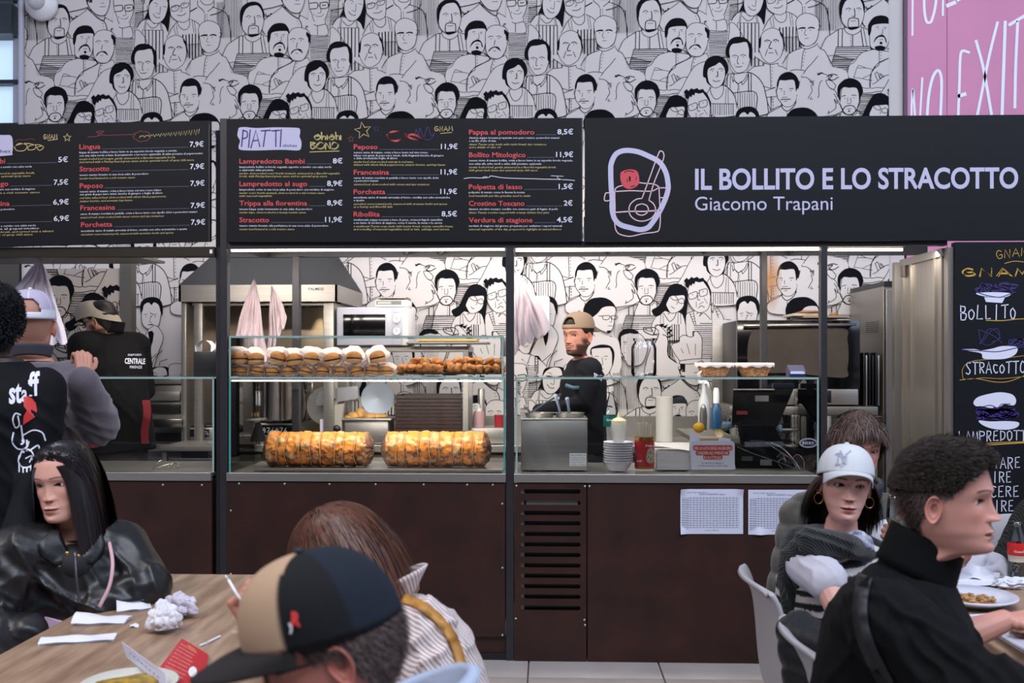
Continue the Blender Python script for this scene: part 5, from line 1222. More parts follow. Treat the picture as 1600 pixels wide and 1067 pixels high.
t = cyl_item('spray_bottle', 'tall white spray bottle behind the lemon', 'bottle', 1100, 6.1, [(0, 672), (.036, 672), (.037, 640), (.034, 628), (.014, 612), (.012, 600), (.014, 596), (0, 596)], mat('spray_white', '#cfd3d6', .35, trans=.1)); mk('trigger', M().tube([P(1098, 600, 6.1), P(1106, 598, 6.08), P(1108, 606, 6.08)], .008, 8).box(P(1098, 597, 6.1), (.05, .02, .02), .004), m_white, t, True)
t = cyl_item('detergent_bottle', 'blue detergent bottle with pale cap beside the spray bottle', 'bottle', 1119, 6.0, [(0, 670), (.03, 670), (.03, 638), (.016, 632), (.014, 628), (0, 628)], mat('detergent_blue', '#1c4a70', .3)); mk('cap', lathe_px(M(), [(0, 630), (.018, 630), (.018, 612), (.012, 606), (0, 606)], 1119, 6.0, 20), m_white, t, .7)
t = cyl_item('silver_shaker', 'small shiny steel shaker in front of the spray bottle', 'shaker', 1099, 5.7, [(0, 672), (.02, 672), (.022, 650), (.018, 638), (.008, 632), (0, 631)], m_steel)
lm = mat('lemon_yellow', '#d9a21f', .45, bump=.2, bscale=250)
tag(mk('lemon', M().ico(P(1092, 668, 5.45), 1, 3, (.031, .031, .029), .04), lm, smooth=True), 'whole yellow lemon on the ledge behind the red notice', 'lemon')
t = pt('lemon_half', 'squeezed lemon half right of the whole lemon', 'lemon', 1124, 682, 5.45); mk('peel', M().lathe([(0, -.022), (.018, -.016), (.026, 0), (.024, .004), (.019, .0)], P(1124, 678, 5.45), 24, Matrix.Rotation(R(70), 4, 'X')), lm, t, True); mk('pith', M().lathe([(0, -.008), (.012, -.006), (.0235, .002)], P(1124, 678, 5.45), 24, Matrix.Rotation(R(70), 4, 'X')), mat('pith', '#e2d3a4', .7), t, True)
t = thing('wooden_ledge', 'small grey ledge with bottles behind the red notice', 'ledge', P(1110, 680, 5.5)); mk('board', M().bb((P(1080, 0, 5.5).x, .3, P(0, 682, 5.45).z-.02), (P(1150, 0, 5.5).x, 1.05, P(0, 679, 5.5).z), .003), mat('ledge_grey', '#6f675d', .5), t); mk('support', M().bb((P(1085, 0, 5.5).x, .34, zc0), (P(1145, 0, 5.5).x, .56, P(0, 683, 5.5).z-.02)), m_dark, t)
# red allergen notice
c = P(1113, 733, 5.2); t = thing('allergen_notice', 'white notice with red lettering standing in the right case', 'notice', (c.x, c.y, zc0)); mk('card', M().prism([(P(x, y, 5.2).x, P(x, y, 5.2).z) for x, y in ((1080, 733.5), (1148, 733.5), (1148, 694), (1146, 690), (1141, 688.5), (1082, 688.5), (1080, 691))], 'y', .1, .103), mat('card_white', '#d6d3e2', .6), t)
q = M(); pq = Plane(5.199)
for y0, y1, x0, x1 in ((695.5, 704, 1083, 1144.5), (704, 711.5, 1087, 1140), (711, 718, 1098.5, 1129)): put_fill(q, pq, [(x0+2, y0), (x1-2, y0), (x1, y0+2), (x1, y1-2), (x1-2, y1), (x0+2, y1), (x0, y1-2), (x0, y0+2)], False)
mk('red_patch', q, mat('notice_red', '#c23a34', .6), t); q = M(); pq = Plane(5.198)
put_text(q, pq, 'PER LA LISTA DEGLI ALLERGENI', 1085, 1142.5, 702.5, 4.6, .0, res=1); put_text(q, pq, "CHIEDERE ALL'OPERATORE", 1089, 1138, 710, 4.6, .0, res=1); put_text(q, pq, 'IN BOTTEGA!', 1100, 1127, 717, 4.6, 0, res=1); mk('notice_lettering', q, m_white, t)
q = M(); put_text(q, pq, 'for the list of allergens', 1096, 1131, 724.5, 2.4, res=1); put_text(q, pq, 'ask the operator in the shop', 1091, 1137, 728.5, 2.4, res=1); mk('small_lettering', q, mat('notice_grey', '#50505c', .7), t)
mk('back_sheet', M().prism([(P(x, y, 5.25).x, P(x, y, 5.25).z) for x, y in ((1078, 733), (1150, 733), (1142, 686), (1118, 682), (1090, 680), (1078, 673))], 'y', .16, .162), MATS['card_white'], t); pbox('cork_block', 1094, 683.5, 1123, 689, 5.22, .02, mat('kraft', '#b3926a', .7), t)
# till
dk = mat('till_black', '#08080a', .8, spec=.12); t = pt('till_screen', 'black till screen seen from behind, tilted on its stand', 'till', 1187, 670, 5.5)
mk('screen_back', M().add([P(1143, 664, 5.5), P(1216, 664, 5.5), P(1238, 612, 5.62), P(1146, 612, 5.62), P(1143, 664, 5.46), P(1216, 664, 5.46), P(1240, 608, 5.58), P(1146, 608, 5.58)], [(0, 1, 2, 3), (4, 5, 6, 7), (0, 1, 5, 4), (1, 2, 6, 5), (2, 3, 7, 6), (3, 0, 4, 7)]), dk, t)
mk('top_edge', M().tube([P(1146, 609, 5.57), P(1210, 609, 5.57)], .006, 8), m_steeld, t); pbox('customer_display', 1208, 599, 1241, 607, 5.5, .03, mat('till_navy', '#1c2230', .3), t)
pbox('sticker', 1180, 618, 1201, 627, 5.45, .002, mat('sticker', '#a9a2a6', .6), t, 0); pbox('red_label', 1151, 642, 1168, 647.5, 5.44, .002, mat('label_red', '#a8434b', .6), t, 0)
mk('stand', M().prism([(P(x, y, 5.4).x, P(x, y, 5.4).z) for x, y in ((1158, 665), (1210, 665), (1226, 696), (1164, 697))], 'y', .3, .42), dk, t); mk('stand_front', M().prism([(P(x, y, 5.38).x, P(x, y, 5.38).z) for x, y in ((1164, 691), (1223, 690), (1226, 697), (1164, 698))], 'y', .27, .3), mat('till_grey', '#5d606a', .4, .3), t)
t = pt('cash_drawer', 'black cash drawer under the till screen', 'drawer', 1210, 730, 5.45); pbox('body', 1150, 700, 1240, 732, 5.42, .3, dk, t, .006); pbox('drawer_label', 1188, 718, 1206, 727, 5.415, .002, mat('drawer_label', '#6b685f', .6), t, 0); pbox('vent', 1159, 713, 1176, 720, 5.415, .002, mat('vent_grey', '#33353a', .6), t, 0)
for i, (lab, pts, r_, cc_) in enumerate((('thick grey cable sloping from the till to the case floor', [(1205, 692), (1222, 700), (1238, 716), (1250, 733)], .004, '#9c9aa2'), ('second grey cable beside the thick one', [(1198, 692), (1215, 703), (1234, 716), (1246, 732)], .0025, '#77767e'), ('thin looping white cable by the right glass edge', [(1238, 716), (1246, 710), (1255, 718), (1257, 732)], .002, '#8f8f98'), ('long thin dark cable running down right from the notice', [(1152, 698), (1175, 708), (1205, 718), (1238, 730)], .002, '#54545c'), ('thin curled cable left of the thick grey cable', [(1214, 714), (1222, 708), (1228, 722), (1224, 716), (1216, 722), (1222, 732)], .002, '#7c7c84'))):
    tag(mk('cable', M().tube([P(p[0], p[1], 5.34+.02*math.sin(k)) for k, p in enumerate(crom(pts, 6))], r_, 6), mat('cable_'+cc_[1:], cc_, .5), smooth=True), lab, 'cable')
tag(mk('router_box', pb_(M(), 1242, 702, 1262, 731, 5.5, .1, .006), dk), 'small black box with a green light right of the cash drawer', 'box')
q = M(); pq = Plane(D0+.0115); put_line(q, pq, [(1263+13.5*math.cos(a), 692+7*math.sin(a)) for a in np.linspace(0, 2*PI, 30)], .9); put_line(q, pq, [(1263+11.8*math.cos(a), 692+5.5*math.sin(a)) for a in np.linspace(0, 2*PI, 30)], .4); put_text(q, pq, 'JNOXO', 1253, 1272, 694.6, 5, .02, res=1); tag(mk('oval_sticker', q, mat('decal', '#9fa6b0', .5)), 'oval transparent maker decal on the right case glass', 'sticker')
tag(mk('blue_glove', M().ico(P(1216, 669, 5.5), 1, 3, (.022, .02, .03), .5, 7), mat('glove_blue', '#6f8ea0', .6), smooth=True), 'crumpled pale blue glove right of the till stand', 'glove')
tag(mk('blue_cloth', M().ico(P(1137, 665, 5.5), 1, 3, (.035, .03, .024), .6, 9), MATS['glove_blue'], smooth=True), 'crumpled pale blue cloth left of the till screen', 'cloth')
tag(mk('paper_scrap', M().grid(lambda u, v: tuple(P(1232+u*30+v*5, 672+5*v+2*math.sin(5*u), 5.6+.1*v)), 12, 5), mat('scrap', '#b3b4c4', .7), smooth=True), 'loose pale paper lying behind the router box', 'paper')
# oven with its stand and tray rack
t = pt('convection_oven', 'black glass-fronted convection oven with long steel handle', 'oven', 1248, 635, 6.25); pbox('body', 1153, 500, 1343, 635, 6.28, .55, m_dark, t, .006); pbox('door', 1152, 500, 1344, 607, 6.245, .035, m_darkg, t, .004)
q = M(); put_fill(q, Plane(6.242), [(1180, 514), (1240, 513), (1318, 513), (1324, 530), (1326, 555), (1324, 575), (1318, 590), (1240, 583), (1190, 583), (1174, 583), (1168, 562), (1169, 535), (1174, 520)], n=6); mk('window', q, mat('oven_window', '#6d655f', .18, .4, var=.25, vscale=6), t)
mk('handle', M().tube([P(1162, 509, 6.2), P(1338, 507, 6.2)], .009, 10).tube([P(1166, 509, 6.2), P(1166, 509, 6.245)], .007).tube([P(1334, 507, 6.2), P(1334, 507, 6.245)], .007), mat('handle_steel', '#b6b0aa', .3, 1.), t, True)
pbox('control_panel', 1158, 608, 1341, 632, 6.25, .03, m_steel, t, .003); c = P(1250, 620, 6.24); mk('knob', M().lathe([(0, 0), (.032, 0), (.032, .006), (.025, .008), (.023, .025), (0, .025)], c, 28, Matrix.Rotation(R(90), 4, 'X')), m_steel, t, .6); mk('knob_ring', M().lathe([(.033, .004), (.038, .004), (.038, .0)], c, 28, Matrix.Rotation(R(90), 4, 'X')), m_dark, t)
pbox('handle_slot', 1288, 610, 1299, 629, 6.245, .006, m_dark, t, .002)
t = pt('oven_stand', 'steel stand with tray slots carrying the oven', 'stand', 1260, 640, 6.25); pbox('top', 1140, 635.5, 1372, 648, 6.22, .6, m_steeld, t, .003)
for p in (1143, 1292, 1364): pbox('leg', p, 648, p+7, 960, 6.23, .03, m_steeld, t)
for i in range(5): pbox('runner', 1146, 670+i*26, 1362, 673+i*26, 6.3, .5, m_steeld, t)
t = pt('tray_rack', 'dark rack of upright baking sheets right of the oven', 'rack', 1362, 635, 6.3)
for i, p in enumerate((1349, 1353, 1358, 1363, 1368, 1372)): o = pbox('upright_sheet', p, 551+4*(i % 2), p+2, 634, 6.3+.01*i, .4, m_steel if i in (1, 5) else m_dark, t, .0005)
pbox('frame', 1346, 620, 1376, 635, 6.45, .3, m_dark, t)
for y, s in ((490, 1), (494, 0)): pass
t = pt('pizza_board', 'round pale boards with slices on top of the oven', 'tray', 1290, 497, 6.3); pbox('lower_board', 1256, 492.5, 1327, 496.5, 6.3, .35, mat('board_pale', '#a08d7e', .6), t, .001); pbox('upper_board', 1240, 489.5, 1278, 493.5, 6.32, .3, mat('board_cream', '#c9bfae', .6), t, .001)
tag(mk('flat_bread', M().ico(P(1262, 488, 6.4), 1, 3, (.07, .1, .012), .3, 8), mat('crust', '#b07a4e', .7, var=.3, vscale=20), smooth=True), 'flat browned bread on the pale board above the oven', 'bread'); tag(mk('bread_crumb', M().ico(P(1303, 491, 6.4), 1, 2, (.028, .03, .012), .3, 8), MATS['crust'], smooth=True), 'small browned bread piece at the right of the oven boards', 'bread')
t = pt('knife_panel', 'pale steel side panel behind the left of the oven', 'panel', 1128, 560, 7.0); pbox('panel', 1113, 500, 1150, 640, 6.85, .02, m_steel, t)
# fridge and open steel panel at the right
t = thing('tall_fridge', 'tall steel fridge right of the oven', 'fridge', (P(1400, 0, 6.4).x, 1.6, 0)); xf_ = P(1380, 0, 6.36).x; zf = P(1380, 447, 6.36).z
mk('body', M().bb((xf_, 1.26, .05), (xf_+.75, 1.95, zf), .004), m_steelv, t); mk('door', M().bb((xf_+.01, 1.235, .1), (xf_+.74, 1.26, zf-.02), .004), m_steelv, t); mk('door_gasket', M().bb((xf_+.006, 1.255, .1), (xf_+.012, 1.263, zf-.02)), m_dark, t); mk('top_cover', M().bb((xf_, 1.24, zf), (xf_+.75, 1.95, zf+.03)), m_dark, t)
for k in range(6): mk('vent_slot', M().bb((xf_-.002, 1.35+.07*0, P(0, 505+3*k, 6.5).z), (xf_+.001, 1.6, P(0, 505+3*k, 6.5).z+.004)), m_dark, t)
xs = X(1484); t = thing('steel_partition', 'tall steel partition with a hinged flap at the right of the kitchen', 'partition', (xs, .3, 0)); zp_ = Z(386, 1480)
mk('jamb', M().bb((xs-.01, 0, 0), (X(1490), .05, zp_), .002), m_steelv, t); mk('panel', M().bb((xs-.004, .05, 0), (xs+.004, .66, zp_), .0), m_steelv, t)
for y in (.06, .15, .5, .62): mk('flange', M().bb((xs-.018, y, 0), (xs-.004, y+.02, zp_)), m_steelv, t)
mk('header', M().bb((xs-.02, .05, zp_-.04), (xs-.004, .66, zp_)), m_steelv, t); mk('hinge', M().bb((xs-.03, .58, zp_-.10), (xs-.018, .62, zp_-.04)), m_steeld, t)
mk('rear_post', M().bb((P(1393, 0, 5.95).x, .8, 0), (P(1412, 0, 5.95).x, .84, zp_)), m_steelv, t)
# left booth: nearer mural partition, shelves, printer
xq0, xq1 = P(56, 0, 6.35).x, P(189, 0, 6.35).x; t = thing('partition_panel', 'free-standing partition panel papered with the face drawing behind the flat cap worker', 'partition', ((xq0+xq1)/2, .8, 0)); mk('board', M().bb((xq0, 1.25, .2), (xq1, 1.28, P(0, 420, 6.35).z)), mat('paper_warm', '#b9ada3', .75), t); m_pw = MATS['paper_warm']
build_mural(t, 6.35, xq0, xq1, .9, P(0, 421, 6.35).z, 1.07, P(94, 0, 6.35).x-P(88, 0, 7.1).x, P(94, 430, 6.35).z-P(88, 135.5, 7.1).z, m_ink, m_pw)
mk('edge_post', M().bb((xq1, 1.23, 0), (P(207, 0, 6.35).x, 1.31, P(0, 405, 6.35).z)), m_steeld, t)
t = pt('range_unit', 'steel cooking range with dark drawers behind the flat cap worker', 'range', 255, 700, 6.2); pbox('top', 225, 590, 284, 600, 6.3, .5, m_steel, t); pbox('body', 225, 600, 284, 800, 6.32, .5, m_steeld, t); pbox('drawer', 230, 612, 281, 626, 6.3, .02, m_steel, t); pbox('dark_drawer', 230, 632, 281, 645, 6.3, .02, mat('drawer_dark', '#2b2825', .4, .5), t); pbox('bright_rail', 230, 655, 284, 668, 6.2, .05, mat('bright_steel', '#c8c2b8', .25, 1.), t); pbox('dark_gap', 230, 676, 284, 690, 6.29, .02, m_dark, t)
t = pt('side_table', 'low steel side table in front of the small hob', 'table', 290, 700, 5.95); pbox('top', 250, 697, 332, 705, 5.85, .4, m_steel, t); pbox('leg', 253, 705, 260, 760, 5.87, .03, m_steeld, t); pbox('front', 262, 716, 330, 722, 5.9, .02, m_steel, t)
t = pt('receipt_printer', 'black receipt printer box on the left glass case', 'printer', 322, 590, 5.3); pbox('body', 302, 549, 341, 588.5, 5.28, .14, m_dark, t, .005)
q = M(); hw = .035; path = [P(309, 549, 5.34), P(309, 540, 5.34), P(316, 533, 5.34), P(327, 533, 5.34), P(333, 540, 5.34), P(333, 549, 5.34), P(338, 545, 5.34), P(341, 530, 5.36)]
path = [Vector(p) for p in crom(path, 5)]; q.add([p+Vector((0, s*hw, 0)) for p in path for s in (-1, 1)], [(2*i, 2*i+1, 2*i+3, 2*i+2) for i in range(len(path)-1)]); mk('paper_loop', q, m_white, t, True)
# tongs, food in left case
tag(mk('serving_tongs', M().tube([P(238, 733, 5.25), P(262, 726, 5.3), P(278, 722, 5.35)], .004, 6).tube([P(240, 730, 5.25), P(250, 720, 5.28), P(256, 719, 5.3)], .004, 6).tube([P(262, 731, 5.25), P(272, 722, 5.3), P(282, 725, 5.35), P(276, 731, 5.3)], .004, 6), mat('tongs_steel', '#c9c1b4', .25, 1.), smooth=True), 'pair of steel tongs lying on the left counter deck', 'tongs')
for i, (x, y, c_) in enumerate(((112, 672, '#c9a24a'), (118, 682, '#8f8a3c'), (108, 689, '#c07d3c'))): tag(mk('topped_bread', M().ico(P(x, y, 5.5), 1, 3, (.05, .05, .016), .3, 9), mat('topping'+str(i), c_, .6, var=.4, vscale=40), smooth=True), ['cheese-topped bread slice, uppermost beside the grey sleeve', 'herb-topped bread slice, middle beside the grey sleeve', 'browned bread slice, lowest beside the grey sleeve'][i], 'bread')
t = pt('bread_bin', 'red crate behind the grey sleeve in the left booth', 'crate', 133, 690, 5.6); pbox('body', 122, 668, 146, 700, 5.65, .2, mat('crate_red', '#7d1f2c', .5), t)
# bread rolls behind left glass of the roast case
for i, (x, y, rx, rz, ro) in enumerate(((368, 650, 16, 5, .0), (384, 652, 12, 4, .3), (397, 644, 10, 5, .9))): 
    o = tag(mk('bread_roll', M().ico((0, 0, 0), 1, 3, (rx/FPX*5.6, .03, rz/FPX*5.6), .1, 9), MATS['bread_pale'], smooth=True), ['long bread roll nearest the left glass edge of the roast case', 'bread roll lying flat right of the long one', 'bread roll leaning upright on the roll shelf'][i], 'bread'); o.location = P(x, y, 5.62); o.rotation_euler = (0, ro, 0)
t = pt('roll_shelf', 'small slanted steel shelf with bread rolls inside the roast case', 'shelf', 378, 656, 5.6); pbox('shelf', 357, 655, 406, 658, 5.5, .14, m_steel, t)
mk('bracket', M().prism([(P(x, y, 5.6).x, P(x, y, 5.6).z) for x, y in ((357, 660), (407, 660), (417, 690), (357, 692))], 'y', .5, .502), mat('bracket_grey', '#55544f', .3, .8), t)

# ------------------------------------------------------------------ food: roasts, sandwiches, meatballs
def roast(x0, x1, y0, y1, d, lab, seed, ncord):
    a, b = P(x0, 0, d).x, P(x1, 0, d).x; r = (y1-y0)/2/FPX*d; zc = ZC+.012+r*.98; L_ = b-a; Y = d+CY; t = thing('porchetta_roast', lab, 'roast', ((a+b)/2, Y, ZC+.01)); cords = [(.14+.72*k/(ncord-1)+.016*math.sin(seed*5+k*2.3)) for k in range(ncord)]
    nu, nv = 150, 84; vs = []; cs = []; rr = random.Random(seed)
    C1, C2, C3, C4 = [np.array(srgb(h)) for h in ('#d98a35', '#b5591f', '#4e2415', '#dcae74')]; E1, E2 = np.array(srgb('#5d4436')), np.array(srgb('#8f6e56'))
    for i in range(nu):
        u = i/(nu-1); e = min(u, 1-u); rad = r*min(1, (e/.055)**.5 if e < .055 else 1); pinch = sum(math.exp(-((u-c)/.012)**2) for c in cords)
        for j in range(nv):
            th = 2*PI*j/nv; dx, dz = math.cos(th), math.sin(th); p = Vector((u*6+seed, dx*1.3, dz*1.3)); n1 = noise.noise(p*1.6); n2 = noise.noise(p*5); n3 = noise.noise(p*14)
            end = max(0, 1-e/.10); rr_ = rad*(1+.09*n1+.05*n2+.02*n3+end*(.12*n2+.16*n3)-.055*pinch)
            vs.append((a+L_*u+(end*.012*n3+end*.01*n2), Y+rr_*dx*.95, zc+rr_*dz))
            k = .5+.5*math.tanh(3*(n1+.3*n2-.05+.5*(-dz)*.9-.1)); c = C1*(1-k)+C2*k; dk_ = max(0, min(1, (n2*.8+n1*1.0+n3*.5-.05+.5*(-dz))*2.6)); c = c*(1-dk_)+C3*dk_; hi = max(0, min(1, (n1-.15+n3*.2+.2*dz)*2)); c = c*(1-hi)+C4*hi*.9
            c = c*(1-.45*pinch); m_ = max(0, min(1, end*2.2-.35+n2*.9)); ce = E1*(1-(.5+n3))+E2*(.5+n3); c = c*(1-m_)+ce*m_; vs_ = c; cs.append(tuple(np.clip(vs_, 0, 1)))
    fs = [(i*nv+j, i*nv+(j+1) % nv, (i+1)*nv+(j+1) % nv, (i+1)*nv+j) for i in range(nu-1) for j in range(nv)]
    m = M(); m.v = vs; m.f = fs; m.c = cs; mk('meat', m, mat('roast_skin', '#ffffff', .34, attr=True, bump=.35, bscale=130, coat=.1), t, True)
    cm_ = mat('cooking_string', '#c99a62', .8)
    for k, u in enumerate(cords): mk('string', M().tube([(a+L_*u+.004*math.sin(3*q+k), Y+(r*.985)*math.cos(q)*.95, zc+(r*.985)*math.sin(q)) for q in np.linspace(0, 2*PI, 36)[:-1]], .0022, 5, closed=True), cm_, t, True)
    return t
roast(413, 583, 682, 735.5, 5.34, 'browned tied porchetta roast on the left of the glass case', 3, 8); roast(597, 766, 681, 735.5, 5.34, 'browned tied porchetta roast on the right of the glass case', 8, 8)
t = thing('roast_tray', 'shallow steel tray under the two roasts', 'tray', (X(575), .25, ZC)); mk('pan', M().bb((X(392), .06, ZC), (X(784), .5, ZC+.006), .002).bb((X(392), .06, ZC), (X(784), .066, ZC+.012)).bb((X(392), .5, ZC), (X(784), .506, ZC+.03)), m_steel, t)
def sandwich(name='bread_roll_sandwich'):
    t = thing(name, 'x', 'sandwich', (0, 0, 0)); bt = M(); bun = mat('bun', '#d99a58', .55, col2='#c27f3e', vscale=14, bump=.1, bscale=80)
    mk('top_bun', M().grid(lambda u, v: (.043*math.cos(2*PI*u)*math.sin(v*PI/2)*1.02, .045*math.sin(2*PI*u)*math.sin(v*PI/2),     .004+.036*math.cos(v*PI/2)**.8), 28, 10, cu=True).lathe([(.001, .004), (.043, .004)], (0, 0, 0), 28), bun, t, True)
    mk('bottom_bun', M().lathe([(0, -.026), (.034, -.026), (.043, -.018), (.044, -.008), (.042, -.005), (0, -.005)], (0, 0, 0), 28), mat('bun_pale', '#d3a371', .6, var=.2, vscale=20), t, True)
    mk('filling', M().grid(lambda u, v: ((.034+.009*v*(.7+.5*math.sin(9*2*PI*u)))*math.cos(2*PI*u), (.034+.009*v*(.7+.5*math.sin(9*2*PI*u)))*math.sin(2*PI*u), -.004+.008*math.sin(PI*v)+.003*math.sin(13*2*PI*u)), 48, 5, cu=True).lathe([(0, -.006), (.039, -.006), (.039, .006), (0, .006)], (0, 0, 0), 24), mat('filling_meat', '#7d5442', .5, var=.35, vscale=60, bump=.3), t, True)
    def wr(u, v):
        a = -PI*.5+.55+(2*PI-1.1)*u; fl_ = .052+.012*v; open_ = 1.0
        x = math.sin(a+PI/2)*0; ang = 2*PI*u; y = -.022+.15*v; rr_ = (.058+.005*math.sin(5*ang)+.012*(1-v)*max(0, math.sin(ang-PI/2)))*(1-.45*max(0, v-.45)*1.8) ; fr = .02*math.sin(ang*1.0-PI/2)*(1-v)*1.6
        return (rr_*1.05*math.cos(ang-PI/2)+.003*math.sin(17*v+9*u), y-fr*1.0+.004*math.sin(11*ang), .006+rr_*.86*math.sin(ang-PI/2)+.004*math.sin(8*ang+9*v))
    mk('paper_wrapper', M().grid(wr, 30, 14, cu=True), paperish(mat('wrapper_paper', '#ece4e4', .7, var=.05, vscale=30, bump=.2, bscale=60), .5), t, True)
    return t
s0 = sandwich(); first = True
up = [(375, 561), (400, 562), (434, 560), (460, 563), (488, 561), (519, 562), (553, 560), (590, 559)]; lo = [(376, 581), (402, 581), (426, 582), (451, 581), (478, 581), (505, 581), (532, 581), (558, 581), (582, 580), (604, 580)]
for row, lst in enumerate((up, lo)):
    for i, (px, py) in enumerate(lst):
        o = s0 if first else copy_tree(s0); first = False; d = 5.22 if row == 0 else 5.235; c = P(px, py, d); o.location = (c.x, c.y, P(px, py, d).z+(.002 if row else 0)); k = .82 if row else 1.02; o.scale = (k*.95, k, k*(.82 if row else .95)); o.rotation_euler = (rnd.uniform(-.1, .1), rnd.uniform(-.25, .25), rnd.uniform(-.35, .35))
        tag(o, 'paper-wrapped bun sandwich, '+ORD[i]+' from the left in the '+('upper' if row == 0 else 'lower')+' layer of the glass tier', 'sandwich', 'wrapped sandwiches, upper layer' if row == 0 else 'wrapped sandwiches, lower layer')
t = thing('meatball_tray', 'thin black tray under the meatballs in the glass tier', 'tray', P(704, 588, 5.25)); mk('plate', M().bb((P(619, 0, 5.2).x, .11, ZT+.022), (P(784, 0, 5.2).x, .34, ZT+.030), .002), m_dark, t)
mbm = mat('meatball_crust', '#b0702f', .65, col2='#8a4c1c', vscale=30, bump=.5, bscale=160); mb = mk('meatball', M().ico((0, 0, 0), .027, 3, (1.1, .95, .78), .45, 2), mbm, smooth=True); first = True; rr = random.Random(5)
for r_ in range(3):
    for i in range(13 if r_ < 2 else 11):
        o = mb if first else mb.copy()
        if not first: COL.objects.link(o)
        first = False; px = 628+i*12.2+(6 if r_ % 2 else 0)+rr.uniform(-3.5, 3.5)
        if r_ == 2: px = 648+i*12.8+rr.uniform(-4, 4)
        c = P(px, 0, 5.25); zz = ZT+.05 if r_ < 2 else ZT+.078+rr.uniform(-.008, .012); o.location = (c.x, .14+.06*r_ if r_ < 2 else .18, zz); o.rotation_euler = [rr.uniform(0, 6) for _ in range(3)]; o.scale = [rr.uniform(.85, 1.12)]*3
        tag(o, 'breaded brown meatball heaped on the black tray', 'meatball', 'meatballs on the black tray')
q = M(); pbq = Plane(5.12)
# ------------------------------------------------------------------ hall side: tables, chairs, table things
def onz(px, py, z):
    a = (px-800)/FPX; d = (CH-z)*FPX/(py-560)*(a*math.sin(R(YAW))+math.cos(R(YAW))); return P(px, py, d)
hw = mat('hall_wall_dark', '#57525a', .8)
mk('wall_front', M().bb((-9, -13.2, 0), (9, -13, 6)), hw, kind='structure'); mk('floor_hall', M().bb((-9, -13, -.08), (9, -5.4, -.012)), mat('hall_floor', '#8a8280', .6), kind='structure')
m_wood = mat('table_wood', '#b0937a', .42, col2='#806650', vscale=3.2, stretch=(9, 1.1, 1), bump=.12, bscale=18, coat=.15)
ZTAB = .78
def table(name, lab, x0, x1, y0, y1, rad=.05):
    t = thing(name, lab, 'table', ((x0+x1)/2, (y0+y1)/2, 0)); pts = []
    for cx, cy, a0 in ((x1-rad, y1-rad, 0), (x0+rad, y1-rad, 90), (x0+rad, y0+rad, 180), (x1-rad, y0+rad, 270)): pts += [(cx+rad*math.cos(R(a0+k*15)), cy+rad*math.sin(R(a0+k*15))) for k in range(7)]
    top = mk('tabletop', M().prism(pts, 'z', ZTAB-.042, ZTAB), m_wood, t); b = top.modifiers.new('b', 'BEVEL'); b.width = .008; b.segments = 3; b.limit_method = 'ANGLE'
    for x in (x0+.12, x1-.12):
        for y in (y0+.12, y1-.12): mk('leg', M().bb((x-.035, y-.035, 0), (x+.035, y+.035, ZTAB-.042), .005), mat('table_leg', '#2e2a28', .5, .4), t)
    return t
LX0 = onz(235, 897, ZTAB).x-.01; LX1 = onz(655, 905, ZTAB).x; LY1 = onz(400, 897, ZTAB).y
table('dining_table', 'long wooden dining table at the left front with crumpled napkins', LX0, LX1, -4.0, LY1)
RX0 = onz(1519, 986, ZTAB).x; RY1 = onz(1510, 893, ZTAB).y
table('dining_table', 'wooden dining table at the right edge with plates and a bottle', RX0, RX0+1.5, -2.85, RY1)
m_shell = mat('chair_grey', '#a7a5a8', .55); m_chr = mat('chair_metal', '#8f8f93', .25, 1.)
def chair():
    t = thing('cafe_chair', 'x', 'chair', (0, 0, 0)); prof = crom([(-.285, .885), (-.262, .87), (-.232, .81), (-.212, .70), (-.196, .58), (-.172, .49), (-.12, .452), (-.02, .442), (.10, .446), (.19, .452), (.215, .438)], 5); n = len(prof)
    def sh(u, v):
        k = min(int(v*(n-1)), n-2); f = v*(n-1)-k; y, z = prof[k]*(1-f)+prof[k+1]*f; w_ = .205-.015*math.exp(-((v-.0)/.08)**2)+.0*v; c = (u-.5)*2; up = max(0, 1-v*1.8); return (c*w_, y+.035*c*c*up, z+.012*c*c*(1-up)-.018*abs(c)**5*math.exp(-(v/.05)**2))
    s = mk('seat_shell', M().grid(sh, 21, 48), m_shell, t, True); so = s.modifiers.new('s', 'SOLIDIFY'); so.thickness = .013; so.offset = 0
    for x in (-1, 1):
        for y in (-1, 1): mk('leg', M().tube([(x*.15, y*.13, .435), (x*.19, y*.19, 0.0)], .011, 8), m_chr, t, True)
    return t
CH0 = chair(); _first = [True]
def put_chair(x, y, rz, lab):
    o = CH0 if _first[0] else copy_tree(CH0); _first[0] = False; o.location = (x, y, 0); o.rotation_euler = (0, 0, rz); tag(o, lab, 'chair'); return o
m_nap = mat('table_napkin', '#dcdde6', .75, bump=.15, bscale=40); m_papn = mat('crumpled_paper', '#d8d6dc', .75, bump=.25, bscale=60)
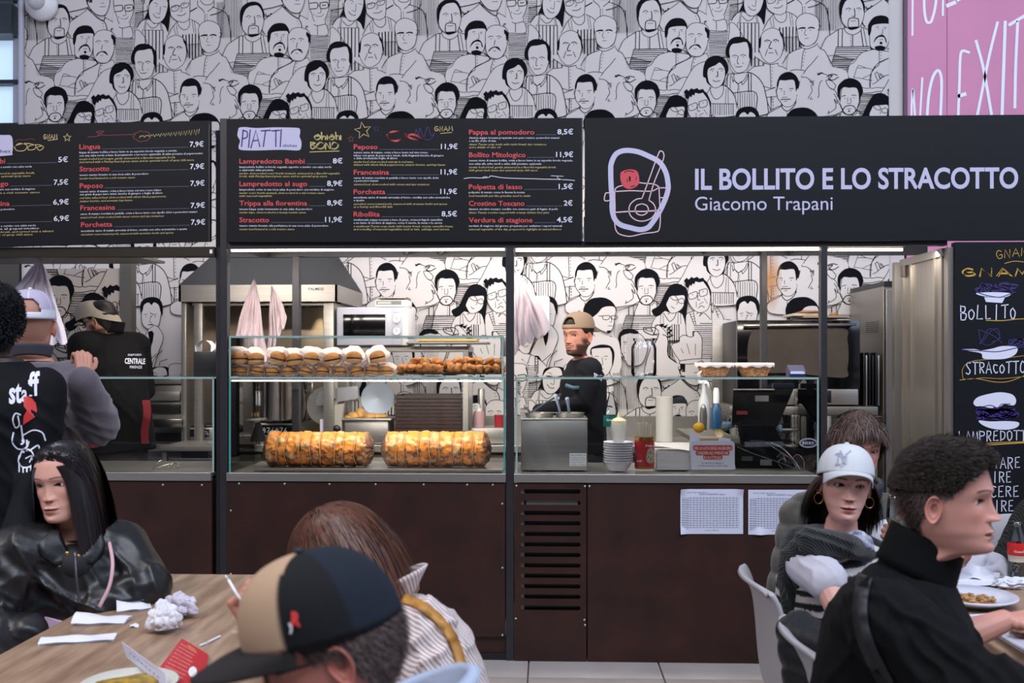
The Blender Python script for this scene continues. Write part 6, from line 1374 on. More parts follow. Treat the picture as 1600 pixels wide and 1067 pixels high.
def packet(px, py, L_, W_, ang, lab, open_=.0, seed=1):
    c = onz(px, py, ZTAB); t = thing('napkin_packet', lab, 'napkin', (c.x, c.y, ZTAB)); ca, sa = math.cos(ang), math.sin(ang)
    def f(k):
        def g(u, v):
            x = (u-.5)*L_; y = (v-.5)*W_; z = .002+k*(.004+open_*math.sin(PI*v)*(1-u)*1.2)+.003*k*math.sin(7*u+seed)*math.sin(PI*v)+.0012*math.sin(11*u+5*v+seed); return (c.x+x*ca-y*sa, c.y+x*sa+y*ca, ZTAB+z)
        return g
    mk('lower_fold', M().grid(f(0), 12, 8), m_nap, t, True); mk('upper_fold', M().grid(f(1), 16, 10), m_nap, t, True)
    mk('print', M().merge(M()).add(*[[(c.x+(x*ca-y*sa), c.y+x*sa+y*ca, ZTAB+.011+open_*.5) for x, y in ((-.03, .01), (.03, .01), (.03, .013), (-.03, .013), (-.02, -.005), (.02, -.005), (.02, -.002), (-.02, -.002))], [(0, 1, 2, 3), (4, 5, 6, 7)]][0:2]), mat('faint_print', '#b4b8cc', .7), t) if seed == 3 else None
    return t
packet(160, 971, .15, .085, .1, 'folded white napkin packet nearest the seated woman', .018, 1); packet(209, 951, .10, .075, .45, 'smaller printed white napkin packet behind the first one', .022, 3); packet(122, 1001, .19, .065, .25, 'long white paper sleeve in front of the folded packets', .008, 5)
def crumple(c, r, lab, name='crumpled_paper', sc=(1, 1, .7), seed=1, mt=None, cat='paper', nz=.5):
    bm = bmesh.new(); bmesh.ops.create_icosphere(bm, subdivisions=5, radius=1.); vs = []; c = Vector(c)
    for v in bm.verts:
        p = v.co.copy(); q = p+Vector((seed*3.1, 0, 0)); n = noise.voronoi(q*1.5)[0]; k = 1-nz*.55*(1-2*abs(noise.noise(q*1.6)))-nz*.5*(n[1]-n[0])*.6+nz*.18*noise.noise(q*5); p = p*k; z = max(p.z*r*sc[2], -r*.3); vs.append(tuple(c+Vector((p.x*r*sc[0], p.y*r*sc[1], z))))
    fs = [tuple(v.index for v in f.verts) for f in bm.faces]; bm.free(); m = M(); m.v = vs; m.f = fs; return tag(mk(name, m, mt or m_papn, smooth=.7), lab, cat)
c = onz(252, 990, ZTAB); crumple((c.x, c.y+.02, ZTAB+.032), .060, 'crumpled white paper bag on the left table, left half', seed=2, sc=(.85, .9, .95), nz=.5); c = onz(278, 968, ZTAB); crumple((c.x, c.y+.02, ZTAB+.030), .055, 'crumpled printed wrapping paper behind the paper bag', seed=5, sc=(1.0, .8, .95), mt=mat('crumple_print', '#cfc9d8', .75, var=.25, vscale=35, bump=.3, bscale=50), nz=.6)
tag(mk('paper_scrap', M().grid(lambda u, v: tuple(Vector(onz(203+14*u, 981-5*v, ZTAB))+Vector((0, 0, .003+.002*math.sin(6*u+4*v)))), 8, 5), m_nap, smooth=True), 'tiny torn paper scrap left of the crumpled paper', 'paper')
for i, (a, b) in enumerate((((324, 1006), (344, 996)), ((312, 1011), (322, 1007)))): p, q = onz(*a, ZTAB), onz(*b, ZTAB); tag(mk('paper_stick', M().tube([p+Vector((0, 0, .004)), q+Vector((0, 0, .004))], .003, 6), m_nap), ['longer white stick on the left table by the cap brim', 'short white stick on the left table by the cap brim'][i], 'stick')
# menu cards and yellow plate
def card(name, lab, pts, mt, thick=.002, extra=None):
    t = thing(name, lab, 'card', pts[0]); n = (Vector(pts[1])-Vector(pts[0])).cross(Vector(pts[3])-Vector(pts[0])).normalized()*thick; m = M(); vs = [Vector(p) for p in pts]+[Vector(p)-n for p in pts]; m.add(vs, [(0, 1, 2, 3), (7, 6, 5, 4), (0, 4, 5, 1), (1, 5, 6, 2), (2, 6, 7, 3), (3, 7, 4, 0)]); mk('card', m, mt, t)
    def at(u, v, k=.0006): a, b, c_, d_ = [Vector(p) for p in pts]; return a*(1-u)*(1-v)+b*u*(1-v)+c_*u*v+d_*(1-u)*v+n.normalized()*k
    if extra: extra(t, at)
    return t
def red_print(t, at):
    m = M()
    for i in range(9):
        v_, f_ = textmesh('menu crudo e cotto panini primi', .01, 0, 1); mx = v_[:, 0].max(); m.add([at(.08+.55*a/mx*(1-.06*(i % 3)), .86-.085*i+b*.05) for a, b in v_], f_)
    mk('small_lettering', m, mat('card_pink', '#e6b0a8', .6), t); m = M(); v_, f_ = textmesh('MENU', .03, 0, 1); m.add([at(.30+.28*a/v_[:, 0].max(), .90+b*.05) for a, b in v_], f_); mk('gold_lettering', m, t_gold, t)
    m = M(); m.add([at(.72+.10*math.cos(2*PI*i/16), .42+.12*math.sin(2*PI*i/16), .001) for i in range(16)], [tuple(range(16))]); mk('emblem', m, m_white, t)
p0 = onz(232, 1062, ZTAB)+Vector((0, 0, .004)); p1 = onz(330, 1075, ZTAB)+Vector((0, 0, .004)); p2 = onz(321, 1024, ZTAB)+Vector((0, 0, .01)); p3 = onz(274, 1006, ZTAB)+Vector((0, 0, .03))
card('menu_card', 'red printed menu card lying by the cap brim', [onz(240, 1058, ZTAB)+Vector((0, 0, .004)), onz(312, 1090, ZTAB)+Vector((0, 0, .004)), onz(326, 1030, ZTAB)+Vector((0, 0, .012)), onz(284, 1004, ZTAB)+Vector((0, 0, .012))], mat('card_red', '#b8202a', .4), extra=red_print)
def blue_print(t, at):
    m = M()
    for i in range(8): m.add([at(.18+.09*i+.012*math.cos(2*PI*k/8), .62-.03*i+.05*math.sin(2*PI*k/8), .001) for k in range(8)], [tuple(range(8))])
    mk('dots', m, t_purple, t)
card('menu_card', 'pale folded menu card standing left of the red one', [P(198, 1027, 2.42), P(262, 1078, 2.25), P(258, 1052, 2.28), P(190, 1003, 2.45)], mat('card_pale', '#c5c3d4', .5), .002, blue_print)
c = onz(215, 1068, ZTAB); t = thing('yellow_plate', 'shallow clear plate with yellow food at the bottom edge of the photo', 'plate', (c.x, c.y-.02, ZTAB)); mk('dish', M().lathe([(0, .003), (.08, .003), (.11, .018), (.112, .02), (.108, .022), (.078, .008), (0, .008)], (c.x, c.y-.05, ZTAB), 40), mat('dish_pale', '#cfcfc4', .2), t, True); mk('food', M().ico((c.x, c.y-.05, ZTAB+.012), 1, 3, (.075, .075, .014), .3, 9), mat('food_yellow', '#b9962e', .4, col2='#6a5a22', vscale=40), t, True)
# right table things
pl_ = mat('porcelain', '#cfd0dc', .2, coat=.3)
def plate(c, r, lab, tilt=0):
    t = thing('dinner_plate', lab, 'plate', c); mk('dish', M().lathe([(0, .004), (r*.62, .004), (r*.74, .014), (r, .028), (r*1.005, .031), (r*.98, .033), (r*.72, .020), (r*.6, .010), (0, .009)], c, 56), pl_, t, True); return t
c = onz(1518, 944, ZTAB); c.z = ZTAB; plate(c, .135, 'white dinner plate with leftover chopped food on the right table')
t = thing('leftover_food', 'chopped brown leftovers on the white dinner plate', 'food', (c.x, c.y, ZTAB+.01)); rr = random.Random(4); q = M()
for i in range(70): a, r_ = rr.uniform(0, 2*PI), .045*math.sqrt(rr.random()); q.ico((c.x+.012+r_*1.3*math.cos(a), c.y+r_*math.sin(a), ZTAB+.016+rr.uniform(0, .008)), rr.uniform(.005, .010), 1, (1, 1, .6), .4, 90)
mk('morsels', q, mat('food_brown', '#8a5a36', .6, col2='#c9a26a', vscale=80), t, True, kind='stuff'); mk('sauce', M().ico((c.x+.01, c.y, ZTAB+.010), 1, 3, (.06, .045, .006), .2, 20), mat('sauce_tan', '#b98a5c', .35), t, True)
c = onz(1490, 912, ZTAB); tag(mk('flat_napkin', M().grid(lambda u, v: (c.x+(u-.3)*.22, c.y+(v-.3)*.13, ZTAB+.003+.004*math.sin(5*u+3*v)**2), 14, 10), m_nap, smooth=True), 'flat white paper sheet behind the white dinner plate', 'napkin')
c = onz(1546, 906, ZTAB); t = thing('crumpled_napkins', 'heap of crumpled white napkins beside the bottle', 'napkin', (c.x, c.y, ZTAB))
def pg(ox, oy, w_, h_, ph): return M().grid(lambda u, v: (c.x+ox+(u-.5)*w_, c.y+oy+.03*math.sin(6*u+ph)*v, ZTAB+.004+h_*v*(1-.8*abs(u-.35-.2*math.sin(ph)))+.008*math.sin(9*u+7*v+ph)), 18, 12)
for ox, oy, w_, h_, ph in ((-.01, .02, .16, .12, 0), (.02, -.01, .14, .07, 2), (-.05, -.02, .14, .06, 4), (.05, .03, .12, .10, 5)): mk('sheet', pg(ox, oy, w_, h_, ph), m_nap, t, True)
c = onz(1582, 919, ZTAB); crumple((c.x, c.y, ZTAB+.015), .05, 'flat crumpled napkin in front of the bottle', 'crumpled_napkin', (1.5, .9, .5), 9, m_nap, 'napkin', .6)
c = onz(1589, 908, ZTAB); bgm = glassmat('bottle_glass', (.86, .93, .93), 1., .10); t = thing('cola_bottle', 'clear glass bottle of dark cola with a red label', 'bottle', (c.x, c.y, ZTAB)); hb = .205; k = hb/.205
mk('body', M().lathe([(0, .003), (.027, .003), (.0295, .012), (.0285, .04), (.0265, .07), (.030, .10), (.0305, .125), (.026, .145), (.016, .170), (.0125, .19), (.0125, .198), (.0145, .20), (.0145, .207), (.011, .207)], c, 36), MATS['bottle_glass'], t, True); mk('cola', M().lathe([(0, .006), (.026, .006), (.027, .014), (.026, .04), (.0245, .058), (0, .058)], c, 30), mat('cola', '#1e0d08', .1), t, True)
mk('label', M().lathe([(.0300, .092), (.0312, .10), (.0315, .125), (.0295, .135)], c, 36), mat('label_coke', '#c22525', .35), t, True); mk('lower_label', M().lathe([(.0270, .07), (.0282, .085), (.0300, .0915)], c, 36), mat('label_cream', '#cfc5b4', .5), t, True)
q = M(); v_, f_ = textmesh('Coca-Cola', .01, .2, 2); mx = v_[:, 0].max(); q.add([(c.x+.032*math.sin((a/mx-.5)*1.5), c.y-.032*math.cos((a/mx-.5)*1.5), c.z+.104+b*.011) for a, b in v_], f_); mk('lettering', q, m_white, t)
# tray and meat
c = onz(1590, 1003, ZTAB); t = thing('white_tray', 'white rectangular tray at the right table edge', 'tray', (c.x, c.y, ZTAB)); a0 = onz(1527, 984, ZTAB); q = M(); x0, y1_ = a0.x, onz(1560, 975, ZTAB).y; x1_, y0_ = x0+.42, y1_-.34
q.bb((x0+.02, y0_+.02, ZTAB+.002), (x1_-.02, y1_-.02, ZTAB+.006)).add([(x0, y0_, ZTAB+.024), (x1_, y0_, ZTAB+.024), (x1_, y1_, ZTAB+.024), (x0, y1_, ZTAB+.024), (x0+.02, y0_+.02, ZTAB+.006), (x1_-.02, y0_+.02, ZTAB+.006), (x1_-.02, y1_-.02, ZTAB+.006), (x0+.02, y1_-.02, ZTAB+.006)], [(0, 1, 5, 4), (1, 2, 6, 5), (2, 3, 7, 6), (3, 0, 4, 7)]); mk('dish', q, pl_, t); mk('rim', M().tube([(x0, y0_, ZTAB+.024), (x1_, y0_, ZTAB+.024), (x1_, y1_, ZTAB+.024), (x0, y1_, ZTAB+.024)], .004, 6, closed=True), pl_, t)
crumple((P(1605, 995, 2.75).x+.02, y1_-.16, ZTAB+.022), .05, 'piece of dark grilled meat on the white tray', 'grilled_meat', (1.3, .9, .5), 3, mat('meat_dark', '#5a2f22', .4, col2='#8f6a55', vscale=30), 'meat', .5)
tag(mk('side_napkin', M().grid(lambda u, v: (x0+.06+.2*u, y1_+.02+.08*v, ZTAB+.003+.004*math.sin(6*u)**2), 12, 8), m_nap, smooth=True), 'white napkin between the tray and the dinner plate', 'napkin')
# wine glass
c = P(1404, 833, 3.45); wgm = glassmat('wine_glass', (.9, .93, .93), 1., .09); t = thing('wine_glass', 'stemmed glass of white wine held behind the dark-haired man', 'glass', (c.x, c.y, c.z-.08)); mk('bowl', M().lathe([(.003, -.085), (.003, -.01), (.012, .0), (.030, .018), (.040, .045), (.041, .07), (.036, .11), (.031, .15), (.030, .15)], c, 36), MATS['wine_glass'], t, True); mk('foot', M().lathe([(0, -.085), (.034, -.085), (.034, -.082), (.003, -.08)], c, 30), MATS['wine_glass'], t, True); mk('wine', M().lathe([(0, .004), (.018, .008), (.034, .03), (.038, .048), (0, .048)], c, 30), mat('white_wine', '#b9b88a', .1, trans=.6), t, True)
tag(mk('red_bottle_cap', M().lathe([(0, 0), (.016, 0), (.015, .022), (0, .024)], P(1411, 804, 3.6), 20), mat('cap_red', '#c0241f', .4), smooth=.6), 'bright red bottle cap seen through the wine glass', 'cap')
tag(mk('cap_bottle', M().lathe([(0, -.25), (.034, -.25), (.036, -.22), (.036, -.09), (.03, -.05), (.013, -.02), (.013, 0), (0, 0)], P(1411, 804, 3.6), 24), MATS['water_bottle'], smooth=.6), 'clear bottle under the red cap behind the wine glass', 'bottle')
# ------------------------------------------------------------------ people toolkit
from mathutils.bvhtree import BVHTree
def sm(a, b, x): t = np.clip((x-a)/(b-a), 0, 1); return t*t*(3-2*t)
HT = np.array([  # zf, yf, zb, yb, w, ym : slices of a head from crown to neck base
 (.1185, -.010, .1185, -.014, .002, -.012), (.1165, .018, .1155, -.042, .030, -.012), (.107, .047, .104, -.070, .0525, -.013), (.090, .069, .086, -.088, .067, -.014), (.069, .083, .063, -.098, .0745, -.014),
 (.046, .0895, .037, -.102, .0770, -.013), (.024, .0920, .013, -.100, .0765, -.010), (.0, .0845, -.010, -.093, .0740, -.008), (-.022, .0815, -.030, -.084, .0705, -.006), (-.044, .0835, -.047, -.075, .0665, -.006),
 (-.064, .0855, -.060, -.067, .0625, -.004), (-.080, .0825, -.070, -.062, .0575, -.004), (-.098, .0840, -.080, -.059, .0520, -.004), (-.111, .0770, -.090, -.058, .0470, -.002), (-.1175, .058, -.099, -.057, .0455, -.006),
 (-.121, .034, -.108, -.057, .0465, -.012), (-.131, .020, -.120, -.058, .0490, -.016), (-.155, .014, -.150, -.061, .0510, -.022), (-.195, .012, -.190, -.068, .0580, -.026), (-.230, .016, -.225, -.078, .0760, -.03)])
def interp_rows(n_sub):
    out = []; k = len(HT)
    for i in range(k-1):
        p0 = HT[max(i-1, 0)]; p1 = HT[i]; p2 = HT[i+1]; p3 = HT[min(i+2, k-1)]; n = n_sub[i]
        for j in range(n): t = j/n; out.append(.5*((2*p1)+(-p0+p2)*t+(2*p0-5*p1+4*p2-p3)*t*t+(-p0+3*p1-3*p2+p3)*t**3))
    out.append(HT[-1]); return np.array(out)
def G(x, z, cx, cz, sx, sz): return np.exp(-((x-cx)/sx)**2-((z-cz)/sz)**2)
def head_surface(o, res=1.):
    nc = int(150*res); sub = [max(2, int(s*res)) for s in (3, 4, 5, 6, 8, 12, 18, 18, 18, 18, 14, 14, 10, 6, 4, 3, 3, 3, 3)]
    rows = interp_rows(sub); t = np.linspace(0, 2*PI, nc, endpoint=False); a = t-.5*np.sin(t)
    zf, yf, zb, yb, w, ym = [rows[:, i:i+1] for i in range(6)]; c = np.cos(a)[None]; s = np.sin(a)[None]
    jw = o.get('jaw', 1.); low = sm(.0, -.09, zf)*sm(-.14, -.115, zf); w = w*(1+(jw-1)*low)
    y = np.where(c > 0, ym+(yf-ym)*np.abs(c)**.92, ym-(ym-yb)*np.abs(c)); x = w*s; tt = (1-c)/2; z = zf+(zb-zf)*tt**.8+0*x
    fr = sm(.15, .5, c)+0*x; ax = np.abs(x); D = np.zeros_like(x)
    D += .0035*o.get('brow', 1)*G(ax, z, .026, .019, .020, .007); D += .0015*G(x, z, 0, .02, .02, .01)
    D -= .0085*G(ax, z, .030, .001, .0155, .011); D += .0035*o.get('cheek', 1)*G(ax, z, .043, -.026, .017, .014); D -= .003*G(ax, z, .040, -.060, .014, .018)
    ns = o.get('nose', 1.); tn = (.012-z)/.054; hn = np.where(tn < .80, .002+.021*np.clip(tn, 0, 1)**1.25, .002+.021*.80**1.25+.0025*np.sin(PI*np.clip((tn-.8)/.3, 0, 1))); hn = hn*sm(1.09, .97, tn)*sm(-.12, .1, tn)
    wn = .0062+.0048*np.clip(tn, 0, 1)**2; D += ns*hn*np.exp(-(ax/wn/1.25)**2.4); D += ns*.0085*G(ax, z, .0118*o.get('nosew', 1), -.0395, .0062, .0062); D -= .004*G(ax, z, .0068, -.0465, .0034, .0026)
    zm = -.0715; lp = o.get('lips', 1.); op = o.get('open', 0.); mw = o.get('mouthw', 1.)
    D += .0035*G(x, z, 0, -.070, .027, .016); D += lp*.0038*G(ax, z, .006, -.0662, .014*mw, .0036); D += lp*.0048*G(x, z, 0, -.0782, .0145*mw, .0048)
    zl = zm+.0012*(ax/.024)**2*o.get('smile', 0)*3; D -= (.0042+.0022*op)*np.exp(-((z-zl)/(.0016+.0035*op))**2)*sm(.028*mw, .019*mw, ax); D -= .0012*G(ax, z, .026*mw, -.0715, .004, .005); D -= .0015*G(x, z, 0, -.057, .003, .006)
    D -= .0032*G(x, z, 0, -.0885, .017, .0055); D += .0045*o.get('chin', 1)*G(x, z, 0, -.103, .0165, .0105); D -= .0012*np.exp(-((ax-.020-.35*(-.045-z))/.004)**2)*sm(-.03, -.045, z)*sm(-.075, -.06, z)
    y = y+D*fr
    ex, ez, ye, re = .0312, .0, .0580, .0122; hu, hl = o.get('eye', (.0050, .0042)); rl = re+.0014; til = o.get('etilt', .0)
    dx = ax-ex; dz = z-ez-til*dx; q = 1-(dx/.0152)**2; zu = hu*q+.0003; zd = -hl*q; ins = (q > 0) & (dz < zu) & (dz > zd) & (fr > .5); rr2 = dx*dx+dz*dz
    lid = ye+np.sqrt(np.clip(rl*rl-rr2, 0, None)); near = (rr2 < (rl*.97)**2) & (fr > .5); y = np.where(near & ~ins, np.maximum(y, lid), y); y = np.where(ins, ye+np.sqrt(np.clip(re*re-rr2, 0, None))-.0035, y)
    y -= .0012*np.exp(-((dz-hu*q-.0042)/.0011)**2)*(np.abs(dx) < .014)*fr
    # colours
    sk = np.array(srgb(o.get('skin', '#c99a83'))); C = np.ones(x.shape+(3,))*sk
    def mix(m, col, k=1.):
        nonlocal C; m = (np.clip(m*k, 0, 1)*fr)[..., None]; C = C*(1-m)+np.array(srgb(col))*m
    red = o.get('red', '#b06a5c'); mix(G(ax, z, .043, -.03, .02, .016), red, .35); mix(G(x, z, 0, -.036, .014, .010), red, .45); mix(G(x, z, 0, -.1, .02, .012), red, .15); mix(G(ax, z, .030, -.003, .017, .011), o.get('lidcol', '#8a5a50'), .35)
    lc = o.get('lipcol', '#a05a55'); up = (z > zl) & (z < zl+.0072*(1-(ax/(.0245*mw))**2)*(1+.18*np.cos(ax/.0068*PI)*(ax < .014))); lo_ = (z <= zl) & (z > zl-.0088*(1-(ax/(.023*mw))**2)); mix((up | lo_).astype(float)*1., lc, .85)
    mix(np.exp(-((z-zl)/(.0011+.003*op))**2)*sm(.026*mw, .021*mw, ax), '#4a201f', .8); mix(G(ax, z, .0066, -.0475, .003, .0018), '#3a1b18', .9)
    bt = o.get('browt', 1.); bz = .0205+.0035*np.sin(np.clip((ax-.012)/.036, 0, 1)*PI*.8)-.10*np.clip(ax-.036, 0, 1); mix(np.exp(-((z-bz)/(.0028*bt))**4)*sm(.010, .014, ax)*sm(.051, .046, ax), o.get('browcol', '#2a1d18'), .85)
    mix((((dz-zu) > -.0004) & ((dz-zu) < .0013*o.get('lash', 1)) & (q > -.05)).astype(float)*(np.abs(dx) < .0165), '#1d1210', .9); mix(((np.abs(dz-zd) < .0006) & (q > 0)).astype(float), '#6a4038', .5)
    bd = o.get('beard', 0)
    if bd:
        m = sm(-.040, -.058, z-.25*(.075-np.clip(ax, 0, .075))*0)*sm(-.135, -.118, z); m = m*np.clip(sm(.030, .044, ax)+sm(-.076, -.086, z)+ (np.exp(-((z+.058)/.0055)**2)*(ax < .03)), 0, 1); m = np.maximum(m, sm(-.005, -.03, z)*sm(.055, .066, ax)*sm(-.02, .01, y)*sm(-.13, -.11, z))
        mm = np.clip(m*bd, 0, 1)*(1-np.clip((up | lo_).astype(float), 0, 1)); mm = mm[..., None]; C = C*(1-mm)+np.array(srgb(o.get('beardcol', '#2b1f1b')))*mm
    hl_ = hairline(a, o.get('hi', .074))[None]+0*x; hm = sm(-.004, .006, z-hl_)*o.get('scalp', 1.); hm = hm[..., None]; C = C*(1-hm)+np.array(srgb(o.get('haircol', '#1c1512')))*hm
    V = np.stack([x, y, z], -1); return V, C, a, rows
def hairline(a, hi=.074):
    aa = np.abs((a+PI) % (2*PI)-PI); return np.interp(aa, [0, .5, .95, 1.25, 1.55, 1.9, 2.4, PI], [hi, hi-.004, .045, .012, .010, -.030, -.065, -.072])
def grid_faces(nr, nc):
    i = np.arange(nr-1)[:, None]*nc; j = np.arange(nc)[None]; j2 = (j+1) % nc
    return np.stack([i+j, i+j2, i+nc+j2, i+nc+j], -1).reshape(-1, 4)
def ear_mesh(side, o):
    nr, nc = 16, 40; r = np.array([0, .18, .34, .46, .56, .66, .76, .84, .90, .95, 1.0, 1.03, 1.0, .92, .8, .6]); h = np.array([-.003, -.003, -.001, .0035, .0045, .003, .0035, .006, .0078, .0082, .007, .004, .0, -.004, -.010, -.018])
    ph = np.linspace(0, 2*PI, nc, endpoint=False)[None]; r_ = r[:, None]; u = .0165*r_*np.cos(ph)*(1-.28*np.clip(-np.sin(ph), 0, 1)); v = .0295*r_*np.sin(ph)-.002*np.cos(ph)*0
    hh = h[:, None]*np.where(np.cos(ph) > .35, .55, 1.); lobe = np.clip(-np.sin(ph)-.6, 0, 1); hh = hh*(1-lobe)+.004*lobe*(r_ < 1.02)
    y = u-.0095-.15*(-v)*0+.12*v; z = v-.013; x = .0735+hh+.30*np.clip(-(u)+.012, 0, 1)*sm(0, 1, np.clip(r_, 0, 1))
    V = np.stack([side*x+0*y, y, z], -1); f = grid_faces(nr, nc); f = f[:, ::-1] if side > 0 else f
    base = np.array(srgb(o.get('skin', '#c99a83')))*.75+np.array(srgb(o.get('earcol', '#c0705c')))*.25; C = np.ones((nr, nc, 3))*base; C[:3] *= .8
    return V.reshape(-1, 3), f, C.reshape(-1, 3)
def head_matrix(H, th, pitch, roll, sc=1.): return Matrix.Translation(H) @ Matrix.Rotation(th+PI, 4, 'Z') @ Matrix.Rotation(pitch, 4, 'X') @ Matrix.Rotation(roll, 4, 'Y') @ Matrix.Scale(sc, 4)
def xf(V, T): A = np.array(T); return V@A[:3, :3].T+A[:3, 3]
def strands(o, T, n, reg, flow, length, width=.0016, K=8, grav=.25, rise=.35, jit=.25, cols=('#1a1210', '#3a2820'), seed=1, off=.004, ell=(.080, .104, .104), wave=0., clump=0., hz=.074):
    """ribbons of hair: reg(a,z)->keep, flow(p,nrm,rng)->direction, length(a,z,rng)"""
    g = np.random.default_rng(seed); V, C, a, rows = o['_surf']; nr, nc = V.shape[:2]; w_ = np.linspace(.15, 1, nr)
    cr = np.cross(np.diff(V, axis=0)[:, :], (np.roll(V, -1, 1)-V)[:-1]); ar_ = np.linalg.norm(cr, axis=2).ravel(); pick = g.choice(len(ar_), n*5, p=ar_/ar_.sum()); ii = pick//nc; jj = pick % nc; zz = V[ii, jj, 2]; aa = a[jj]; keep = reg(aa, zz) & (zz > hairline(aa, hz)-.002);     ii, jj = ii[keep][:n], jj[keep][:n]; n = len(ii); p = V[ii, jj].copy(); p += g.normal(0, .0015, p.shape); c0 = np.array([0, -.012, .015]); nrm = p-c0; nrm /= np.linalg.norm(nrm, axis=1)[:, None]; aa = a[jj]
    d = flow(p, nrm, g); d += g.normal(0, jit, d.shape)*.5; d /= np.linalg.norm(d, axis=1)[:, None]; L = length(aa, p[:, 2], g); d0 = d.copy(); d = nrm*rise+d*(1-rise); d /= np.linalg.norm(d, axis=1)[:, None]
    if clump: cid = g.integers(0, max(1, int(n/clump)), n); 
    p = p+nrm*off*.5; P_ = [p.copy()]; el = np.array(ell)+off*.6; ph = g.random(n)*6
    for k in range(K):
        d = d*.72+d0*.28*max(0, 1-k/K)+np.array([0, 0, -1])*grav*(k+1)/K; 
        if wave: d = d+wave*np.stack([np.sin(ph+k*1.3), np.cos(ph*1.7+k*1.1), np.zeros(n)], -1)
        d /= np.linalg.norm(d, axis=1)[:, None]; p = p+d*(L/K)[:, None]; q = (p-c0)/el; rr = np.linalg.norm(q, axis=1); ins = rr < 1
        p = np.where(ins[:, None], c0+q/np.maximum(rr, 1e-6)[:, None]*el, p); P_.append(p.copy())
    A = np.stack(P_, 1); tan = np.gradient(A, axis=1); out = A-c0; out[..., 2] *= .3; side = np.cross(tan, out); side /= np.linalg.norm(side, axis=2)[..., None]+1e-9; wv = width*np.concatenate([[.7], np.ones(max(K-2, 1)), [.75], [.12]])[:K+1]
    W = side*wv[None, :, None]; vs = np.stack([A+W, A-W], 2).reshape(-1, 3); k2 = (K+1)*2; b = np.arange(n)[:, None]*k2; s = np.arange(K)[None]*2; f = np.stack([b+s, b+s+1, b+s+3, b+s+2], -1).reshape(-1, 4)
    c1, c2 = np.array(srgb(cols[0])), np.array(srgb(cols[1])); m = g.random(n)[:, None]; col = np.repeat((c1*(1-m)+c2*m)[:, None], k2, 1).reshape(-1, 3); return xf(vs, T), f, col
def shell(o, T, thick, keep, col, nz=.0015, seed=0, fq=60):
    V, C, a, rows = o['_surf']; nr, nc = V.shape[:2]; c0 = np.array([0, -.012, .015]); nrm = V-c0; nrm /= np.linalg.norm(nrm, axis=2)[..., None]; A = a[None]+0*V[..., 0]; th = thick(A, V[..., 2]); groove = nz*np.sin(A*fq+3*np.sin(V[..., 2]*40+seed))*np.clip(th/.006, 0, 1)
    W = V.copy(); W[..., 1] = np.minimum(W[..., 1], .096); W = W+nrm*(th+groove)[..., None]; kp = keep(A, V[..., 2]); f = grid_faces(nr, nc); kk = kp.reshape(-1); f = f[kk[f].all(1)]; return xf(W.reshape(-1, 3), T), f, np.ones((nr*nc, 3))*np.array(srgb(col))
def join(*parts):
    vs, fs, cs = [], [], []; o = 0; tri = []
    for v, f, c in parts: vs.append(np.asarray(v)); fs += (np.asarray(f)+o).tolist() if len(f) else []; cs.append(np.asarray(c)); o += len(v)
    return np.vstack(vs), fs, np.vstack(cs)
def eyeball(T, side, gaze, o):
    ang = [0, 6, 12, 12.5, 20, 28, 29.5, 31, 40, 60, 80, 100]; n = 24; vs = []; cs = []; g = Matrix.Rotation(R(gaze[0]), 4, 'Z') @ Matrix.Rotation(R(gaze[1]), 4, 'X'); ic = np.array(srgb(o.get('iris', '#3a2418'))); wc = np.array(srgb('#cfc6c2')); c = Vector((side*.0312, .0580, 0))
    for q in ang:
        for j in range(n): t = 2*PI*j/n; v = Vector((math.sin(R(q))*math.cos(t), math.cos(R(q)), math.sin(R(q))*math.sin(t)))*.0122; v = g @ v; vs.append(T @ (c+v)); cs.append((.01, .01, .01) if q <= 12 else tuple(ic) if q < 29 else tuple(ic*.4) if q < 30 else tuple(wc))
    fs = [(i*n+j, i*n+(j+1) % n, (i+1)*n+(j+1) % n, (i+1)*n+j) for i in range(len(ang)-1) for j in range(n)]; m = M(); m.v = vs; m.f = fs; m.c = cs; return m
# --- soft bodies: capsules and lofts fused by a voxel remesh
def cap_(m, p0, r0, p1, r1, n=14):
    p0, p1 = Vector(p0), Vector(p1); d = (p1-p0); L = d.length or 1e-6; d /= L; pts = []; rs = []
    for k in range(5): a = PI/2*(1-k/4); pts.append(p0-d*r0*math.sin(a)*.999); rs.append(max(r0*math.cos(a), r0*.03))
    for k in range(5): a = PI/2*k/4; pts.append(p1+d*r1*math.sin(a)*.999); rs.append(max(r1*math.cos(a), r1*.03))
    m.tube(pts, rs, n)
def loft_(m, secs, n=24):
    vs = []; k = len(secs)
    for c, u, v in secs:
        c, u, v = Vector(c), Vector(u), Vector(v)
        for j in range(n): a = 2*PI*j/n; ca, sa = math.cos(a), math.sin(a); vs.append(c+u*math.copysign(abs(ca)**.85, ca)+v*math.copysign(abs(sa)**.85, sa))
    fs = [(i*n+j, i*n+(j+1) % n, (i+1)*n+(j+1) % n, (i+1)*n+j) for i in range(k-1) for j in range(n)]+[tuple(range(n-1, -1, -1)), tuple((k-1)*n+j for j in range(n))]; m.add(vs, fs)
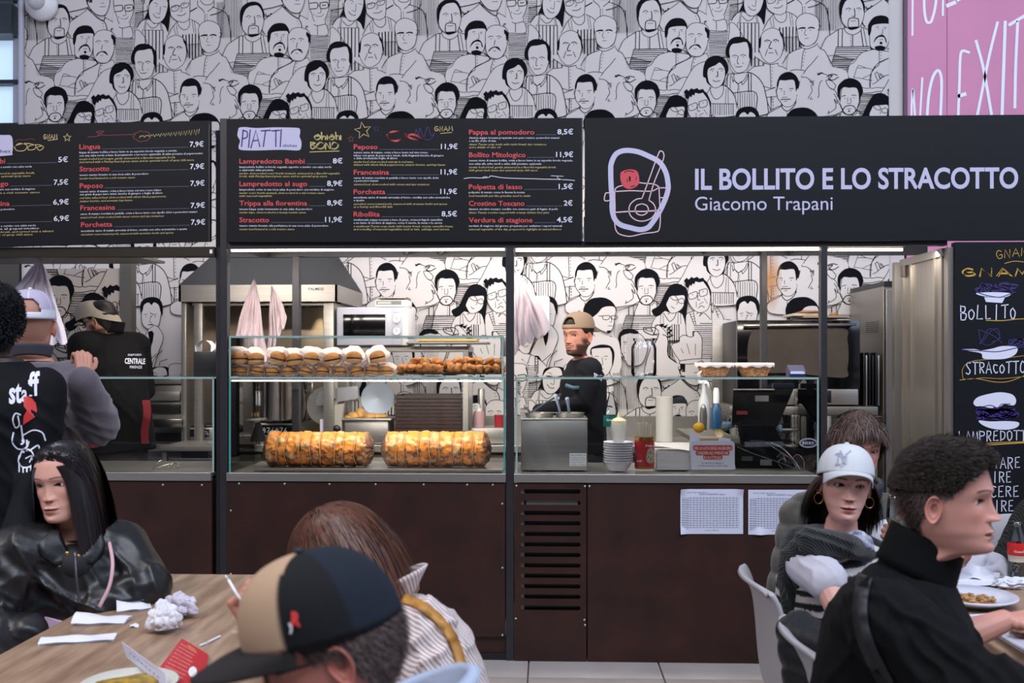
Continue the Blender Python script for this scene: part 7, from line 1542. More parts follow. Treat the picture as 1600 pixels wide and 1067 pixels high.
def blob(m, vox=.008, smooth=4, fac=.5):
    me = bpy.data.meshes.new('b'); me.from_pydata([tuple(p) for p in m.v], [], m.f)
    bm = bmesh.new(); bm.from_mesh(me); bmesh.ops.recalc_face_normals(bm, faces=bm.faces[:]); bm.to_mesh(me); bm.free()
    o = bpy.data.objects.new('b', me); COL.objects.link(o); r = o.modifiers.new('r', 'REMESH'); r.mode = 'VOXEL'; r.voxel_size = vox
    if smooth: s = o.modifiers.new('s', 'SMOOTH'); s.factor = fac; s.iterations = smooth
    dg = bpy.context.evaluated_depsgraph_get(); dg.update(); e = o.evaluated_get(dg); t = e.to_mesh(); n = len(t.vertices); v = np.empty(n*3); t.vertices.foreach_get('co', v); nn = np.empty(n*3); t.vertices.foreach_get('normal', nn); f = [tuple(p.vertices) for p in t.polygons]
    e.to_mesh_clear(); bpy.data.objects.remove(o); bpy.data.meshes.remove(me); return v.reshape(-1, 3), nn.reshape(-1, 3), f
def folds(v, n, lst):
    D = np.zeros(len(v))
    for c, u, lam, amp, rad in lst:
        c = np.array(c); u = np.array(u, float); u /= np.linalg.norm(u); q = v-c; fall = np.exp(-(np.linalg.norm(q, axis=1)/rad)**2); w_ = .25*lam*np.sin(q@np.array([31., 17., 23.])+1.3*np.sin(q@np.array([-13., 29., 11.]))); t = (q@u+w_)/lam
        D += amp*fall*((1-np.abs(np.sin(PI*t)))**1.4*2-1)
    D += .0008*np.sin(v@np.array([37., 11., 29.])+2*np.sin(v@np.array([9., 33., -21.])))
    return v+n*D[:, None]
def nvec(a): a = Vector(a); return a.normalized()
def hand_caps(m, w, f, pn, thumb, curl=(30, 40, 30), sp=.012, sc=1., tcurl=25, fc=None):
    """palm + five fingers; w wrist, f forward, pn palm normal, thumb=+1/-1 side of cross(f,pn)"""
    w, f, pn = Vector(w), nvec(f), nvec(pn); pn = (pn-f*pn.dot(f)).normalized(); pn0 = pn.copy(); s = f.cross(pn).normalized()*thumb
    for k in (-.024, -.008, .008, .024): cap_(m, w+f*.012*sc+s*k*.7*sc, .0135*sc, w+f*.082*sc+s*k*sc, .0115*sc, 10)
    cap_(m, w+f*.02*sc+s*.022*sc+pn*.006*sc, .014*sc, w+f*.05*sc+s*.028*sc+pn*.008*sc, .013*sc, 10)
    for i, (k, L) in enumerate(((.0275, .92), (.0095, 1.0), (-.0085, .95), (-.026, .76))):
        p = w+f*(.086-.004*abs(i-1))*sc+s*k*sc; d = (f+s*(k*4)*sp/.012*.3).normalized(); cu = fc[i] if fc else curl
        for j, (l, r) in enumerate(((.042, .0092), (.026, .0082), (.022, .0072))):
            a = R(cu[j]); ax = d.cross(pn); d2 = (Matrix.Rotation(a, 3, ax.normalized() if ax.length > 1e-6 else s) @ d).normalized(); pn = (Matrix.Rotation(a, 3, ax.normalized()) @ pn) if ax.length > 1e-6 else pn
            q = p+d2*l*L*sc; cap_(m, p, r*sc, q, r*.93*sc, 10); p = q; d = d2
        pn = pn0.copy()
    p = w+f*.028*sc+s*.028*sc+pn*.004*sc; d = (f*.62+s*.62+pn*.45).normalized()
    for j, (l, r) in enumerate(((.036, .0120), (.030, .0102), (.024, .0092))):
        q = p+d*l*sc; cap_(m, p, r*sc, q, r*.93*sc, 10); p = q; a = R(tcurl); d = (d+(f*.25-s*.55+pn*.25)*math.sin(a)).normalized()
def decal(bv, polys, off=.0015, seg=6.):
    """lay flat print (photo pixels) on a garment: ray from the lens on to the cloth"""
    m = M(); C0 = Vector((0, CY, CH)); cache = {}
    def hit(x, y):
        d = (P(x, y, 5.)-C0).normalized(); h = bv.ray_cast(C0, d); 
        return (h[0]-d*off) if h[0] else None
    for vs, fs in polys:
        hs = [hit(a, b) for a, b in vs]; ok = [i for i, h in enumerate(hs) if h is not None]; ix = {i: k for k, i in enumerate(ok)}
        m.add([hs[i] for i in ok], [tuple(ix[i] for i in q) for q in fs if all(i in ix for i in q)])
    return m
def px_text(body, x0, x1, base, cap, bold=.0, shear=0., slope=0., res=2):
    v, f = textmesh(body, bold, shear, res); sx = (x1-x0)/(v[:, 0].max()-v[:, 0].min()); mn = v[:, 0].min(); return [(x0+(a-mn)*sx, base-b*cap/.7-slope*(a-mn)*sx) for a, b in v], f
def px_line(pts, w_, n=5, closed=False):
    pp = crom(pts, n, closed); v, f = stroke2d(pp, w_, closed); return v, f
def thcam(p): return math.atan2(-(p.x), p.y-CY)
m_skin = mat('skin', '#ffffff', .45, attr=True, sss=.08, bump=.06, bscale=300, spec=.35); m_eye = mat('eye', '#ffffff', .08, attr=True); m_hair = mat('hair', '#ffffff', .38, attr=True, spec=.6)
m_hair2 = mat('hair_matt', '#ffffff', .62, attr=True, spec=.25)
def person(lab, H, rel, o, pitch=0., roll=0., sc=1., flesh=(), res=1., gaze=(0, 0), base=None, fvox=.003, core=None):
    """root Empty + one body mesh (head, neck, slim trunk, bare arms and hands) + eyes; returns root, head matrix"""
    th = thcam(H)+R(rel); T = head_matrix(H, th, R(pitch), R(roll), sc); root = thing('person', lab, 'person', (H.x, H.y, 0))
    V, C, a, rows = head_surface(o, res); nr, nc = V.shape[:2]
    o['_surf'] = (V, C, a, rows)
    if base is not None:
        tg = np.array(T.inverted() @ Vector(base))-np.array([0, -.03, -.225]); k = np.clip((-.105-V[..., 2])/.115, 0, 1)[..., None]; V = V+tg*k*k*(3-2*k)
    parts = [(xf(V.reshape(-1, 3), T), grid_faces(nr, nc), C.reshape(-1, 3))]
    for s in (1, -1):
        v, f, c = ear_mesh(s, o); parts.append((xf(v, T), f, c))
    sk = np.array(srgb(o.get('skin', '#c99a83')))
    if core: m = M(); core(m); v, n, f = blob(m, .02, 2); parts.append((v, f, np.ones((len(v), 3))*sk))
    for fn in flesh:
        m = M(); fn(m); v, n, f = blob(m, fvox, 2, .4); kn = np.clip(.5+.5*np.sin(v@np.array([90., 70., 110.])), 0, 1)[:, None]; parts.append((v, f, sk*(1-.10*kn)+np.array(srgb(o.get('red', '#b06a5c')))*.10*kn))
    mk('body', join(*parts), m_skin, root, True)
    if o.get('eyes', 1):
        for s in (1, -1): mk('eye', eyeball(T, s, gaze, o), m_eye, root, True)
    return root, T
def torso(m, Pv, Nb, Sr, Sl, fat=1., th=.015, low=.0, hipw=.165):
    Pv, Nb, Sr, Sl = map(Vector, (Pv, Nb, Sr, Sl)); lat = (Sr-Sl).normalized(); sp = (Nb-Pv); up = sp.normalized(); lat = (lat-up*lat.dot(up)).normalized(); fw = up.cross(lat); hw = (Sr-Sl).length/2
    for_ = [(0, hipw, .125), (.15, hipw*.98, .125), (.38, hipw*.92, .118), (.58, hw*.86, .122), (.76, hw*.92, .120), (.86, hw*.80, .105), (.94, .10, .078), (1.0, .066, .062)]
    loft_(m, [(Pv+sp*t, lat*(w_*fat+th), fw*(d_*fat+th)) for t, w_, d_ in for_])
    cap_(m, Sr, .058*fat+th, Sl, .058*fat+th); 
def arm(m, S_, E, W, th=.012, r=(.062, .047, .032)): cap_(m, S_, r[0]+th, E, r[1]+th); cap_(m, E, r[1]+th, W, r[2]+th)
def legs_seated(m, Pv, fwd, lat, th=.012, knee=.44, sh=.42):
    Pv, fwd, lat = Vector(Pv), nvec(fwd), nvec(lat)
    for s in (-1, 1):
        h = Pv+lat*.09*s+Vector((0, 0, -.03)); k = h+fwd*knee+lat*.03*s; k.z = max(k.z, .48); a = k+fwd*.04; a.z = .10; cap_(m, h, .088+th, k, .062+th); cap_(m, k, .060+th, a, .042+th)
    loft_(m, [(Pv+Vector((0, 0, -.10)), lat*.17, fwd*.13), (Pv+Vector((0, 0, .02)), lat*.18, fwd*.13), (Pv+Vector((0, 0, .12)), lat*.165, fwd*.12)])
def legs_standing(m, Pv, fwd, lat, th=.012):
    Pv, fwd, lat = Vector(Pv), nvec(fwd), nvec(lat)
    for s in (-1, 1): h = Pv+lat*.085*s; k = Vector((h.x, h.y, .50))+lat*.01*s+fwd*.02; a = Vector((k.x, k.y, .09))-fwd*.03; cap_(m, h, .09+th, k, .06+th); cap_(m, k, .058+th, a, .045+th)
    loft_(m, [(Pv+Vector((0, 0, -.10)), lat*.175, fwd*.125), (Pv+Vector((0, 0, .12)), lat*.165, fwd*.12)])
def shoes(root, pts, fwd, mt):
    fwd = nvec(fwd)
    for p in pts:
        m = M(); p = Vector(p); q = Vector((p.x, p.y, .045)); cap_(m, q-fwd*.05, .045, q+fwd*.13, .038); cap_(m, q-fwd*.03+Vector((0, 0, .05)), .04, q-fwd*.03, .045); v, n, f = blob(m, .012, 3); v[:, 2] = np.maximum(v[:, 2], .002); mk('shoe', (v, f), mt, root, True)
def garment(root, name, m, mt, fl=(), vox=.008, smooth=5, colfn=None, cut=None):
    v, n, f = blob(m, vox, smooth); v = folds(v, n, fl)
    f0 = f
    if cut is not None: kp = cut(v); f = [q for q in f if all(kp[i] for i in q)]
    c = colfn(v) if colfn else None; ob = mk(name, (v, f, c) if c is not None else (v, f), mt, root, True); return ob, BVHTree.FromPolygons(v.tolist(), f0)
def proj(v):
    c, s = math.cos(R(YAW)), math.sin(R(YAW)); x = v[:, 0]; y = v[:, 1]-CY; u = x*c+y*s; w_ = -x*s+y*c; return 800+FPX*u/w_, 560-FPX*(v[:, 2]-CH)/w_
def vcut(x0, x1, y0, xc, yb, ymax):
    def f(v): px, py = proj(v); t = np.clip((py-y0)/(yb-y0), 0, 1); return ~((py > y0-40) & (py < yb) & (px > x0+(xc-x0)*t) & (px < x1+(xc-x1)*t) & (v[:, 1] < ymax))
    return f
def cap_hat(root, T, cols, brim_len=.072, rev=False, drop=0., tall=.098, seams=6, open_back=True, colfn=None, name='cap', bz=.030, wd=(.0865, .1085), mt=None, brimcol=None, brimdroop=.03, matn='', mesh=False, fy=-.008, brim_mat=None):
    s = -1 if rev else 1; nu, nv = 96, 26; vs = []; cs = []; mt = mt or mat('cap_'+matn, '#ffffff', .7, attr=True, bump=.15, bscale=500)
    c1 = np.array(srgb(cols[0])); c2 = np.array(srgb(cols[-1]))
    for i in range(nu):
        a = 2*PI*i/nu
        for j in range(nv):
            v = j/(nv-1); e = v*PI/2; rr = math.cos(e)**.75 if v < 1 else 0; zz = math.sin(e)**.92; seam = min(abs((a/(2*PI)*seams) % 1), 1-abs((a/(2*PI)*seams) % 1))
            g = 1-.012*math.exp(-(seam/.02)**2); front = .5+.5*math.cos(a); y = s*math.cos(a)*wd[1]*rr*g+fy; x = math.sin(a)*wd[0]*rr*g*s; z = bz-.004*math.cos(a)*0+zz*(tall+.010*front*(1-v))-.018*(1-front)*(1-v)
            back = math.exp(-(((a-PI)/.42)**2)); 
            vs.append(T @ Vector((x, y, z))); cs.append(tuple(colfn(a, v, front) if colfn else c1))
    fs = []
    for i in range(nu):
        for j in range(nv-1):
            a = 2*PI*(i+.5)/nu; v = (j+.5)/(nv-1)
            if open_back and abs(a-PI) < .52 and .10 < v < .10+.36*math.sqrt(max(0, 1-((a-PI)/.52)**2)): continue
            fs.append((i*nv+j, ((i+1) % nu)*nv+j, ((i+1) % nu)*nv+j+1, i*nv+j+1))
    m = M(); m.v = vs; m.f = fs if s > 0 else fs; m.c = cs; cp = mk(name, m, mt, root, True); so = cp.modifiers.new('s', 'SOLIDIFY'); so.thickness = .003; so.offset = 0
    def br(u, v):
        a = (u-.5)*2*1.12; ca = math.cos(a); L = brim_len*(max(0, 1-(abs(a)/1.14)**3.2)); x = math.sin(a)*(wd[0]-.001)+math.sin(a)*.25*L*v*0; y = ca*(wd[1]-.001)+v*L; z = bz+.004-brimdroop*(abs(a)/1.12)**2.2*(.35+.65*v)-.012*v*v-drop*v; return T @ Vector((x*s, s*y+fy, z))
    b = M().grid(br, 40, 12); b.c = [tuple(srgb(brimcol or cols[0]))]*len(b.v); bo = mk('brim', b, brim_mat or mt, cp, True); so = bo.modifiers.new('s', 'SOLIDIFY'); so.thickness = .004
    mk('button', M().ico(T @ Vector((0, fy, bz+tall+.004)), .008, 2, (1, 1, .6)), mat('capbutton_'+matn, cols[-1], .6), cp, True); return cp
def flap(root, name, bv, e1, e2, mt, off=.010):
    a = crom(e1, 6); b = crom(e2, 6); n = min(len(a), len(b)); g = [a[int(i*(len(a)-1)/11)]*(1-t)+b[int(i*(len(b)-1)/11)]*t for i in range(12) for t in np.linspace(0, 1, 6)]; fs = [(i*6+j, i*6+j+1, i*6+j+7, i*6+j+6) for i in range(11) for j in range(5)]
    m = decal(bv, [([tuple(q) for q in g], fs)], off); o = mk(name, m, mt, root, True); bm = bmesh.new(); bm.from_mesh(o.data); bmesh.ops.remove_doubles(bm, verts=bm.verts[:], dist=1e-5); bm.to_mesh(o.data); bm.free(); so = o.modifiers.new('s', 'SOLIDIFY'); so.thickness = .006; so.offset = 1; return o
def mkhair(root, mt, *parts, name='hair'): return mk(name, join(*parts), mt, root, True)
# ------------------------------------------------------------------ the people of the photograph
UZ = Vector((0, 0, 1))
def dirv(th): return Vector((math.sin(th), -math.cos(th), 0))
def lat_of(th): return Vector((-math.cos(th), -math.sin(th), 0))   # towards the person's right hand
def upk(T, v): return T @ Vector(v)
def tube_along(root, name, pts, r, mt, n=10): return mk(name, M().tube(crom(pts, 6), r, n), mt, root, True)
def collar(root, name, Nb, fw, lat, r, h, mt, lean=(0, 0, 0), flare=.012, op=.5, thick=.005, z0=0.):
    """standing collar open at the front by angle op"""
    Nb = Vector(Nb); fw = nvec(fw); lat = nvec(lat); lean = Vector(lean)
    g = M().grid(lambda u, v: Nb+(fw*math.cos(op+(2*PI-2*op)*u)*(r[1]+flare*(v-.5)*1.)+lat*math.sin(op+(2*PI-2*op)*u)*(r[0]+flare*(v-.5)))+UZ*(z0+h*v-.25*h*math.cos(op+(2*PI-2*op)*u))+lean*v, 48, 6)
    o = mk(name, g, mt, root, True); s = o.modifiers.new('s', 'SOLIDIFY'); s.thickness = thick; return o
jeans = mat('jeans_dark', '#262a36', .8, bump=.3, bscale=300); blackt = mat('trousers_black', '#17171a', .75, bump=.2, bscale=300); shoem = mat('shoe_dark', '#1c1b1d', .5)

# 1 --- woman in the black leather jacket, left
H = P(99, 752, 3.05); o = dict(skin='#d3a08f', eye=(.0048, .0038), etilt=.07, haircol='#0d0b0e', lipcol='#9c5552', nose=.72, nosew=1.1, brow=.2, jaw=.97, browt=.75, browcol='#2c211f', lips=1.25, red='#b87264', cheek=1.2, lash=1.3, hi=.082)
Nb = P(114, 838, 3.10); Sr = P(34, 862, 2.98); Sl = P(187, 858, 3.18); Pv = Vector((Nb.x-.04, Nb.y+.03, .56)); tb = thcam(H)+R(-2); fw = dirv(tb); la = (Sr-Sl).normalized()
def c1(m): torso(m, Pv, Nb, Sr, Sl, .8, -.01)
def hnd(m): cap_(m, P(52, 975, 2.95), .026, P(50, 1040, 2.80), .024); hand_caps(m, P(50, 1040, 2.80), (.25, -.3, -.9), (0, -1, .2), 1, sc=.95)
rt, T = person('young woman with long straight black hair in a black leather jacket at the left table', H, -31, o, -3, 5, 1.03, [hnd], 1.25, (-12, 0), core=c1, base=Nb)
fl = lambda p, n, g: np.stack([np.sign(p[:, 0])*np.clip(.80-np.abs(p[:, 0])*8, .05, 1), -.55-np.clip(np.abs(p[:, 0])-.03, 0, 1)*6, -.55-np.abs(p[:, 0])*6], -1)
mkhair(rt, mat('hair_black', '#ffffff', .30, attr=True, spec=.7), shell(o, T, lambda a, z: .006*sm(-.006, .02, z-hairline(a, .082))-.002, lambda a, z: z > hairline(a, .082)-.004, '#0c0a0d', .0008, fq=90),
       strands(o, T, 11000, lambda a, z: z > -.06, fl, lambda a, z, g: g.uniform(.30, .37, len(a)), .0011, 18, 2.6, .02, .07, ('#08070a', '#1f181c'), 3, .010, (.0765, .102, .104), hz=.080))
m = M(); torso(m, Pv, Nb, Sr, Sl, 1.12, .028); Er = P(-22, 985, 2.88); El = P(228, 918, 3.12); arm(m, Sr, Er, P(42, 990, 2.80), .034); arm(m, Sl, El, P(150, 945, 3.02), .036)
lm_ = mat('leather_black', '#0e0f12', .40, bump=.15, bscale=70, spec=.55)
obj_, bvj = garment(rt, 'leather_jacket', m, lm_, [(P(60, 900, 2.9), (1, 0, .5), .10, .007, .18), (P(120, 940, 2.95), (.3, 0, 1), .11, .007, .2), (P(205, 900, 3.1), (1, .2, .35), .09, .007, .15), (P(20, 960, 2.85), (.4, 0, 1), .08, .006, .16)], .0075, 7, cut=vcut(88, 136, 828, 113, 872, Nb.y+.01))
flap(rt, 'collar_flap', bvj, [(80, 826), (62, 850), (68, 872), (84, 884)], [(93, 826), (99, 842), (106, 858), (113, 872)], lm_); flap(rt, 'collar_flap', bvj, [(154, 826), (164, 848), (158, 870), (142, 882)], [(139, 826), (132, 842), (125, 858), (117, 872)], lm_)
tube_along(rt, 'zip', [P(117, 862, 2.865), P(119, 900, 2.845), P(124, 940, 2.84)], .004, mat('zip_grey', '#6a6a70', .3, .9), 6); mk('snap_button', M().ico(P(105, 864, 2.852), .006, 2), mat('brass', '#b39a62', .3, 1.), rt, True); mk('snap_button', M().ico(P(123, 868, 2.855), .005, 2), MATS['brass'], rt, True)
mk('black_top', M().ico(P(114, 880, 3.03), 1, 3, (.07, .07, .06)), blackt, rt, True)
m = M(); legs_seated(m, Pv, dirv(R(75)), lat_of(R(75)), .012); garment(rt, 'trousers', m, blackt, (), .012, 4); shoes(rt, [Pv+dirv(R(75))*.5+lat_of(R(75))*.1*s for s in (-1, 1)], dirv(R(75)), shoem)
sp_ = [P(171, 848, 3.0), P(176, 880, 2.93), P(171, 915, 2.90), P(155, 948, 2.88)]; hb_ = thing('shoulder_bag', 'pale pink shoulder bag on the lap of the woman in leather', 'bag', P(90, 985, 2.80)); tube_along(hb_, 'strap', sp_, .0055, mat('strap_pink', '#c9a3ab', .5), 8)
mk('body', M().prism([(0, 0), (.15, .0), (.15, .05), (.01, .10), (-.01, .09)], 'y', 0, .04), mat('bag_pink', '#c8afc9', .5), hb_).location = P(58, 1012, 2.95)-P(90, 985, 2.80)+P(90, 985, 2.80)
put_chair(Pv.x-.02, Pv.y, -PI/2+R(12), 'grey cafe chair under the woman in the leather jacket')

# 2 --- man in charcoal fleece and white mesh cap, standing with his back to us
H = P(47, 508, 3.75); o = dict(skin='#c08a76', haircol='#5c4636', red='#b5604e', earcol='#b0483c', jaw=1.05, scalp=.35, eyes=0); Nb = P(50, 565, 3.72); Sr = P(112, 600, 3.75); Sl = P(-22, 600, 3.75); Pv = Vector((Nb.x+.01, Nb.y+.02, .93)); th = thcam(H)+R(172)
def hnd(m): hand_caps(m, P(131, 588, 3.46), (-.15, .25, .95), (-.6, .6, .1), -1, (55, 75, 45), sc=.92)
rt, T = person('man in a white mesh cap and charcoal fleece eating with his back turned', H, 176, o, -4, 0, 1.06, [hnd], .8, base=Nb, core=lambda m: torso(m, Pv, Nb, Sr, Sl, .85, -.01))
whm = mat('cap_mesh_white', '#ffffff', .8, attr=True, bump=.6, bscale=900)
cap_hat(rt, T, ('#c6c0d6', '#d8d8e4'), mt=whm, colfn=lambda a, v, f: srgb('#dcdce8') if (v < .17 or min(abs((a/(2*PI)*6) % 1), 1-abs((a/(2*PI)*6) % 1)) < .05) else srgb('#b9b2cc'), matn='w', brimcol='#d8d8e4')
m = M(); torso(m, Pv, Nb, Sr, Sl, 1.12, .02, hipw=.17); arm(m, Sr, P(152, 662, 3.62), P(130, 596, 3.46), .022, (.075, .062, .034)); arm(m, Sl, P(-50, 690, 3.7), P(-20, 640, 3.45), .022)
flc = mat('fleece_charcoal', '#57505a', .9, bump=.4, bscale=350, sheen=.3); garment(rt, 'fleece', m, flc, [(P(130, 640, 3.6), (.5, 0, 1), .05, .008, .13), (P(95, 690, 3.65), (1, 0, .4), .07, .007, .2), (P(100, 600, 3.65), (1, 0, -1), .08, .004, .15)], .009, 6); collar(rt, 'collar', Nb+UZ*.015, dirv(th), lat_of(th), (.066, .070), .045, mat('collar_grey', '#3f3d47', .85), thick=.006, op=.25)
m = M(); legs_standing(m, Pv, dirv(th), lat_of(th)); garment(rt, 'trousers', m, jeans, (), .012, 4); shoes(rt, [Pv+lat_of(th)*.1*s for s in (-1, 1)], dirv(th), shoem)

# 3 --- dark-haired staff member at the left edge
H = P(-10, 506, 3.30); o = dict(skin='#3a2722', haircol='#0d0c10', earcol='#3a2420', eyes=0, red='#402420'); Nb = P(0, 566, 3.30); Sr = P(66, 610, 3.30); Sl = P(-84, 610, 3.30); Pv = Vector((Nb.x+.02, Nb.y+.02, .92)); th = thcam(H)+R(180)
rt, T = person('staff member with short black curls and a black staff shirt at the left edge', H, 178, o, 0, 0, 1.03, res=.7, base=Nb, core=lambda m: torso(m, Pv, Nb, Sr, Sl, .85, -.01))
mkhair(rt, m_hair2, shell(o, T, lambda a, z: .014*sm(-.008, .025, z-hairline(a))-.002, lambda a, z: z > hairline(a)-.006, '#0c0c11', .002), strands(o, T, 5000, lambda a, z: z > -.08, lambda p, n, g: n, lambda a, z, g: g.uniform(.006, .012, len(a)), .0014, 4, 0, .9, 1.6, ('#0a0a0f', '#20202a'), 5, .024, (.08, .104, .104)))
m = M(); torso(m, Pv, Nb, Sr, Sl, 1.05, .02); arm(m, Sr, P(58, 745, 3.25), P(30, 830, 3.0), .02); arm(m, Sl, P(-110, 745, 3.3), P(-60, 800, 3.1), .02)
ob, bv = garment(rt, 'staff_shirt', m, mat('staff_black', '#0b0d13', .8, spec=.2, bump=.25, bscale=350), [(P(20, 690, 3.2), (.6, 0, 1), .09, .006, .2), (P(60, 760, 3.2), (1, 0, .5), .06, .006, .15)], .009, 6)
tx = [(px_text('st', 14, 34, 630, 34, .03, 0, .10)), px_text('a', 33.5, 43, 627, 26, .02, 0, .10), px_text('ff', 44, 62, 618, 36, .03, 0, .10)]
mk('white_print', decal(bv, tx+[px_line([(32, 648), (24, 646), (20, 656), (24, 668), (30, 664), (28, 650)], 2.2), px_line([(33, 665), (36, 690), (33, 694)], 2.6), px_line([(21, 676), (19, 690), (26, 700), (34, 702), (42, 698), (45, 690)], 2.4), px_line([(36, 680), (52, 672), (66, 676), (71, 688)], 2.2), px_line([(36, 688), (36, 706)], 5), px_line([(42, 688), (42, 704)], 3),
   px_line([(46, 704), (60, 696), (60, 712), (50, 718)], 2.4), px_line([(30, 716), (36, 702), (48, 704), (53, 716), (48, 728), (36, 730), (29, 722), (30, 712)], 2.2), px_line([(40, 716), (50, 712), (46, 722)], 2.0), px_line([(53, 716), (64, 712)], 2.2), px_line([(30, 724), (30, 737)], 2.4), px_line([(36, 731), (36, 738)], 2.4), px_line([(42, 730), (42, 737)], 2.4), px_line([(48, 729), (48, 735)], 2.2)]), t_white, rt)
mk('red_print', decal(bv, [([(37, 622), (42, 618), (50, 622), (56, 630), (58, 642), (54, 652), (46, 658), (36, 664), (37, 650), (42, 641), (37, 634)], [tuple(range(11))])]), mat('staff_red', '#c5302f', .6), rt)
m = M(); legs_standing(m, Pv, dirv(th), lat_of(th)); garment(rt, 'trousers', m, jeans, (), .012, 4); shoes(rt, [Pv+lat_of(th)*.1*s for s in (-1, 1)], dirv(th), shoem)

# 4 --- worker in flat cap and black jacket
H = P(157, 502, 5.92); o = dict(skin='#b98a72', haircol='#1a1412', beard=.9, eyes=1, browcol='#201814'); Nb = P(172, 526, 5.95); th = thcam(H)+R(-150); la = lat_of(th); Sr = Nb+la*.17-UZ*.06; Sl = Nb-la*.17-UZ*.06; Pv = Vector((Nb.x+.06, Nb.y-.02, .98)); fw = dirv(th)
rt, T = person('worker in a beige flat cap and black jacket behind the left counter', H, -122, o, -12, 0, 1.06, res=.7, base=Nb, core=lambda m: torso(m, Pv, Nb, Sr, Sl, .85, -.01))
mkhair(rt, m_hair2, shell(o, T, lambda a, z: .006*sm(-.004, .012, z-hairline(a)), lambda a, z: (z > hairline(a)-.003) & (z < .03), '#15110f'))
flat = M(); fc = np.array(srgb('#9c9284'))
flat.grid(lambda u, v: T @ Vector(((.093*math.cos(v*PI/2)**.6*(1+.05*math.cos(2*PI*u)))*math.sin(2*PI*u), (.119+.018*max(0, math.cos(2*PI*u))**2)*math.cos(v*PI/2)**.6*math.cos(2*PI*u)+.0+.02*math.sin(v*PI/2), .026-.055*(1-v)*max(0, -math.cos(2*PI*u))+.100*math.sin(v*PI/2)+.012*math.sin(PI*v)*math.cos(2*PI*u))), 64, 16, cu=True, col=tuple(fc))
cp = mk('flat_cap', flat, mat('flat_cap', '#ffffff', .85, attr=True, bump=.4, bscale=400), rt, True); b = M().grid(lambda u, v: T @ Vector((math.sin((u-.5)*2.0)*.084, math.cos((u-.5)*2.0)*.112+v*.035*(1-((u-.5)*2)**2)+.012, .024-.018*(abs(u-.5)*2)**2-.012*v)), 24, 6, col=tuple(fc)); bo = mk('brim', b, MATS['flat_cap'], cp, True); so = bo.modifiers.new('s', 'SOLIDIFY'); so.thickness = .005
gm = mat('glasses_black', '#101012', .3); gl = M()
def specs(root, T, rr=.022, mt=None):
    q = M()
    for s in (1, -1): q.tube([T @ Vector((s*.033+rr*math.cos(a)*1.15, .088-.10*abs(abs(s*.033+rr*math.cos(a)*1.15)-.02)*.6, .0+rr*.8*math.sin(a))) for a in np.linspace(0, 2*PI, 20)[:-1]], .0018, 6, closed=True); q.tube([T @ Vector((s*.060, .072, .004)), T @ Vector((s*.074, .03, .004)), T @ Vector((s*.077, -.01, .002)), T @ Vector((s*.076, -.03, -.012))], .0022, 6)
    q.tube([T @ Vector((-.010, .092, .004)), T @ Vector((.010, .092, .004))], .002, 6); return mk('glasses', q, mt or gm, root, True)
specs(rt, T)
m = M(); torso(m, Pv, Nb, Sr, Sl, 1.12, .03, hipw=.175); Er = Sr+Vector((.03, .05, -.27)); El = Sl+Vector((-.06, .05, -.27)); arm(m, Sr, Er, Er+fw*.2+UZ*.05, .025); arm(m, Sl, El, El+fw*.2+UZ*.06, .025)
ob, bv = garment(rt, 'jacket', m, mat('jacket_black', '#09090b', .85, spec=.2, bump=.3, bscale=300), [(P(200, 600, 5.6), (1, 0, .6), .08, .008, .2), (P(150, 600, 5.6), (1, 0, -.5), .07, .008, .18)], .010, 5); collar(rt, 'collar', Nb+UZ*.01, fw, la, (.075, .08), .065, MATS['jacket_black'], op=.3)
mk('print', decal(bv, [px_text('CENTRALE', 195, 227, 568, 8.5, .02, 0, -.02), px_text('mercato', 200, 221, 556, 4.5, 0, 0, .02), px_text('FIRENZE', 203, 222, 575.5, 4.2)], .004), t_white, rt)
m = M(); legs_standing(m, Pv, fw, la); garment(rt, 'trousers', m, mat('work_trousers', '#4b4842', .85, bump=.2, bscale=250), (), .012, 4); shoes(rt, [Pv+la*.1*s for s in (-1, 1)], fw, shoem)
apr = mat('apron_red', '#7c1822', .8); mk('apron_tie', M().grid(lambda u, v: P(222+12*u+2*math.sin(6*v), 625+68*v, 5.84+.02*u), 5, 16), apr, rt, True)

# 5 --- worker with backwards cap looking at us
H = P(902, 524, 6.0); o = dict(skin='#b98270', haircol='#1d1512', beard=.92, beardcol='#2a1d19', browcol='#1c1310', jaw=1.0, brow=1.2, browt=1.2, red='#a86656', hi=.06); Nb = P(912, 563, 6.03); th = thcam(H)+R(-78); la = lat_of(th); fw = dirv(th); Sr = Nb+la*.17-UZ*.055; Sl = Nb-la*.17-UZ*.055; Pv = Vector((Nb.x-.01, Nb.y+.02, .98))
rt, T = person('bearded worker with a backwards brown cap looking at the camera', H, -36, o, -2, 0, 1.04, res=.9, gaze=(22, 0), base=Nb, core=lambda m: torso(m, Pv, Nb, Sr, Sl, .85, -.01))
mkhair(rt, m_hair2, shell(o, T, lambda a, z: .005*sm(-.004, .012, z-hairline(a)), lambda a, z: (z > hairline(a)-.003) & (z < .045), '#1a1311'))
T2 = T @ Matrix.Rotation(R(6), 4, 'X'); cap_hat(rt, T2, ('#8c7764', '#8c7764'), rev=True, matn='b', brimcol='#6e5d4e', brimdroop=.02, bz=.050, tall=.088)
m = M(); torso(m, Pv, Nb, Sr, Sl, 1.05, .012); Sleeve = Sl+Vector((-.05, -.02, -.20)); arm(m, Sl, Sleeve, Sleeve+fw*.10+UZ*-.02, .014); arm(m, Sr, Sr+Vector((-.06, .02, -.24)), Sr+Vector((-.24, .0, -.26)), .014)
ob, bv = garment(rt, 't_shirt', m, mat('tshirt_navy', '#0c0e15', .85, spec=.2, bump=.25, bscale=300), [(P(915, 620, 5.65), (1, 0, .8), .07, .006, .2)], .009, 5)
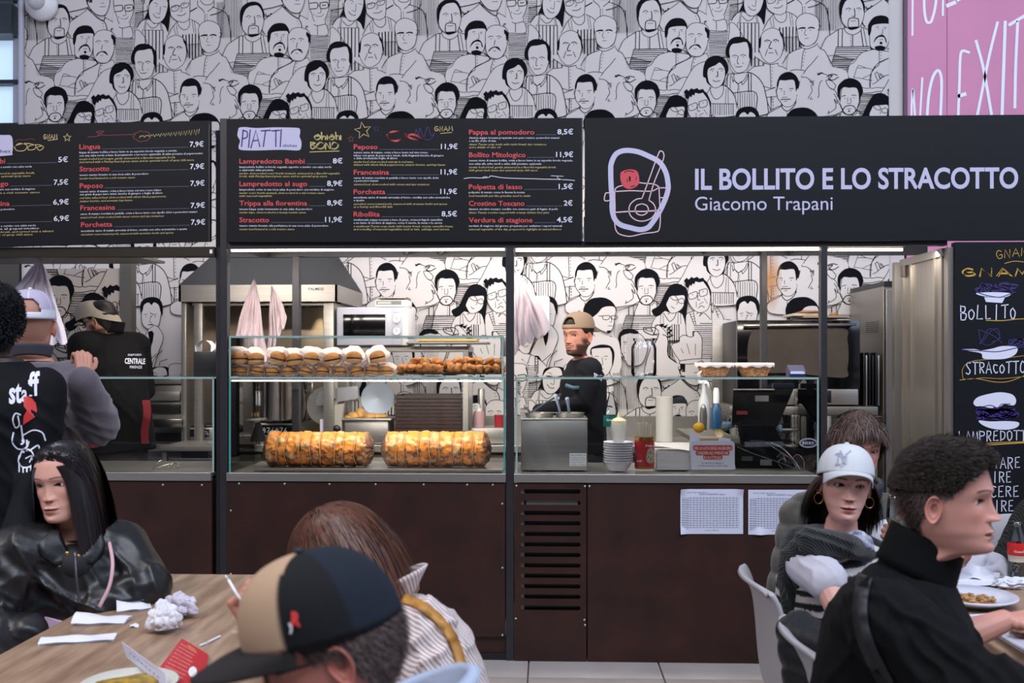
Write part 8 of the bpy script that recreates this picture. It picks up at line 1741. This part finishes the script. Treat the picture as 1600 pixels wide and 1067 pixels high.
mk('sleeve_edge', M().tube([P(884, 602, 5.80), P(895, 606, 5.78), P(904, 606, 5.80)], .012, 8), mat('sleeve_teal', '#3b5360', .7), rt, True)
mk('print', decal(bv, [px_text('staff', 928, 941, 588, 9, .02, 0, -.6)], .004), t_white, rt)
m = M(); legs_standing(m, Pv, fw, la); garment(rt, 'trousers', m, blackt, (), .012, 4); shoes(rt, [Pv+la*.1*s for s in (-1, 1)], fw, shoem)

# 7 --- brown-haired person in the striped shirt, head behind the cap man
H = P(528, 880, 2.30); o = dict(skin='#c08873', haircol='#4a2c20', red='#b0604e', jaw=.95); Nb = P(608, 950, 2.33); Sl = P(660, 990, 2.20); Sr = P(600, 975, 2.52); Pv = Vector((Nb.x+.16, Nb.y+.0, .56)); th = thcam(H)+R(-88)
def hnd(m):
    w = P(398, 982, 2.30); cap_(m, w, .027, P(448, 1040, 2.30), .036); hand_caps(m, w, (-.50, .0, .80), (.75, -.25, .55), 1, fc=[(60, 70, 40), (72, 80, 45), (78, 82, 45), (80, 84, 45)], sc=.98, tcurl=30)
rt, T = person('brown-haired person in a fine-striped shirt leaning over the left table', H, -84, o, -18, 0, 1.0, [hnd], .9, base=Nb, core=lambda m: torso(m, Pv, Nb, Sr, Sl, .8, -.01))
mkhair(rt, mat('hair_brown', '#ffffff', .45, attr=True, spec=.5), shell(o, T, lambda a, z: .007*sm(-.03, .03, z-hairline(a)+.02), lambda a, z: z > hairline(a)-.045*(np.cos(a) < .3), '#3a2219', .0012),
       strands(o, T, 8000, lambda a, z: z > -.085, lambda p, n, g: np.stack([p[:, 0]*9, -.12+p[:, 1]*3.5, -.8+0*p[:, 0]], -1), lambda a, z, g: np.where(z > .03, .15, .075)*g.uniform(.75, 1.1, len(a)), .0011, 11, 1.1, .10, .25, ('#2f1a13', '#7b4c36'), 6, .024, (.082, .108, .112)))
strp = mat('shirt_stripe', '#d8cdc9', .8, col2='#d8cdc9', bump=.15, bscale=200); nt = strp.node_tree; wv = nt.nodes.new('ShaderNodeTexWave'); wv.inputs['Scale'].default_value = 42; wv.inputs['Distortion'].default_value = .6; wv.bands_direction = 'DIAGONAL'; tcn = nt.nodes.new('ShaderNodeTexCoord'); nt.links.new(tcn.outputs['Object'], wv.inputs[0]); rp = nt.nodes.new('ShaderNodeValToRGB'); rp.color_ramp.elements[0].position = .62; rp.color_ramp.elements[1].position = .80; rp.color_ramp.elements[0].color = (*srgb('#d9d0cd'), 1); rp.color_ramp.elements[1].color = (*srgb('#9b7f7c'), 1); nt.links.new(wv.outputs[0], rp.inputs[0]); nt.links.new(rp.outputs[0], nt.nodes['Principled BSDF'].inputs['Base Color'])
m = M(); torso(m, Pv, Nb, Sr, Sl, 1.08, .02); arm(m, Sl, P(700, 1120, 2.12), P(560, 1130, 2.05), .022); arm(m, Sr, P(520, 1075, 2.45), P(450, 1042, 2.30), .02)
_, bvs = garment(rt, 'striped_shirt', m, strp, [(P(690, 1000, 2.15), (1, 0, -.7), .06, .008, .16), (P(650, 1040, 2.15), (1, .3, .2), .05, .006, .14), (P(640, 940, 2.2), (.6, 0, 1), .05, .004, .1)], .007, 5); la = (Sr-Sl).normalized(); collar(rt, 'shirt_collar', Nb+Vector((-.005, 0, .012)), Vector((-1, 0, -.3)), la, (.070, .078), .055, strp, (.0, 0, 0), .03, .5)
so = mk('bag_strap', decal(bvs, [px_line([(606, 934), (628, 936), (652, 944), (680, 964), (698, 985), (712, 1012), (722, 1045)], 14, 8)], .006), mat('strap_mustard', '#b07c34', .5, bump=.2, bscale=100), rt, True).modifiers.new('s', 'SOLIDIFY'); so.thickness = .005
m = M(); legs_seated(m, Pv, dirv(R(-88)), lat_of(R(-88))); garment(rt, 'trousers', m, jeans, (), .012, 4); shoes(rt, [Pv+dirv(R(-88))*.5+lat_of(R(-88))*.1*s for s in (-1, 1)], dirv(R(-88)), shoem); BX = Pv.x
tag(mk('white_fork', M().tube([P(357, 906, 2.25), P(368, 925, 2.24), P(382, 946, 2.23)], .0035, 8).tube([P(357, 906, 2.25), P(352, 899, 2.25)], .002, 6), m_white, smooth=True), 'thin white plastic fork held in the raised hand', 'fork')

# 6 --- man in the black and beige cap, nearest
H = P(506, 1012, 1.44); o = dict(skin='#c5806f', haircol='#4a3b38', red='#b9584c', earcol='#c25a4c', beard=.15, beardcol='#8a5a50', jaw=1.05, browcol='#3a2a24'); Nb = P(640, 1150, 1.50); th = thcam(H)+R(-72); la = lat_of(th); Sl = P(640, 1230, 1.36); Sr = P(690, 1200, 1.68); Pv = Vector((Nb.x+.12, Nb.y, .56))
rt, T = person('man in a black and beige trucker cap with glasses in the foreground', H, -82, o, -17, 4, 1.03, (), 1.5, base=Nb, core=lambda m: torso(m, Pv, Nb, Sr, Sl, .85, -.01))
V_ = o['_surf']
mkhair(rt, m_hair2, shell(o, T, lambda a, z: .005*sm(-.006, .015, z-hairline(a)), lambda a, z: (z > hairline(a)-.004) & (z < .03), '#2e2422', .0008), strands(o, T, 9000, lambda a, z: (z < .022), lambda p, n, g: np.stack([0*p[:, 0], -.5+0*p[:, 0], -.9+0*p[:, 0]], -1), lambda a, z, g: g.uniform(.010, .020, len(a)), .0007, 4, .2, .35, .35, ('#2b211f', '#6b5a56'), 8, .006, (.078, .106, .106)))
capm = mat('trucker_cap', '#ffffff', .75, attr=True, bump=.5, bscale=700, spec=.3)
def ccol(a, v, f):
    am = min(a, 2*PI-a); return srgb('#b99a7c') if am < .98+.10*v else (srgb('#0a0c11') if am < 1.85 else srgb('#111b28'))
cp = cap_hat(rt, T, ('#15181e', '#15181e'), mt=capm, colfn=ccol, matn='k', brimcol='#211d1c', brim_len=.078, wd=(.0895, .1125), tall=.104, bz=.034, brimdroop=.020, open_back=False)
bvc = BVHTree.FromPolygons([tuple(v.co) for v in cp.data.vertices], [tuple(p.vertices) for p in cp.data.polygons])
mk('red_letter', decal(bvc, [px_text('R', 455, 470, 977, 21, .05, 0, -.05)], .007), mat('badge_red', '#d83a3a', .6), cp); mk('white_mark', decal(bvc, [px_line([(452, 974), (455, 982), (454, 989)], 3)], .007), m_white, cp)
specs(rt, T, .023, mat('frame_black', '#14161c', .3))
hm = mat('hoodie_blue', '#a9b6cb', .85, bump=.3, bscale=300); m = M(); torso(m, Pv, Nb, Sr, Sl, 1.05, .03); arm(m, Sl, P(560, 1500, 1.30), P(380, 1420, 1.35), .03); arm(m, Sr, P(600, 1400, 1.75), P(450, 1330, 1.75), .03); garment(rt, 'hoodie', m, hm, [(Vector(Nb)-UZ*.1, (1, 0, .5), .06, .006, .2)], .009, 5)
collar(rt, 'hood', P(652, 1132, 1.50), Vector((-1, 0, -.25)), Vector((0, 1, 0)), (.080, .066), .055, hm, (.01, 0, 0), .008, .35, .020)
m = M(); legs_seated(m, Pv, dirv(R(-88)), lat_of(R(-88))); garment(rt, 'trousers', m, jeans, (), .012, 4); shoes(rt, [Pv+dirv(R(-88))*.5+lat_of(R(-88))*.1*s for s in (-1, 1)], dirv(R(-88)), shoem)

bn = thing('wooden_bench', 'backless wooden bench under the two people at the right side of the left table', 'bench', (BX, -3.2, 0)); mk('seat', M().bb((BX-.17, -4.1, .41), (BX+.17, -2.4, .445), .006), m_wood, bn)
for y in (-3.95, -2.55): mk('leg', M().bb((BX-.14, y-.03, 0), (BX+.14, y+.03, .41), .005), MATS['table_leg'], bn)
# 8 --- woman in the white cap
H = P(1321, 755, 3.17); o = dict(skin='#cf9f92', haircol='#1e1412', lipcol='#9c4248', lips=1.35, open=.35, jaw=.96, lash=1.7, eye=(.0055, .0042), red='#c27d72', browcol='#3a241c', browt=1.0, nose=.9, mouthw=.98, iris='#4a3626'); Nb = P(1312, 845, 3.20); Sr = P(1262, 880, 3.05); Sl = P(1372, 880, 3.34); Pv = Vector((Nb.x-.10, Nb.y, .60)); la = (Sr-Sl).normalized(); th = R(62)
def hnd(m): cap_(m, P(1290, 905, 2.95), .043, P(1325, 985, 2.85), .036); cap_(m, P(1325, 985, 2.85), .036, P(1420, 965, 2.85), .026); hand_caps(m, P(1420, 965, 2.85), (1, 0, .1), (0, 0, -1), -1, (25, 30, 20), sc=.92)
rt, T = person('woman in a white cap and gold hoop earrings with a dark sweater over her shoulders', H, 10, o, 0, -4, .98, [hnd], 1.25, (16, 0), base=Nb, core=lambda m: torso(m, Pv, Nb, Sr, Sl, .75, -.01))
mkhair(rt, mat('hair_dkbrown', '#ffffff', .42, attr=True), shell(o, T, lambda a, z: .006*sm(-.006, .02, z-hairline(a)), lambda a, z: (z > hairline(a)-.004) & (z < .04), '#1b1210'), strands(o, T, 5000, lambda a, z: (z < .018), lambda p, n, g: np.stack([p[:, 0]*10, -.5+0*p[:, 0], -.8+0*p[:, 0]], -1), lambda a, z, g: g.uniform(.10, .17, len(a)), .0011, 9, .8, .03, .12, ('#140d0c', '#3d261e'), 9, .006, (.076, .102, .104)))
T2 = T @ Matrix.Rotation(R(8), 4, 'X'); cp = cap_hat(rt, T2, ('#c9ccd0', '#c9ccd0'), matn='c', brimcol='#c3c6cb', brim_len=.062, brimdroop=.034, tall=.092, bz=.032)
bvc = BVHTree.FromPolygons([tuple(v.co) for v in cp.data.vertices], [tuple(p.vertices) for p in cp.data.polygons])
ny = [px_line([(1309, 724), (1309, 708), (1321, 722), (1322, 706)], 2.0, closed=False), px_line([(1314, 705), (1319, 713), (1326, 705)], 1.8), px_line([(1319, 713), (1318, 726)], 1.9), px_line([(1306, 708), (1312, 707)], 1.3), px_line([(1306, 725), (1312, 725)], 1.3)]
ny = [stroke2d(q, 2.3) for q in ([(1308, 725), (1310, 708)], [(1310, 708), (1321, 724)], [(1321, 724), (1323, 708)], [(1313, 704), (1318, 714)], [(1329, 704), (1318, 714)], [(1318, 714), (1315, 728)], [(1306, 709), (1312, 708)], [(1305, 725), (1312, 725)])]; mk('cap_emblem', decal(bvc, ny, .007), mat('emblem_grey', '#9aa3b5', .6), cp)
gold = mat('gold', '#c9a258', .2, 1.)
for s in (1, -1): c_ = T @ Vector((s*.079, -.005, -.056)); mk('hoop_earring', M().tube([c_+Vector((.014*math.cos(a), 0, .017*math.sin(a))) for a in np.linspace(0, 2*PI, 25)[:-1]], .0016, 6, closed=True), gold, rt, True)
def stripes(v): z = v[:, 2]; k = (np.sin(z*2*PI/.042+1.2*np.sin(v[:, 1]*4)) > .15) & (z < 1.04); a = np.array(srgb('#15191d')); b = np.array(srgb('#c9c5c2')); return np.where(k[:, None], b, a)
m = M(); torso(m, Pv, Nb, Sr, Sl, .98, .012); garment(rt, 'striped_top', m, mat('knit_top', '#ffffff', .85, attr=True, bump=.4, bscale=250), [(P(1262, 960, 3.05), (.3, 0, 1), .08, .004, .15)], .006, 4, stripes)
m = M(); cap_(m, Sr, .070, P(1291, 908, 2.95), .062); cap_(m, Sl, .07, P(1420, 940, 3.3), .06); cap_(m, Nb-UZ*.04, .075, (Sr+Nb)/2-UZ*.03, .07); garment(rt, 't_shirt', m, mat('tee_white', '#bab8c2', .8), [(P(1290, 890, 2.95), (1, 0, .5), .05, .004, .1)], .006, 3)
sw = mat('sweater_dark', '#0b1314', .9, wave=('DIAGONAL', 55, 1.5), bump=.8, sheen=.2); m = M()
for a, b, r0, r1 in (((1352, 862, 3.10), (1318, 852, 3.02), .030, .042), ((1318, 852, 3.02), (1268, 850, 3.02), .042, .056), ((1268, 850, 3.02), (1240, 880, 3.08), .056, .052), ((1240, 880, 3.08), (1238, 935, 3.12), .052, .040), ((1238, 935, 3.12), (1243, 975, 3.12), .040, .030), ((1250, 842, 3.15), (1320, 835, 3.32), .045, .040), ((1320, 838, 3.32), (1375, 862, 3.30), .040, .035), ((1238, 860, 3.14), (1232, 845, 3.2), .04, .03)): cap_(m, P(*a), r0, P(*b), r1)
garment(rt, 'draped_sweater', m, sw, [(P(1290, 850, 3.0), (.3, 0, 1), .035, .005, .12), (P(1240, 900, 3.05), (1, 0, .3), .035, .006, .12)], .006, 3)
mk('scarf', M().ico(P(1338, 848, 3.09), 1, 4, (.045, .05, .035), .35, 8), mat('scarf_pattern', '#2b3250', .8, col2='#c4c6d6', vscale=38), rt, True)
m = M(); legs_seated(m, Pv, dirv(R(88)), lat_of(R(88))); garment(rt, 'trousers', m, blackt, (), .012, 4); shoes(rt, [Pv+dirv(R(88))*.5+lat_of(R(88))*.1*s for s in (-1, 1)], dirv(R(88)), shoem)
put_chair(P(1140, 888, 3.27).x+.285, P(1160, 900, 3.07).y, -PI/2, 'grey cafe chair behind the woman in the white cap, left one of the two')

# 9 --- teenager with fringe in olive puffer
H = P(1341, 700, 3.80); o = dict(skin='#c08a7c', haircol='#2c211d', earcol='#b3604f', jaw=1.0); Nb = P(1334, 775, 3.86); Sr = P(1262, 812, 3.82); Sl = P(1408, 812, 3.88); Pv = Vector((Nb.x, Nb.y+.05, .58)); th = thcam(H)
def hnd(m): hand_caps(m, P(1494, 893, 3.55), (-.15, .1, .9), (-.3, -.9, 0), 1, (40, 55, 35), sc=.95)
def hn2(m): hand_caps(m, P(1418, 862, 3.50), (-.5, -.2, .6), (-.3, .8, .2), -1, (50, 60, 40), sc=.95)
rt, T = person('brown-haired teenager with a thick fringe in an olive puffer jacket', H, 20, o, -7, 0, 1.02, [hnd, hn2], .9, (0, -12), base=Nb, core=lambda m: torso(m, Pv, Nb, Sr, Sl, .8, -.01))
mkhair(rt, mat('hair_tousled', '#ffffff', .5, attr=True, spec=.4), shell(o, T, lambda a, z: .009*sm(-.01, .03, z-hairline(a)), lambda a, z: z > hairline(a)-.004, '#2a1e1a', .002),
       strands(o, T, 7000, lambda a, z: z > -.03, lambda p, n, g: np.stack([p[:, 0]*7, .45+p[:, 1]*5, -.45+0*p[:, 0]], -1), lambda a, z, g: np.where((z > .045) & (np.cos(a) > -.2), .056, .022)*g.uniform(.7, 1.1, len(a)), .0014, 8, .8, .18, .50, ('#1f1613', '#6b5348'), 12, .026, (.085, .108, .110)))
m = M(); torso(m, Pv, Nb, Sr, Sl, 1.15, .035); arm(m, Sr, P(1236, 930, 3.72), P(1300, 900, 3.6), .038); arm(m, Sl, P(1450, 920, 3.8), P(1432, 878, 3.56), .036); arm(m, Sl, P(1500, 960, 3.8), P(1494, 905, 3.58), .03)
pf = mat('puffer_olive', '#36362f', .5, bump=.3, bscale=60, sheen=.2)
v, n, f = blob(m, .010, 4); v = v+n*(.010*np.abs(np.sin(v[:, 2:3]*PI/.085+.3*np.sin(v[:, 0:1]*9)))**.6); mk('puffer_jacket', (v, f), pf, rt, True); collar(rt, 'puffer_collar', Nb+UZ*-.01, dirv(th), lat_of(th), (.085, .09), .07, mat('puffer_navy', '#1c2230', .5), op=.45, thick=.02)
mk('white_shirt', M().ico(P(1385, 850, 3.62), 1, 3, (.06, .04, .09)), mat('shirt_white', '#c9c9d6', .8), rt, True); m = M(); legs_seated(m, Pv, dirv(0), lat_of(0)); garment(rt, 'trousers', m, jeans, (), .012, 4); shoes(rt, [Pv+dirv(0)*.5+lat_of(0)*.1*s for s in (-1, 1)], dirv(0), shoem); put_chair(Pv.x, Pv.y+.03, PI, 'grey cafe chair under the teenager in the puffer jacket')
tag(mk('bread_bite', M().ico(P(1489, 861, 3.52), 1, 3, (.025, .02, .032), .5, 6), mat('bread_bite', '#cbb98e', .8, col2='#8f7a4c', vscale=60), smooth=True), 'bitten piece of bread held by the teenager', 'bread')

# 10 --- man in black at the right, profile
H = P(1479, 781, 2.24); o = dict(skin='#cb9384', haircol='#1f1917', red='#c07064', earcol='#c9675a', nose=1.12, jaw=1.04, open=.5, brow=1.25, beard=.10, beardcol='#8a6a60', browcol='#2a1f1a', chin=1.1, hi=.07); Nb = P(1428, 898, 2.28); Sr = P(1390, 975, 2.10); Sl = P(1440, 950, 2.46); Pv = Vector((Nb.x-.12, Nb.y, .58))
def hnd(m):
    w = P(1568, 970, 2.52); cap_(m, P(1490, 1000, 2.50), .042, w, .028); hand_caps(m, w, (.95, .1, .12), (0, 0, -1), -1, (18, 25, 20), sc=1.0)
def hn2(m): cap_(m, P(1545, 1075, 2.0), .040, P(1640, 1130, 2.0), .028); hand_caps(m, P(1640, 1130, 2.0), (1, .2, 0), (0, 0, -1), 1, (25, 30, 20))
rt, T = person('dark-haired man in a black sweater in profile, talking, at the right table', H, 78, o, 4, 0, 1.02, [hnd, hn2], 1.5, (0, 0), base=Nb, core=lambda m: torso(m, Pv, Nb, Sr, Sl, .8, -.01))
topl = lambda a, z, g: np.interp(z, [-.08, -.02, .03, .06, .09], [.003, .006, .008, .022, .036])*g.uniform(.75, 1.1, len(a))
mkhair(rt, mat('hair_cropped', '#ffffff', .5, attr=True, spec=.4), shell(o, T, lambda a, z: np.interp(z, [-.03, .01, .035, .06, .09, .12], [.0, .0, .002, .007, .012, .013]), lambda a, z: z > hairline(a)+.004, '#1a1412', .0012),
       strands(o, T, 16000, lambda a, z: z > .028, lambda p, n, g: np.stack([p[:, 0]*3, .75+0*p[:, 0], .15+0*p[:, 0]], -1), topl, .0010, 6, .12, .45, .30, ('#0d0a09', '#3f352f'), 14, .011, (.080, .105, .107)), strands(o, T, 7000, lambda a, z: (z < .04) & (z > -.07), lambda p, n, g: np.stack([0*p[:, 0], -.2+0*p[:, 0], -.9+0*p[:, 0]], -1), lambda a, z, g: g.uniform(.004, .009, len(a))*np.interp(z, [-.07, .03], [.5, 1]), .0006, 3, .1, .4, .4, ('#2a1f1b', '#5a463d'), 15, .002, (.075, .104, .104)))
m = M(); torso(m, Pv, Nb, Sr, Sl, 1.12, .022); arm(m, Sr, P(1520, 1085, 1.98), P(1560, 1085, 1.96), .03, (.072, .062, .05)); arm(m, Sl, P(1470, 1030, 2.52), P(1500, 1002, 2.50), .022); cap_(m, Nb-UZ*.03, .085, Nb+UZ*.03, .075)
bk = mat('sweater_black', '#08090b', .88, bump=.35, bscale=280, spec=.2); ob, bv = garment(rt, 'sweater', m, bk, [(P(1450, 980, 2.0), (.8, 0, 1), .07, .007, .2), (P(1500, 1040, 1.95), (1, 0, .6), .045, .007, .13), (P(1340, 960, 2.1), (1, 0, -.3), .09, .006, .2), (P(1420, 900, 2.1), (.3, 0, 1), .04, .004, .1)], .0065, 5)
collar(rt, 'rolled_collar', Nb+Vector((.0, 0, -.005)), Vector((1, 0, -.25)), Vector((0, -1, 0)), (.066, .070), .085, bk, (.030, 0, 0), -.006, .10, .012)
so = mk('shoulder_strap', decal(bv, [px_line([(1372, 872), (1352, 905), (1345, 950), (1350, 990), (1366, 1030), (1385, 1064)], 22, 8)], .006), mat('strap_black', '#15171a', .6), rt, True).modifiers.new('s', 'SOLIDIFY'); so.thickness = .005
m = M(); legs_seated(m, Pv, dirv(R(88)), lat_of(R(88))); garment(rt, 'trousers', m, blackt, (), .012, 4); shoes(rt, [Pv+dirv(R(88))*.5+lat_of(R(88))*.1*s for s in (-1, 1)], dirv(R(88)), shoem)
m = M(); b0 = P(1255, 1045, 2.45)
for i in range(5): cap_(m, P(1250+14*i, 990+6*i, 2.52-.03*i), .055-.004*i, P(1262+12*i, 1085, 2.50-.03*i), .05)
v, n, f = blob(m, .009, 4); v = v+n*(.008*np.abs(np.sin(v[:, 2:3]*PI/.06))**.6); tag(mk('hung_jacket', (v, f), mat('puffer_black', '#12161a', .45, bump=.3, bscale=60), smooth=True), 'black puffer jacket bunched over the back of the nearer chair', 'jacket')
put_chair(P(1195, 967, 2.64).x+.285, P(1200, 1000, 2.43).y, -PI/2, 'grey cafe chair with a black puffer jacket, nearer one of the two')

# 11 --- person in black knit at the right edge
H = P(1690, 720, 3.95); o = dict(skin='#b98470', haircol='#1c1512'); Nb = P(1675, 795, 3.95); Sr = P(1625, 815, 3.85); Sl = P(1745, 815, 4.0); Pv = Vector((Nb.x, Nb.y+.05, .58)); th = thcam(H)
def hnd(m): hand_caps(m, P(1528, 905, 3.75), (-.9, -.2, -.1), (0, 0, -1), 1, (20, 30, 20), sc=.9)
rt, T = person('person in a black knit sweater, only the sleeve in view at the right edge', H, -40, o, 0, 0, 1.0, [hnd], .6, base=Nb, core=lambda m: torso(m, Pv, Nb, Sr, Sl, .8, -.01)); mkhair(rt, m_hair2, shell(o, T, lambda a, z: .015*sm(-.006, .02, z-hairline(a)), lambda a, z: z > hairline(a)-.004, '#1b1411', .002))
m = M(); torso(m, Pv, Nb, Sr, Sl, 1.05, .02); arm(m, Sr, P(1585, 888, 3.78), P(1548, 902, 3.76), .03, (.07, .06, .04)); arm(m, Sl, P(1760, 920, 3.9), P(1690, 930, 3.6), .02); garment(rt, 'knit_sweater', m, mat('knit_black', '#0f0f12', .9, wave=('X', 40, 2), bump=.9), [(P(1585, 850, 3.7), (.6, 0, 1), .04, .006, .12)], .008, 4)
m = M(); legs_seated(m, Pv, dirv(R(0)), lat_of(0)); garment(rt, 'trousers', m, jeans, (), .012, 4); shoes(rt, [Pv+dirv(0)*.5+lat_of(0)*.1*s for s in (-1, 1)], dirv(0), shoem); put_chair(Pv.x, Pv.y+.03, PI, 'grey cafe chair under the person in black knit')
for _o in COL.objects:
    if _o.parent is not None and not _o.get('kind') and any(k in _o.name for k in ('lettering', 'print', 'drawing', 'rule_lines', 'digits', 'plate_text', 'doodle', 'scribble', 'ribs', 'dots')): _o['kind'] = 'stuff'
